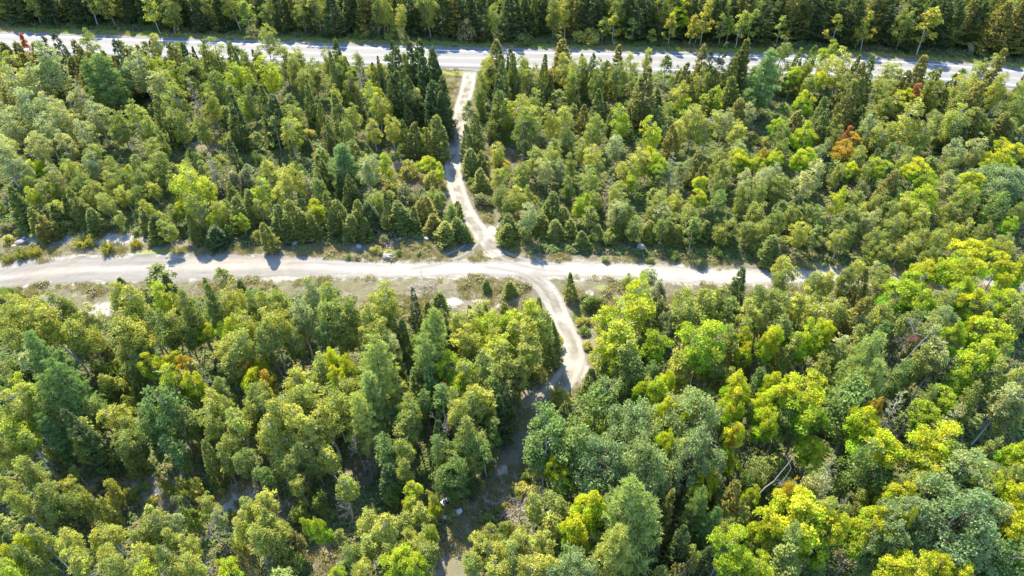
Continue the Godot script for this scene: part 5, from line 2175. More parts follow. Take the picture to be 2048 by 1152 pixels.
func conifer(seed_value: int, rad: float, h: float, power: float, branches: int, per: int, l: float, w: float, rise: float, droop: float, spread: float, low := 0.04) -> void:
	rng.seed = seed_value
	begin()
	var ph := rng.randf() * TAU
	for i in branches:
		var t := low + (1.0 - low) * pow(rng.randf(), 1.25)
		var ang := rng.randf() * TAU
		var edge := rad * pow(1.0 - t, power) * minf(1.0, (t + 0.1) / 0.16) * rng.randf_range(0.72, 1.08) * (1.0 + 0.13 * sin(ang * 3.0 + ph + t * 7.0)) + 0.06
		var dir := Vector3(cos(ang), 0, sin(ang))
		var bright := rng.randf_range(0.68, 1.0)
		var hue := rng.randf_range(0.86, 1.0)
		for k in int(per * (0.35 + 0.65 * edge / rad)):
			var s := 0.25 + 0.75 * sqrt(rng.randf())
			var y := t * h + edge * (rise * s * s - droop * s)
			var side := Vector3(-dir.z, 0, dir.x)
			var p := dir * (edge * s) + side * (rng.randf_range(-1, 1) * spread * (1.05 - 0.55 * s) * minf(1.0, edge)) + Vector3.UP * (y + rng.randf_range(-0.12, 0.12))
			var d := (dir * rng.randf_range(0.4, 1.0) + side * rng.randf_range(-0.7, 0.7) + Vector3.UP * rng.randf_range(-0.1 - droop * 0.5, 0.75 + rise * 0.3)).normalized()
			var n := (Vector3.UP + dir * 0.5 + rv() * 0.8).normalized()
			var b := bright * rng.randf_range(0.55, 1.0)
			leaf(p, d, n, l * rng.randf_range(0.7, 1.25), w * rng.randf_range(0.7, 1.3), Color(b * hue, b, b * rng.randf_range(0.7, 1.0)))
	# leader
	for k in 26:
		var y := h * (0.93 + 0.07 * rng.randf())
		leaf(Vector3(0, y, 0) + rv() * 0.06, (Vector3.UP + rv() * 0.6).normalized(), rdir(), l, w, Color(0.85, 0.85, 0.8))


func pine(seed_value: int, rad: float, h: float, tiers: int, tuft_blades: int, thin: float, limb_mesh: bool) -> Array:
	rng.seed = seed_value
	begin()
	var limbs := []
	for i in tiers:
		var t := 0.2 + 0.78 * float(i) / (tiers - 1)
		var count := rng.randi_range(5, 7) if t < 0.9 else 4
		var a0 := rng.randf() * TAU
		for k in count:
			var ang := a0 + TAU * k / count + rng.randf_range(-0.3, 0.3)
			var reach := rad * pow(1.03 - t, 0.6) * 1.1 * minf(1.0, t / 0.4 + 0.25) * rng.randf_range(0.65, 1.1)
			var dir := Vector3(cos(ang), 0, sin(ang))
			var side := Vector3(-dir.z, 0, dir.x)
			var y0 := t * h + rng.randf_range(-0.25, 0.25)
			limbs.append([Vector3(0, y0 - 0.2, 0), dir * reach * 0.9 + Vector3.UP * (y0 + reach * 0.14)])
			var bright := rng.randf_range(0.75, 1.0)
			var tufts := int(4 + reach * 7.0)
			for q in tufts:
				var s := 0.22 + 0.78 * float(q) / tufts
				var fan := 0.2 + 0.36 * reach * s * (1.15 - s)
				var p := dir * (reach * s) + side * (rng.randf_range(-1, 1) * fan) + Vector3.UP * (y0 + reach * 0.22 * s * s + rng.randf_range(-0.08, 0.12))
				var axis := (dir * 0.6 + Vector3.UP * 0.8 + rv() * 0.35).normalized()
				for b in tuft_blades:
					var d := (axis * 0.7 + rdir() * 0.8).normalized()
					var sh := bright * rng.randf_range(0.72, 1.0)
					leaf(p, d, (Vector3.UP + rv() * 0.9).normalized(), rng.randf_range(0.3, 0.5), thin, Color(sh * rng.randf_range(0.85, 1.0), sh, sh * rng.randf_range(0.8, 1.0)))
	return limbs


func conifer_trunk(seed_value: int, h: float, r0: float, limbs: Array, c: Color) -> ArrayMesh:
	rng.seed = seed_value + 7
	begin()
	tube(bend(Vector3(0, -0.25, 0), Vector3(0, h * 0.97, 0), 0.03, 6), r0, 0.025, 6, c)
	for q in limbs:
		tube(bend(q[0], q[1], 0.05, 2), r0 * 0.28, 0.012, 3, c)
	return commit(true)


func twigs(at: Vector3, d: Vector3, l: float, r: float, depth: int, c: Color) -> void:
	var e := at + d * l
	var mid := at.lerp(e, 0.5) + rv() * l * 0.09
	tube([at, mid, e], r, r * 0.55, 4 if depth > 1 else 3, c)
	if depth == 0:
		return
	for k in (3 if depth > 1 else 4):
		var q := rng.randf_range(0.35, 1.0)
		var from := at.lerp(mid, q * 2.0) if q < 0.5 else mid.lerp(e, q * 2.0 - 1.0)
		twigs(from, (d + rdir() * 0.85 + Vector3.UP * 0.12).normalized(), l * rng.randf_range(0.4, 0.62), maxf(r * 0.5, 0.01), depth - 1, c)


func proto(family: String, crown: ArrayMesh, trunk: ArrayMesh, r: float, h: float) -> void:
	if not protos.has(family):
		protos[family] = []
	protos[family].append({"crown": crown, "trunk": trunk, "r": r, "h": h})


func build_prototypes() -> void:
	var pale := Color(0.46, 0.45, 0.40)
	var bark := Color(0.16, 0.135, 0.11)
	var grey := Color(0.27, 0.25, 0.225)
	for i in 9:
		var cs := leafy(100 + i, "aspen", 2.2, 3.2, 6.9, 84, 0.52, 50, 0.2, 0.15, 0.95)
		var crown := commit()
		proto("aspen", crown, woody(100 + i, 3.2, 8.6, cs, 22, 0.12, pale), 2.25, 9.8)
	for i in 9:
		var cs := leafy(200 + i, "aspen", 2.3, 2.0, 6.9, 80, 0.58, 56, 0.21, 0.16, 0.9)
		var crown := commit()
		proto("leafy", crown, woody(200 + i, 2.0, 7.4, cs, 20, 0.13, grey), 2.4, 8.7)
	for i in 8:
		var cs := leafy(150 + i, "aspen", 1.75, 5.8, 6.2, 72, 0.5, 52, 0.2, 0.15, 0.9)
		var crown := commit()
		proto("tall_aspen", crown, woody(150 + i, 5.4, 11.0, cs, 22, 0.13, pale), 1.8, 12.0)
	for i in 8:
		var cs := leafy(250 + i, "aspen", 1.9, 4.8, 7.2, 76, 0.56, 58, 0.21, 0.16, 0.85)
		var crown := commit()
		proto("tall_leafy", crown, woody(250 + i, 4.4, 11.0, cs, 22, 0.14, grey), 1.95, 12.0)
	for i in 5:
		var cs := leafy(300 + i, "round", 3.0, 3.0, 6.6, 74, 0.78, 96, 0.25, 0.21, 0.6, 1.0)
		var crown := commit()
		proto("maple", crown, woody(300 + i, 3.0, 8.0, cs, 22, 0.17, grey), 3.1, 9.4)
	for i in 4:
		var cs := leafy(350 + i, "round", 2.7, 6.6, 6.0, 66, 0.74, 92, 0.25, 0.21, 0.6, 1.0)
		var crown := commit()
		proto("tall_maple", crown, woody(350 + i, 6.4, 11.4, cs, 22, 0.17, grey), 2.8, 12.6)
	for i in 4:
		var cs := leafy(400 + i, "oak", 4.4, 4.5, 8.2, 150, 0.92, 96, 0.26, 0.2, 0.66)
		var crown := commit()
		proto("oak", crown, woody(400 + i, 4.5, 10.5, cs, 34, 0.26, bark), 4.5, 12.7)
	for i in 3:
		var cs := leafy(450 + i, "spire", 1.5, 1.2, 7.6, 46, 0.55, 60, 0.26, 0.2, 0.7, 0.3)
		var crown := commit()
		proto("spire", crown, woody(450 + i, 1.2, 8.0, cs, 16, 0.1, grey), 1.55, 9.0)
	for i in 4:
		var cs := leafy(500 + i, "sapling", 1.15, 1.9, 5.0, 26, 0.48, 42, 0.25, 0.19, 0.8)
		var crown := commit()
		proto("sapling", crown, woody(500 + i, 1.9, 6.2, cs, 14, 0.065, pale), 1.2, 7.0)
	for i in 5:
		var cs := leafy(600 + i, "shrub", 1.5, 0.15, 1.9, 30, 0.5, 62, 0.21, 0.15, 0.8)
		var crown := commit()
		proto("shrub", crown, woody(600 + i, 0.0, 1.2, cs, 12, 0.05, grey, 2), 1.6, 2.2)
	for i in 8:
		conifer(700 + i, 1.7, 9.0, 0.6 + 0.05 * i, 210, 34, 0.3, 0.15, 0.4, 0.08, 0.5)
		var crown := commit()
		proto("cedar", crown, conifer_trunk(700 + i, 9.0, 0.14, [], bark), 1.75, 9.05)
	for i in 3:
		conifer(800 + i, 1.35, 9.0, 0.95, 150, 24, 0.3, 0.11, 0.0, 0.22, 0.42)
		var crown := commit()
		proto("spruce", crown, conifer_trunk(800 + i, 9.0, 0.12, [], bark), 1.4, 9.05)
	for i in 3:
		conifer(850 + i, 1.7, 10.0, 0.7, 80, 15, 0.3, 0.085, 0.12, 0.18, 0.4, 0.2)
		var crown := commit()
		var ls := []
		for k in 60:
			var t := rng.randf_range(0.12, 0.9)
			var a := rng.randf() * TAU
			var rr := 1.7 * pow(1.0 - t, 0.7) * 0.95
			ls.append([Vector3(0, t * 10.0, 0), Vector3(cos(a) * rr, t * 10.0 - 0.12 * rr, sin(a) * rr)])
		proto("tamarack", crown, conifer_trunk(850 + i, 10.0, 0.12, ls, Color(0.3, 0.28, 0.26)), 1.75, 10.0)
	for i in 4:
		var ls := pine(900 + i, 2.9, 12.0, 13, 9, 0.085, true)
		var crown := commit()
		proto("pine", crown, conifer_trunk(900 + i, 12.0, 0.2, ls, bark), 3.0, 12.2)
	for i in 4:
		rng.seed = 950 + i
		begin()
		var dead := Color(0.22, 0.205, 0.195)
		var spine := bend(Vector3(0, -0.25, 0), Vector3(rng.randf_range(-0.9, 0.9), 7.5, rng.randf_range(-0.6, 0.6)), 0.16, 6)
		tube(spine, 0.1, 0.02, 6, dead)
		var trunk := commit(true)
		begin()
		for k in 15:
			var q := rng.randf_range(2.0, 5.9)
			var s: Vector3 = (spine[int(q)] as Vector3).lerp(spine[int(q) + 1], q - int(q))
			twigs(s, (Vector3(rng.randf_range(-1, 1), rng.randf_range(0.1, 0.8), rng.randf_range(-1, 1))).normalized(), rng.randf_range(0.7, 1.4), 0.022, 2, dead)
		proto("dead", commit(true), trunk, 2.0, 8.4)
	for i in 3:
		rng.seed = 980 + i
		begin()
		for k in 120:
			var a := rng.randf() * TAU
			var up := rng.randf_range(0.15, 0.9)
			var dir := Vector3(cos(a) * (1.1 - up * 0.75), up * 0.8, sin(a) * (1.1 - up * 0.75)).normalized()
			var reach := rng.randf_range(0.8, 1.3)
			var b0 := rng.randf_range(0.7, 1.0)
			for s in 16:
				var q := 0.3 + 0.7 * s / 16.0
				var p := dir * reach * q + Vector3(cos(a), 0, sin(a)) * 0.35 * q * q + rv() * 0.09
				var b := b0 * rng.randf_range(0.75, 1.0)
				leaf(p, (dir + rv() * 0.6).normalized(), (Vector3.UP + rv() * 0.7).normalized(), 0.22, 0.09, Color(b, b, b * 0.9))
		var crown := commit()
		begin()
		for k in 8:
			var a := rng.randf() * TAU
			tube([Vector3(0, -0.1, 0), Vector3(cos(a) * 0.7, 0.45, sin(a) * 0.7)], 0.04, 0.01, 4, bark)
		proto("juniper", crown, commit(true), 1.45, 1.15)


# ------------------------------------------------------------------ trees
func plant_trees() -> void:
	var wood := matte("bark", lin(1, 1, 1), 0.92, 0.2)
	var deadwood := matte("dead_wood", lin(1.15, 1.12, 1.1), 0.85, 0.2)
	var place := RandomNumberGenerator.new()
	place.seed = 4242
	for row in TREE_TABLE.strip_edges().split("\n"):
		var q := row.split(" ")
		var kind: Array = KINDS[q[0]]
		var h := float(q[3])
		var w := float(q[4])
		var o := int(q[5])
		var n := int(q[6])
		var words: String = SIZES[int(q[7])] + kind[2]
		var zone: String = ZONES[int(q[8])]
		var label: String
		if n == 1:
			label = "the one %s %s" % [words, zone]
		elif o == 1:
			label = "leftmost of %s %ss %s" % [NUMBERS[n], words, zone]
		elif o == n:
			label = "rightmost of %s %ss %s" % [NUMBERS[n], words, zone]
		elif n == 3:
			label = "middle one of three %ss %s" % [words, zone]
		else:
			label = "%s from left of %s %ss %s" % [ORDINALS[o], NUMBERS[n], words, zone]
		var t := thing(kind[0], label, kind[1], Vector3(float(q[1]), 0, float(q[2])), place.randf() * TAU, ("%ss %s" % [words, zone]) if n > 1 else "")
		var family: String = kind[4]
		if family == "maple" and h / w > 2.0:
			family = "tall_maple"
		elif family in ["aspen", "leafy"] and h / w > 2.7:
			family = "tall_" + family
		var list: Array = protos[family]
		var p: Dictionary = list[place.randi() % list.size()]
		t.rotation.x = place.randf_range(-0.07, 0.07)
		t.rotation.z = place.randf_range(-0.07, 0.07)
		var sx: float = w * 0.5 / p.r * (1.14 if family in ["aspen", "leafy", "maple", "tall_maple", "tall_aspen", "tall_leafy", "oak"] else 0.95 if family == "juniper" else 1.2)
		var sy: float = h / p.h
		if family in ["aspen", "leafy", "maple", "tall_maple"]:
			sy = maxf(sy, sx * 0.75)
		var wide := place.randf_range(0.88, 1.12)
		t.scale = Vector3(sx * wide, sy, sx / wide)
		if family == "dead":
			t.scale = Vector3.ONE * sy
			part("trunk", p.trunk, deadwood, t)
			part("branches", p.crown, deadwood, t)
			continue
		var shade := place.randi() % 3
		var tone: Array = kind[3]
		var vary := [[1.0, 1.0, 1.0], [0.86, 0.92, 0.95], [1.1, 1.05, 0.95]]
		var v: Array = vary[shade]
		var soft := 0.75 if family in ["cedar", "spruce", "pine", "tamarack", "juniper"] else 1.0
		var m := leaf_material("leaves_%s_%d" % [q[0], shade], [tone[0] * v[0], tone[1] * v[1], tone[2] * v[2]], soft)
		part("stems" if family in ["shrub", "juniper"] else "trunk", p.trunk, wood, t)
		part("foliage" if family in ["shrub", "juniper"] else "crown", p.crown, m, t)


# the forest behind the rows that one can tell apart
func build_far_forest() -> void:
	var o := Node3D.new()
	o.name = "distant_forest"
	o.set_meta("kind", "stuff")
	o.set_meta("label", "dense dark forest closing the view beyond the highway trees")
	o.set_meta("category", "forest")
	add_child(o)
	var place := RandomNumberGenerator.new()
	place.seed = 77
	var hl := parse_line(HIGHWAY_LINE)
	var sets := [["cedar", "cd"], ["cedar", "co"], ["leafy", "ag"], ["cedar", "cg"], ["aspen", "al"]]
	var spots := [[], [], [], [], []]
	var taken := []
	for i in 2600:
		var x := place.randf_range(-170, 170)
		var z := height_of_line(hl, x) - place.randf_range(12.0, 62.0)
		var ok := true
		for p in taken:
			if absf(p.x - x) < 2.6 and absf(p.y - z) < 2.6:
				ok = false
				break
		if ok:
			taken.append(Vector2(x, z))
			var pick := [0, 0, 0, 1, 1, 2, 2, 3, 4][place.randi() % 9] as int
			var s := place.randf_range(1.0, 1.35)
			spots[pick].append(Transform3D(Basis(Vector3.UP, place.randf() * TAU).scaled(Vector3(s * 0.85, s, s * 0.85)), Vector3(x, 0, z)))
	for i in 5:
		var list: Array = protos[sets[i][0]]
		var key: String = sets[i][1]
		for half in 2:
			var mine := []
			for k in spots[i].size():
				if k % 2 == half:
					mine.append(spots[i][k])
			scatter("crowns", list[half].crown, leaf_material("leaves_%s_0" % key, KINDS[key][3], 0.6), mine, o)
			scatter("trunks", list[half].trunk, matte("bark", Color.WHITE), mine, o)


func scatter(called: String, mesh: Mesh, mat: Material, spots: Array, parent: Node) -> MultiMeshInstance3D:
	var mm := MultiMesh.new()
	mm.transform_format = MultiMesh.TRANSFORM_3D
	mm.mesh = mesh
	mm.instance_count = spots.size()
	for i in spots.size():
		mm.set_instance_transform(i, spots[i])
	var o := MultiMeshInstance3D.new()
	o.name = called
	o.multimesh = mm
	o.material_override = mat
	o.set_meta("kind", "stuff")
	parent.add_child(o, true)
	return o


func height_of_line(l: Array, x: float) -> float:
	for i in l.size() - 1:
		if x <= l[i + 1][0]:
			return lerpf(l[i][1], l[i + 1][1], clampf((x - l[i][0]) / (l[i + 1][0] - l[i][0]), -0.5, 1.0))
	return l[-1][1]


# ------------------------------------------------------------------ ground
const GX := -160.0
const GZ := -225.0
const GSTEP := 0.22
const GW := 1456
const GH := 960
var open_mask := PackedFloat32Array()


func paint(mask: PackedFloat32Array, x: float, z: float, rx: float, rz: float, s: float) -> void:
	var i0 := maxi(0, int((x - rx - GX) / GSTEP))
	var i1 := mini(GW - 1, int((x + rx - GX) / GSTEP))
	var j0 := maxi(0, int((z - rz - GZ) / GSTEP))
	var j1 := mini(GH - 1, int((z + rz - GZ) / GSTEP))
	for j in range(j0, j1 + 1):
		var dz := (GZ + j * GSTEP - z) / rz
		for i in range(i0, i1 + 1):
			var dx := (GX + i * GSTEP - x) / rx
			var q := dx * dx + dz * dz
			if q < 1.0:
				var v := s * (1.0 - q)
				var k := j * GW + i
				if v > mask[k]:
					mask[k] = v


func noise_bytes(seed_value: int, freq: float, octaves: int) -> PackedByteArray:
	var n := FastNoiseLite.new()
	n.seed = seed_value
	n.noise_type = FastNoiseLite.TYPE_SIMPLEX_SMOOTH
	n.frequency = freq
	n.fractal_octaves = octaves
	var im := n.get_image(GW, GH, false, false, true)
	im.convert(Image.FORMAT_L8)
	return im.get_data()


func build_ground() -> void:
	var masks := {}
	for k in ["dry", "grey", "pale", "green"]:
		var a := PackedFloat32Array()
		a.resize(GW * GH)
		masks[k] = a
	for row in GROUND_PATCHES.strip_edges().split("\n"):
		var q := row.split(" ")
		paint(masks[q[0]], float(q[1]), float(q[2]), float(q[3]), float(q[4]), float(q[5]))
	# verges
	var hl := parse_line(HIGHWAY_LINE)
	for i in 1400:
		var x := -155.0 + i * 0.22
		var z := height_of_line(hl, x)
		paint(masks["dry"], x, z, 9.0, 9.5, 1.0)
		paint(masks["green"], x, z - 6.4, 1.0, 2.2, 0.75)
		paint(masks["green"], x, z + 7.0, 1.0, 1.8, 0.6)
		paint(masks["grey"], x, z, 4.0, 6.2, 1.0)
	for l in [TRACK_LINE_FAR, TRACK_LINE_NEAR]:
		var pts := parse_line(l)
		for i in pts.size() - 1:
			for k in 6:
				var x := lerpf(pts[i][0], pts[i + 1][0], k / 6.0)
				var z := lerpf(pts[i][1], pts[i + 1][1], k / 6.0)
				paint(masks["dry"], x, z, 3.6, 3.6, 1.0)
	var gl := parse_line(GRAVEL_LINE)
	for i in gl.size() - 1:
		for k in 30:
			var x := lerpf(gl[i][0], gl[i + 1][0], k / 30.0)
			var z := lerpf(gl[i][1], gl[i + 1][1], k / 30.0)
			var w := lerpf(gl[i][2], gl[i + 1][2], k / 30.0)
			paint(masks["dry"], x, z, 3.0, w * 0.5 + 3.2, 1.0)
			paint(masks["grey"], x, z, 2.0, w * 0.5 + 1.4, 0.8)
	open_mask = masks["dry"]
	var dry: PackedFloat32Array = masks["dry"]
	var gry: PackedFloat32Array = masks["grey"]
	var pal: PackedFloat32Array = masks["pale"]
	var grn: PackedFloat32Array = masks["green"]
	var n1 := noise_bytes(11, 0.02, 4)
	var n2 := noise_bytes(12, 0.09, 4)
	var n3 := noise_bytes(13, 0.35, 3)
	var n4 := noise_bytes(14, 0.045, 3)
	var data := PackedByteArray()
	data.resize(GW * GH * 3)
	for k in GW * GH:
		var a := n1[k] / 255.0
		var b := n2[k] / 255.0
		var c := n3[k] / 255.0
		var e := n4[k] / 255.0
		# forest litter
		var r := lerpf(0.085, 0.16, b)
		var g := lerpf(0.080, 0.125, b * 0.6 + a * 0.4)
		var bl := lerpf(0.05, 0.085, b)
		if dry[k] > 0.0:
			var d := smoothstep(0.12, 0.42, dry[k] + (b - 0.5) * 0.45 + (c - 0.5) * 0.25)
			var straw := smoothstep(0.33, 0.68, a * 0.3 + b * 0.4 + c * 0.3)
			var dr := lerpf(0.155, 0.295, straw)
			var dg := lerpf(0.14, 0.26, straw)
			var db := lerpf(0.09, 0.175, straw)
			var weeds := smoothstep(0.45, 0.68, e * 0.55 + c * 0.45)
			dr = lerpf(dr, 0.19, weeds)
			dg = lerpf(dg, 0.185, weeds)
			db = lerpf(db, 0.095, weeds)
			r = lerpf(r, dr, d)
			g = lerpf(g, dg, d)
			bl = lerpf(bl, db, d)
		if gry[k] > 0.0:
			var d := smoothstep(0.2, 0.5, gry[k] + (b - 0.5) * 0.5 + (c - 0.5) * 0.3) * 0.9
			var v := lerpf(0.36, 0.50, b * 0.5 + c * 0.5)
			r = lerpf(r, v, d)
			g = lerpf(g, v * 0.955, d)
			bl = lerpf(bl, v * 0.85, d)
		if grn[k] > 0.0:
			var d := smoothstep(0.2, 0.5, grn[k] + (b - 0.5) * 0.6 + (c - 0.5) * 0.3) * 0.85
			r = lerpf(r, lerpf(0.20, 0.36, e), d)
			g = lerpf(g, lerpf(0.26, 0.36, e), d)
			bl = lerpf(bl, 0.09, d)
		if pal[k] > 0.0:
			var d := smoothstep(0.25, 0.5, pal[k] + (b - 0.5) * 0.5 + (c - 0.5) * 0.2)
			r = lerpf(r, 0.62, d)
			g = lerpf(g, 0.56, d)
			bl = lerpf(bl, 0.46, d)
		var m := (0.82 + 0.36 * c) * 0.66
		data[k * 3] = int(255.0 * pow(clampf(r * m, 0, 1), 0.4545))
		data[k * 3 + 1] = int(255.0 * pow(clampf(g * m, 0, 1), 0.4545))
		data[k * 3 + 2] = int(255.0 * pow(clampf(bl * m, 0, 1), 0.4545))
	var im := Image.create_from_data(GW, GH, false, Image.FORMAT_RGB8, data)
	var mat := StandardMaterial3D.new()
	mat.resource_name = "ground"
	mat.albedo_texture = ImageTexture.create_from_image(im)
	mat.roughness = 0.95
	mat.metallic_specular = 0.2
	mat.texture_repeat = false
	var st := SurfaceTool.new()
	st.begin(Mesh.PRIMITIVE_TRIANGLES)
	var xs := [-900.0, GX, -80.0, 0.0, 80.0, GX + GW * GSTEP, 900.0]
	var zs := [-900.0, GZ, -150.0, -80.0, GZ + GH * GSTEP, 200.0]
	for z in zs:
		for x in xs:
			st.set_uv(Vector2((x - GX) / (GW * GSTEP), (z - GZ) / (GH * GSTEP)))
			st.set_normal(Vector3.UP)
			st.add_vertex(Vector3(x, 0, z))
	for j in zs.size() - 1:
		for i in xs.size() - 1:
			var k := j * xs.size() + i
			for q in [k, k + 1, k + xs.size(), k + 1, k + xs.size() + 1, k + xs.size()]:
				st.add_index(q)
	structure("ground", st.commit(), mat)


func smooth_line(l: Array, step: float) -> Array:
	var out := []
	for i in l.size() - 1:
		var a: Array = l[maxi(i - 1, 0)]
		var b: Array = l[i]
		var c: Array = l[i + 1]
		var d: Array = l[mini(i + 2, l.size() - 1)]
		var n := maxi(1, int(Vector2(c[0] - b[0], c[1] - b[1]).length() / step))
		for k in n:
			var t := float(k) / n
			var v := []
			for q in b.size():
				v.append(0.5 * (2.0 * b[q] + (c[q] - a[q]) * t + (2.0 * a[q] - 5.0 * b[q] + 4.0 * c[q] - d[q]) * t * t + (3.0 * b[q] - a[q] - 3.0 * c[q] + d[q]) * t * t * t))
			out.append(v)
	out.append(l[-1])
	return out


# a strip with vertex colours; across: array of offsets in -1..1 of half width; tint: Callable(u across, metres along, x, z) -> Color
func strip(line: Array, across: Array, y: float, half: Callable, tint: Callable) -> ArrayMesh:
	begin()
	var along := 0.0
	for i in line.size():
		var p := Vector2(line[i][0], line[i][1])
		var a := Vector2(line[maxi(i - 1, 0)][0], line[maxi(i - 1, 0)][1])
		var b := Vector2(line[mini(i + 1, line.size() - 1)][0], line[mini(i + 1, line.size() - 1)][1])
		var d := (b - a).normalized()
		var n := Vector2(-d.y, d.x)
		if i > 0:
			along += p.distance_to(a if i == line.size() - 1 else Vector2(line[i - 1][0], line[i - 1][1]))
		for u in across:
			var q: Vector2 = p + n * (u * half.call(i))
			V.append(Vector3(q.x, y, q.y))
			C.append(tint.call(u, along, q.x, q.y))
	var m := across.size()
	for i in line.size() - 1:
		for k in m - 1:
			var a := i * m + k
			I.append_array(PackedInt32Array([a, a + m, a + 1, a + 1, a + m, a + m + 1]))
	# keep the faces upward
	var n0 := (V[I[1]] - V[I[0]]).cross(V[I[2]] - V[I[0]])
	if n0.y > 0.0:
		for t in range(0, I.size(), 3):
			var s := I[t]
			I[t] = I[t + 1]
			I[t + 1] = s
	return commit()


func span(n: int) -> Array:
	var out := []
	for i in n + 1:
		out.append(-1.0 + 2.0 * i / n)
	return out


func build_roads() -> void:
	var fn := FastNoiseLite.new()
	fn.seed = 5
	fn.frequency = 0.35
	fn.fractal_octaves = 3
	var fine := FastNoiseLite.new()
	fine.seed = 6
	fine.frequency = 1.6
	# fine grain shared by the road surfaces
	var grain := NoiseTexture2D.new()
	grain.width = 512
	grain.height = 512
	grain.seamless = true
	var gn := FastNoiseLite.new()
	gn.seed = 3
	gn.frequency = 0.08
	gn.fractal_octaves = 4
	grain.noise = gn
	var ramp := Gradient.new()
	ramp.set_color(0, Color(0.84, 0.84, 0.84))
	ramp.set_color(1, Color(1, 1, 1))
	grain.color_ramp = ramp

	# gravel road
	var gl := smooth_line(parse_line(GRAVEL_LINE), 0.45)
	var road := matte("gravel", Color.WHITE, 0.95, 0.2)
	road.transparency = BaseMaterial3D.TRANSPARENCY_ALPHA
	road.albedo_texture = grain
	road.uv1_triplanar = true
	road.uv1_world_triplanar = true
	road.uv1_scale = Vector3.ONE * 0.12
	structure("gravel_road", strip(gl, span(16), 0.012, func(i): return gl[i][2] * 0.5 + 0.7, func(u, along, x, z):
		var v: float = fn.get_noise_2d(x * 0.5, z * 1.6)
		var v2: float = fine.get_noise_2d(x * 0.6, z * 2.0)
		var sand: float = smoothstep(0.05, 0.3, fn.get_noise_2d(x * 0.16 + 40.0, z * 0.35)) * (1.0 if x < -20.0 else 0.35)
		var wear: float = clampf(1.0 - absf(u) * 0.9, 0.0, 1.0)
		var g: float = 0.215 + 0.075 * wear + 0.085 * smoothstep(-38.0, -14.0, x) + 0.05 * v + 0.04 * v2
		var lanes: float = 0.028 * cos(u * 9.0 + 0.8 * v) + 0.035 * fine.get_noise_2d(x * 0.05, u * 3.0 + z * 0.05)
		g += lanes * (1.0 if x < -12.0 else 0.6)
		var oval: float = smoothstep(0.16, 0.34, fn.get_noise_2d(x * 0.085 + 11.0, u * 0.9)) * smoothstep(-10.0, -30.0, x) * smoothstep(0.75, 0.5, absf(u - 0.1))
		g += 0.06 * oval
		sand = maxf(sand * 0.6, oval)
		var edge: float = smoothstep(1.05, 0.5, absf(u) + 0.4 * v + 0.25 * v2)
		return Color(g * (1.0 + 0.05 * sand), g * lerpf(0.95, 0.925, sand), g * lerpf(0.85, 0.76, sand), edge * 0.97 * lerpf(0.22, 1.0, smoothstep(58.0, 46.0, x)))), road)

	# dirt track: two ruts with a weedy middle
	var both := [[parse_line(TRACK_LINE_FAR), "dirt_track"], [parse_line(TRACK_LINE_NEAR), "dirt_track"]]
	var ys := [0.016, 0.020]
	for q in 2:
		var tl := smooth_line(both[q][0], 0.4)
		var near_part: bool = q == 1
		var last: float = tl.size() * 0.4
		var tm := structure("dirt_track" if q == 0 else "dirt_track_001", strip(tl, span(18), ys[q], func(_i): return 2.1, func(u, along, x, z):
			var v: float = fn.get_noise_2d(x * 0.9, z * 0.9)
			var v2: float = fine.get_noise_2d(x * 1.2, z * 1.2)
			var a: float = absf(u)
			var rut: float = smoothstep(0.34, 0.10, absf(a - 0.48 + 0.05 * v))
			var mid: float = smoothstep(0.55, 0.2, a) * (0.66 + 0.6 * v)
			var fade: float = smoothstep(last, last - 6.0, along)
			if near_part:
				fade = smoothstep(0.5, 6.0, along) * lerpf(1.0, 0.16, smoothstep(24.0, 31.0, along))
			var g: float = 0.36 + 0.05 * v + 0.04 * v2
			return Color(g, g * 0.93, g * 0.80, clampf((maxf(rut, mid) + 0.2 * v2) * fade, 0.0, 0.96) * smoothstep(1.0, 0.72, a + 0.3 * v) * smoothstep(0.0, 2.5, along))), road)
		tm.set_meta("label", "dirt track with two pale ruts")

	# faint turning ruts where vehicles swing between the track and the road
	var turns := ["-5.78 -85.79; -5.81 -82.30; -7.63 -79.66; -10.57 -77.69; -14.26 -76.56; -16.86 -76.22", "-3.85 -82.30; -1.85 -79.31; 1.21 -77.24; 4.96 -76.11; 8.70 -75.66", "6.09 -67.78; 4.64 -71.03; 1.92 -73.58; -1.79 -74.78; -5.53 -75.22"]
	for q in 3:
		var tl := smooth_line(parse_line(turns[q]), 0.35)
		var last := tl.size() * 0.35
		structure("wheel_rut" if q == 0 else "wheel_rut_%03d" % q, strip(tl, span(14), 0.024 + 0.003 * q, func(_i): return 1.25, func(u, along, x, z):
			var v: float = fn.get_noise_2d(x * 1.1, z * 1.1)
			var rut: float = smoothstep(0.32, 0.05, absf(absf(u) - 0.6 + 0.12 * v))
			var g: float = 0.34 + 0.05 * v
			return Color(g, g * 0.94, g * 0.84, rut * 0.7 * smoothstep(0.0, 2.5, along) * smoothstep(last, last - 2.5, along))), road)

	# highway
	var hl := smooth_line(parse_line(HIGHWAY_LINE), 1.0)
	var asphalt := matte("asphalt", Color.WHITE, 0.8, 0.4)
	asphalt.albedo_texture = grain
	asphalt.uv1_triplanar = true
	asphalt.uv1_world_triplanar = true
	asphalt.uv1_scale = Vector3(0.03, 0.3, 0.3)
	var shoulder := matte("shoulder_gravel", Color.WHITE, 0.95, 0.2)
	shoulder.transparency = BaseMaterial3D.TRANSPARENCY_ALPHA
	structure("road_shoulder", strip(hl, span(24), 0.02, func(_i): return 6.4, func(u, along, x, z):
		var v: float = fn.get_noise_2d(x * 0.6, z * 0.6)
		var g: float = 0.20 + 0.04 * v
		return Color(g, g * 0.97, g * 0.93, smoothstep(1.0, 0.86, absf(u) + 0.16 * v))), shoulder)
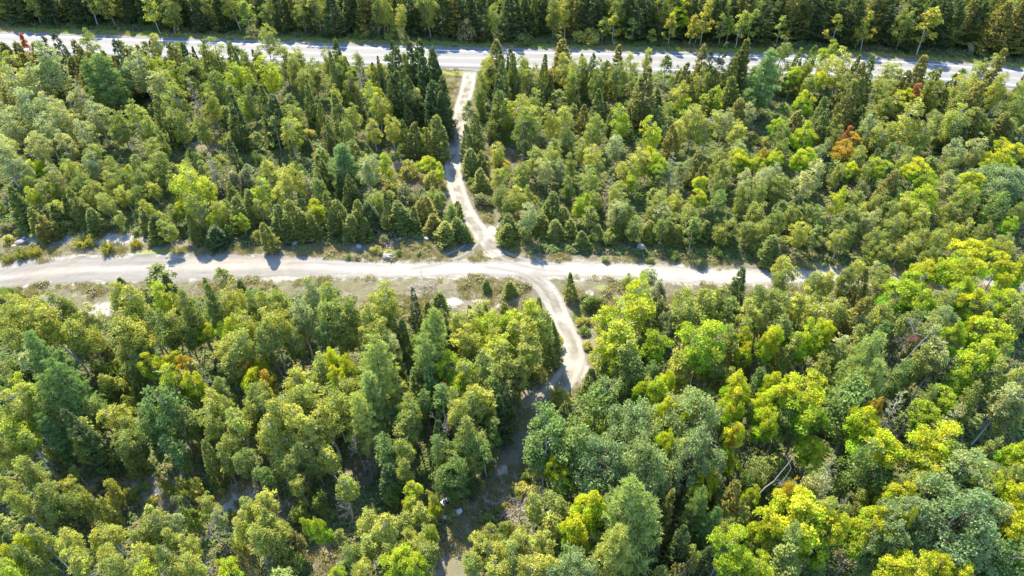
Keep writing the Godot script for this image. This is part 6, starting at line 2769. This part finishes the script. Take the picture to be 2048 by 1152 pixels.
	var hw := structure("highway", strip(hl, span(30), 0.09, func(_i): return 4.75, func(u, along, x, z):
		var lane: float = 0.015 * cos(u * 4.75 / 3.5 * TAU)
		var g: float = 0.225 + lane + 0.025 * fn.get_noise_2d(x * 0.12, z * 0.7) + 0.02 * fine.get_noise_2d(x * 0.08, z * 1.5)
		if absf(u) > 0.8:
			g -= 0.05
		return Color(g, g * 0.985, g * 0.985)), asphalt)
	var white := matte("road_paint_white", lin(0.66, 0.66, 0.65), 0.7)
	var yellow := matte("road_paint_yellow", lin(0.42, 0.34, 0.17), 0.7)
	for s in [-3.4, 3.4]:
		part("edge_line", strip(offset_line(hl, s), [-1.0, 1.0], 0.094, func(_i): return 0.12, func(_u, _a, _x, _z): return Color.WHITE), white, hw)
	part("centre_line", strip(offset_line(hl, 0.0), [-1.0, 1.0], 0.094, func(_i): return 0.085, func(_u, _a, _x, _z): return Color.WHITE), yellow, hw)
	# tar-filled cracks across and along the asphalt
	var tar := matte("tar", lin(0.16, 0.16, 0.165), 0.6)
	rng.seed = 31
	for i in 26:
		var x0 := -95.0 + i * 7.9 + rng.randf_range(-2, 2)
		var zc := height_of_line(hl, x0)
		var line := []
		var lo := rng.randf_range(-4.4, -1.0)
		var hi := rng.randf_range(1.0, 4.4)
		if i % 3 == 2:
			for k in 12:
				line.append([x0 + k * 0.9, height_of_line(hl, x0 + k * 0.9) + lo + rng.randf_range(-0.08, 0.08)])
		else:
			for k in 9:
				line.append([x0 + rng.randf_range(-0.12, 0.12), zc + lerpf(lo, hi, k / 8.0)])
		part("tar_crack", strip(line, [-1.0, 1.0], 0.098, func(_i): return 0.035, func(_u, _a, _x, _z): return Color.WHITE), tar, hw)


func offset_line(l: Array, s: float) -> Array:
	var out := []
	for i in l.size():
		var a := Vector2(l[maxi(i - 1, 0)][0], l[maxi(i - 1, 0)][1])
		var b := Vector2(l[mini(i + 1, l.size() - 1)][0], l[mini(i + 1, l.size() - 1)][1])
		var d := (b - a).normalized()
		out.append([l[i][0] - d.y * s, l[i][1] + d.x * s])
	return out


func openness(x: float, z: float) -> float:
	var i := int((x - GX) / GSTEP)
	var j := int((z - GZ) / GSTEP)
	if i < 0 or j < 0 or i >= GW or j >= GH:
		return 0.0
	return open_mask[j * GW + i]


func on_way(x: float, z: float, lines: Array, hl: Array, gl: Array) -> bool:
	if absf(z - height_of_line(hl, x)) < 5.6:
		return true
	for i in gl.size() - 1:
		if x >= gl[i][0] and x <= gl[i + 1][0]:
			if absf(z - lerpf(gl[i][1], gl[i + 1][1], (x - gl[i][0]) / (gl[i + 1][0] - gl[i][0]))) < lerpf(gl[i][2], gl[i + 1][2], 0.5) * 0.5 + 0.3:
				return true
	for l in lines:
		for i in l.size() - 1:
			var p := Geometry2D.get_closest_point_to_segment(Vector2(x, z), Vector2(l[i][0], l[i][1]), Vector2(l[i + 1][0], l[i + 1][1]))
			if p.distance_squared_to(Vector2(x, z)) < 3.6:
				return true
	return false


# ------------------------------------------------------------------ grass, weeds, undergrowth
func build_ground_cover() -> void:
	rng.seed = 60
	begin()
	for k in 46:
		var a := rng.randf() * TAU
		var p := Vector3(cos(a), 0, sin(a)) * sqrt(rng.randf()) * 0.55
		var b := rng.randf_range(0.7, 1.0)
		var d := (Vector3.UP + rv() * 0.7).normalized()
		leaf(p, d, rdir(), rng.randf_range(0.18, 0.42), 0.05, Color(b, b, b * 0.9))
	var tuft := commit()
	begin()
	for k in 110:
		var u := rdir()
		u.y = absf(u.y)
		var p := Vector3(u.x * 0.75, u.y * 0.55 + 0.05, u.z * 0.75) * pow(rng.randf(), 0.4)
		var n := (u * 0.6 + Vector3.UP * 0.7 + rv() * 0.6).normalized()
		var b := rng.randf_range(0.65, 1.0)
		leaf(p, n.cross(rv()).normalized(), n, rng.randf_range(0.15, 0.3), 0.16, Color(b, b, b * 0.9))
	var bushlet := commit()
	var hl := parse_line(HIGHWAY_LINE)
	var gl := parse_line(GRAVEL_LINE)
	var lines := [parse_line(TRACK_LINE_FAR), parse_line(TRACK_LINE_NEAR).slice(0, 13)]
	var weeds := FastNoiseLite.new()
	weeds.seed = 9
	weeds.frequency = 0.11
	weeds.fractal_octaves = 3
	var straw := []
	var green := []
	var under := [[], [], []]
	rng.seed = 61
	for i in 110000:
		var z := rng.randf_range(-200, -26)
		var wide := 62.0 + (-z - 26.0) * 0.55
		var x := rng.randf_range(-wide, wide)
		var o := openness(x, z)
		var v := weeds.get_noise_2d(x, z)
		if on_way(x, z, lines, hl, gl):
			continue
		var s := rng.randf_range(0.6, 1.3)
		var tr := Transform3D(Basis(Vector3.UP, rng.randf() * TAU).scaled(Vector3(s, s * rng.randf_range(0.6, 1.2), s)), Vector3(x, 0.0, z))
		if o > 0.25:
			var verge := absf(absf(z - height_of_line(hl, x)) - 7.0) < 2.4
			if verge and rng.randf() < 0.9:
				(green if v > -0.1 else straw).append(tr)
			elif v > -0.05 and rng.randf() < 0.8:
				(straw if v < 0.5 else green).append(tr)
			elif v > 0.2 and rng.randf() < 0.5:
				under[2].append(tr)
		elif rng.randf() < 0.85:
			under[rng.randi() % 3].append(tr)
	scatter("dry_grass", tuft, leaf_material("straw", [0.36, 0.31, 0.15], 0.6), straw, self)
	scatter("green_grass", tuft, leaf_material("green_grass", [0.32, 0.38, 0.10], 0.8), green, self)
	scatter("undergrowth", bushlet, leaf_material("undergrowth_green", [0.17, 0.24, 0.07], 0.8), under[0], self)
	scatter("undergrowth_001", bushlet, leaf_material("undergrowth_dark", [0.12, 0.16, 0.06], 0.8), under[1], self)
	scatter("undergrowth_002", bushlet, leaf_material("undergrowth_brown", [0.24, 0.22, 0.11], 0.8), under[2], self)


# ------------------------------------------------------------------ rocks, log, scrap, snags
func rock(seed_value: int, r: Vector3) -> ArrayMesh:
	rng.seed = seed_value
	var n := FastNoiseLite.new()
	n.seed = seed_value
	n.frequency = 0.9
	begin()
	var rows := 7
	var cols := 10
	for j in rows + 1:
		for i in cols:
			var th := PI * j / rows
			var ph := TAU * i / cols
			var d := Vector3(sin(th) * cos(ph), cos(th), sin(th) * sin(ph))
			var k := 1.0 + 0.45 * n.get_noise_3dv(d * 1.3)
			V.append(Vector3(d.x * r.x, d.y * r.y, d.z * r.z) * k)
			var sh := rng.randf_range(0.8, 1.0)
			C.append(Color(sh, sh, sh))
	for j in rows:
		for i in cols:
			var a := j * cols + i
			var b := j * cols + (i + 1) % cols
			I.append_array(PackedInt32Array([a, b, a + cols, b, b + cols, a + cols]))
	return commit()


func build_objects() -> void:
	var stone := matte("stone", lin(0.30, 0.29, 0.28), 0.9, 0.2)
	var rocks := [
		[Vector3(-18.81, 0.2, -78.04), Vector3(0.85, 0.5, 0.6), "pale grey boulder beside the gravel road, alone on the dry verge"],
		[Vector3(19.82, 0.35, -80.08), Vector3(0.75, 0.7, 0.6), "round grey boulder at the shaded foot of the cedars"],
		[Vector3(-76.56, 0.3, -81.46), Vector3(0.75, 0.4, 0.5), "large pale broken rock among the weeds above the junipers"],
		[Vector3(-77.19, 0.2, -80.62), Vector3(0.4, 0.25, 0.35), "small pale rock beside the large broken rock"],
		[Vector3(-76.71, 0.2, -82.55), Vector3(0.35, 0.25, 0.3), "smaller whitish rock behind the large broken rock"],
		[Vector3(-13.42, 0.15, -82.48), Vector3(0.55, 0.3, 0.4), "flat stone in the shade below the cedar clump"],
		[Vector3(-33.82, 0.15, -81.39), Vector3(0.6, 0.3, 0.4), "pale flat stone in the tree shade by the gravel road"],
		[Vector3(-23.69, 0.15, -80.44), Vector3(0.5, 0.3, 0.4), "white stone at the tip of a tree shadow"],
		[Vector3(-37.27, 0.15, -40.65), Vector3(0.35, 0.25, 0.3), "small white stone in the shaded clearing"],
	]
	for i in rocks.size():
		var q: Array = rocks[i]
		var at: Vector3 = q[0]
		var t := MeshInstance3D.new()
		t.name = numbered("boulder" if i < 3 else "rock")
		t.mesh = rock(20 + i, q[1])
		t.material_override = stone
		t.set_meta("label", q[2])
		t.set_meta("category", "rock")
		add_child(t, true)
		t.position = Vector3(at.x, q[1].y * 0.55, at.z)
		t.rotation.y = i * 1.7
	# loose stones on the bare ground
	rng.seed = 71
	var pebble := rock(90, Vector3(0.11, 0.07, 0.09))
	var gl := parse_line(GRAVEL_LINE)
	var spots := []
	for i in 900:
		var x := rng.randf_range(-75, 40)
		var z := height_of_line(gl, x) + (rng.randf_range(-8.0, -4.0) if i % 2 == 0 else rng.randf_range(4.0, 10.0))
		var s := rng.randf_range(0.4, 1.1)
		spots.append(Transform3D(Basis(Vector3.UP, rng.randf() * TAU).scaled(Vector3.ONE * s), Vector3(x, 0.02, z)))
	scatter("gravel_stones", pebble, stone, spots, self)

	# fallen log by the junipers
	var wood := matte("bark", Color.WHITE)
	begin()
	rng.seed = 80
	var a := Vector3(-68.39, 0.3, -84.91)
	var b := Vector3(-62.33, 0.25, -84.09)
	tube(bend(Vector3.ZERO, b - a, 0.06, 6), 0.2, 0.12, 7, Color(0.12, 0.09, 0.07))
	twigs((b - a) * 0.55, Vector3(0.3, 0.6, 0.5).normalized(), 0.8, 0.05, 1, Color(0.14, 0.11, 0.09))
	var lg := MeshInstance3D.new()
	lg.name = "fallen_log"
	lg.mesh = commit(true)
	lg.material_override = wood
	lg.position = a
	lg.set_meta("label", "long dark fallen log on bare ground above the golden junipers")
	lg.set_meta("category", "log")
	add_child(lg)

	build_snags()
	build_scrap()
	build_brush()


func build_snags() -> void:
	var pale := matte("bleached_wood", lin(0.9, 0.88, 0.88), 0.85, 0.2)
	var c := Color(0.40, 0.385, 0.385)
	# the leaning snag above the big yellow maple
	var foot := Vector3(24.69, 5, -34.22)
	var t := thing("snag", "bleached leaning snag with broken forked top above the big yellow maple", "dead tree", Vector3(foot.x, 0, foot.z))
	begin()
	rng.seed = 5
	var p := [Vector3(-1.3, -0.2, 0.3), Vector3(-0.9, 5.0, 0.1), Vector3(-0.35, 7.4, -0.1), Vector3(0.1, 8.6, -0.25), Vector3(0.75, 9.5, -0.4), Vector3(1.1, 10.9, -0.55), Vector3(1.5, 12.3, -0.7), Vector3(1.6, 12.9, -0.8)]
	tube(p, 0.08, 0.036, 7, c)
	part("trunk", commit(true), pale, t)
	begin()
	tube([p[6], Vector3(1.2, 12.9, -0.85), Vector3(0.85, 13.3, -0.95)], 0.045, 0.02, 5, c)
	twigs(p[7], Vector3(0.3, 0.8, -0.2).normalized(), 0.5, 0.035, 1, c)
	part("branch", commit(true), pale, t)
	begin()
	tube([p[6], Vector3(1.8, 11.7, -0.5), Vector3(1.7, 10.7, -0.4), Vector3(1.45, 10.0, -0.2)], 0.042, 0.024, 5, c)
	for k in 6:
		twigs(Vector3(1.55, 10.3 - k * 0.1, -0.3), Vector3(rng.randf_range(-0.9, 0.6), -0.45, 0.5).normalized(), rng.randf_range(0.6, 1.1), 0.03, 1, c)
	part("branch", commit(true), pale, t)
	# the snag with the reddish spray of twigs
	foot = Vector3(46.42, 4, -52.53)
	t = thing("snag", "white barked dead tree holding a fan of reddish dead twigs", "dead tree", Vector3(foot.x, 0, foot.z))
	begin()
	p = [Vector3(-0.3, -0.2, 0.2), Vector3(0.0, 4.0, 0), Vector3(0.6, 6.6, -0.1), Vector3(1.1, 8.6, -0.2), Vector3(1.45, 10.0, -0.3)]
	tube(p, 0.15, 0.05, 7, c)
	part("trunk", commit(true), pale, t)
	begin()
	twigs(p[4], Vector3(0.4, 0.8, -0.2).normalized(), 0.9, 0.04, 2, c)
	twigs(p[2], Vector3(0.9, 0.35, 0.2).normalized(), 1.2, 0.04, 1, c)
	twigs(p[3], Vector3(0.8, 0.7, 0.0).normalized(), 1.0, 0.04, 2, c)
	part("branch", commit(true), pale, t)
	begin()
	for k in 46:
		twigs(Vector3(0.95, 9.6, -0.3), Vector3(rng.randf_range(-1.3, -0.3), rng.randf_range(-0.2, 0.75), rng.randf_range(-0.5, 0.5)).normalized(), rng.randf_range(1.0, 2.0), 0.016, 0, Color(0.36, 0.17, 0.13))
	part("twigs", commit(true), wood_red(), t)


func wood_red() -> StandardMaterial3D:
	return matte("red_twigs", Color.WHITE, 0.9, 0.2)


# a bent sheet with thickness
func sheet(seed_value: int, l: float, w: float, curl: float) -> ArrayMesh:
	rng.seed = seed_value
	begin()
	var n := 6
	for side in 2:
		for i in n + 1:
			var t := float(i) / n - 0.5
			for k in 2:
				var y := curl * (t * t * 2.0) + rng.randf_range(-0.03, 0.03) + (0.025 if side == 0 else 0.0)
				V.append(Vector3(t * l, y, (k - 0.5) * w * rng.randf_range(0.75, 1.1)))
				C.append(Color.WHITE)
	for i in n:
		var a := i * 2
		I.append_array(PackedInt32Array([a, a + 2, a + 1, a + 1, a + 2, a + 3]))
		var b := a + (n + 1) * 2
		I.append_array(PackedInt32Array([b, b + 1, b + 2, b + 1, b + 3, b + 2]))
		I.append_array(PackedInt32Array([a, b, a + 2, b, b + 2, a + 2]))
		I.append_array(PackedInt32Array([a + 1, a + 3, b + 1, b + 1, a + 3, b + 3]))
	return commit()


func build_scrap() -> void:
	var white := matte("scrap_white", lin(0.62, 0.64, 0.68), 0.45, 0.5)
	var black := matte("scrap_black", lin(0.02, 0.021, 0.025), 0.5, 0.4)
	var list := [
		[Vector3(-6.17, 0, -36.08), 1.7, 0.55, 0.35, 0.5, "white", "longest white bent panel at the near end of the scrap heap"],
		[Vector3(-7.56, 0, -35.85), 1.5, 0.6, 0.1, 2.9, "white", "broad white flat panel at the near end of the scrap heap"],
		[Vector3(-6.25, 0, -36.43), 1.3, 0.4, 0.3, -0.5, "white", "white curved panel lying across the longest bent panel"],
		[Vector3(-7.31, 0, -37.61), 1.0, 0.55, 0.2, 0.8, "white", "white folded panel in the middle of the scrap heap"],
		[Vector3(-7.16, 0, -37.01), 0.9, 0.35, 0.2, -0.6, "white", "white narrow panel below the folded one in the scrap heap"],
		[Vector3(-8.09, 0, -38.57), 0.8, 0.6, 0.25, 0.3, "white", "white crumpled panel at the far end of the scrap heap"],
		[Vector3(-7.79, 0, -38.15), 0.7, 0.4, 0.2, 1.2, "white", "small white panel just below the far crumpled one"],
		[Vector3(-6.45, 0, -37.13), 0.7, 0.16, 0.1, 1.0, "white", "thin white strip standing askew on the scrap heap"],
		[Vector3(-5.98, 0, -36.54), 0.7, 0.14, 0.1, 0.1, "white", "thin white strip poking out on the track side of the heap"],
		[Vector3(-7.38, 0, -36.31), 0.7, 0.14, 0.1, 0.9, "white", "thin pale strip among black sheeting in the heap"],
		[Vector3(-7.08, 0, -38.33), 0.3, 0.25, 0.1, 0.4, "white", "tiny white fragment beside the far end of the heap"],
		[Vector3(-5.19, 0, -37.07), 0.22, 0.2, 0.1, 0.4, "white", "tiny white fragment out on the track near the heap"],
		[Vector3(-6.75, 0, -36.66), 1.7, 1.2, 0.3, 0.4, "black", "largest black plastic sheet in the middle of the scrap heap"],
		[Vector3(-7.51, 0, -36.60), 1.4, 1.1, 0.35, -0.4, "black", "black plastic sheet behind the broad white panel"],
		[Vector3(-7.55, 0, -37.91), 1.3, 0.9, 0.3, 0.9, "black", "black plastic sheet at the far end of the scrap heap"],
		[Vector3(-6.75, 0, -37.49), 1.1, 0.8, 0.3, 0.2, "black", "black plastic sheet beside the folded white panel"],
	]
	for i in list.size():
		var q: Array = list[i]
		var m := MeshInstance3D.new()
		m.name = numbered("scrap_panel" if q[5] == "white" else "plastic_sheet")
		m.mesh = sheet(300 + i, q[1], q[2], q[3])
		m.material_override = white if q[5] == "white" else black
		m.set_meta("label", q[6])
		m.set_meta("category", "scrap panel" if q[5] == "white" else "plastic sheet")
		m.set_meta("group", "scrap dumped beside the track")
		add_child(m, true)
		var at: Vector3 = q[0]
		m.position = Vector3(at.x, 0.16 + 0.03 * (i % 5) if q[5] == "white" else 0.05 + 0.015 * (i % 4), at.z)
		m.rotation = Vector3(0.16 * sin(i * 2.3), q[4], 0.14 * cos(i * 1.9))


func build_brush() -> void:
	var wood := matte("dead_wood", lin(1.15, 1.12, 1.1), 0.85, 0.2)
	var heaps := [
		[Vector3(0.33, 0, -36.54), 2.6, 90, "heap of pale dead branches beside the track opposite the scrap"],
		[Vector3(1.17, 0, -38.75), 1.6, 40, "small scatter of pale sticks above the dead branch heap"],
		[Vector3(-13.02, 0, -71.35), 2.2, 40, "patch of bleached slash on the dry strip below the gravel road"],
		[Vector3(-16.96, 0, -95.14), 2.0, 50, "tangle of purplish brown brush in the scrub above the road"],
		[Vector3(18.80, 0, -122.15), 3.2, 110, "dark brown brush heap in the gap behind the dirt track trees"],
		[Vector3(-19.31, 0, -82.30), 1.6, 34, "pale dead sticks among weeds on the road verge"],
		[Vector3(23.69, 1, -55.52), 1.6, 60, "grey dead twigs beside the lime maple"],
	]
	for i in heaps.size():
		var q: Array = heaps[i]
		rng.seed = 500 + i
		begin()
		var tint := [Color(0.42, 0.38, 0.33), Color(0.44, 0.39, 0.33), Color(0.42, 0.38, 0.36), Color(0.25, 0.19, 0.18), Color(0.13, 0.10, 0.09), Color(0.38, 0.34, 0.31), Color(0.36, 0.36, 0.37)][i] as Color
		for k in q[2]:
			var a := rng.randf() * TAU
			var r: float = q[1] * sqrt(rng.randf())
			var d := Vector3(rng.randf_range(-1, 1), rng.randf_range(0.0, 0.35), rng.randf_range(-1, 1)).normalized()
			twigs(Vector3(cos(a) * r, rng.randf_range(0.05, 0.35), sin(a) * r * 0.7), d, rng.randf_range(0.6, 1.5), rng.randf_range(0.025, 0.05), 1, tint)
		var m := MeshInstance3D.new()
		m.name = numbered("brush_heap")
		m.mesh = commit(true)
		m.material_override = wood
		m.set_meta("label", q[3])
		m.set_meta("category", "brush heap")
		m.set_meta("kind", "thing")
		add_child(m, true)
		m.position = Vector3(q[0].x, 0, q[0].z)
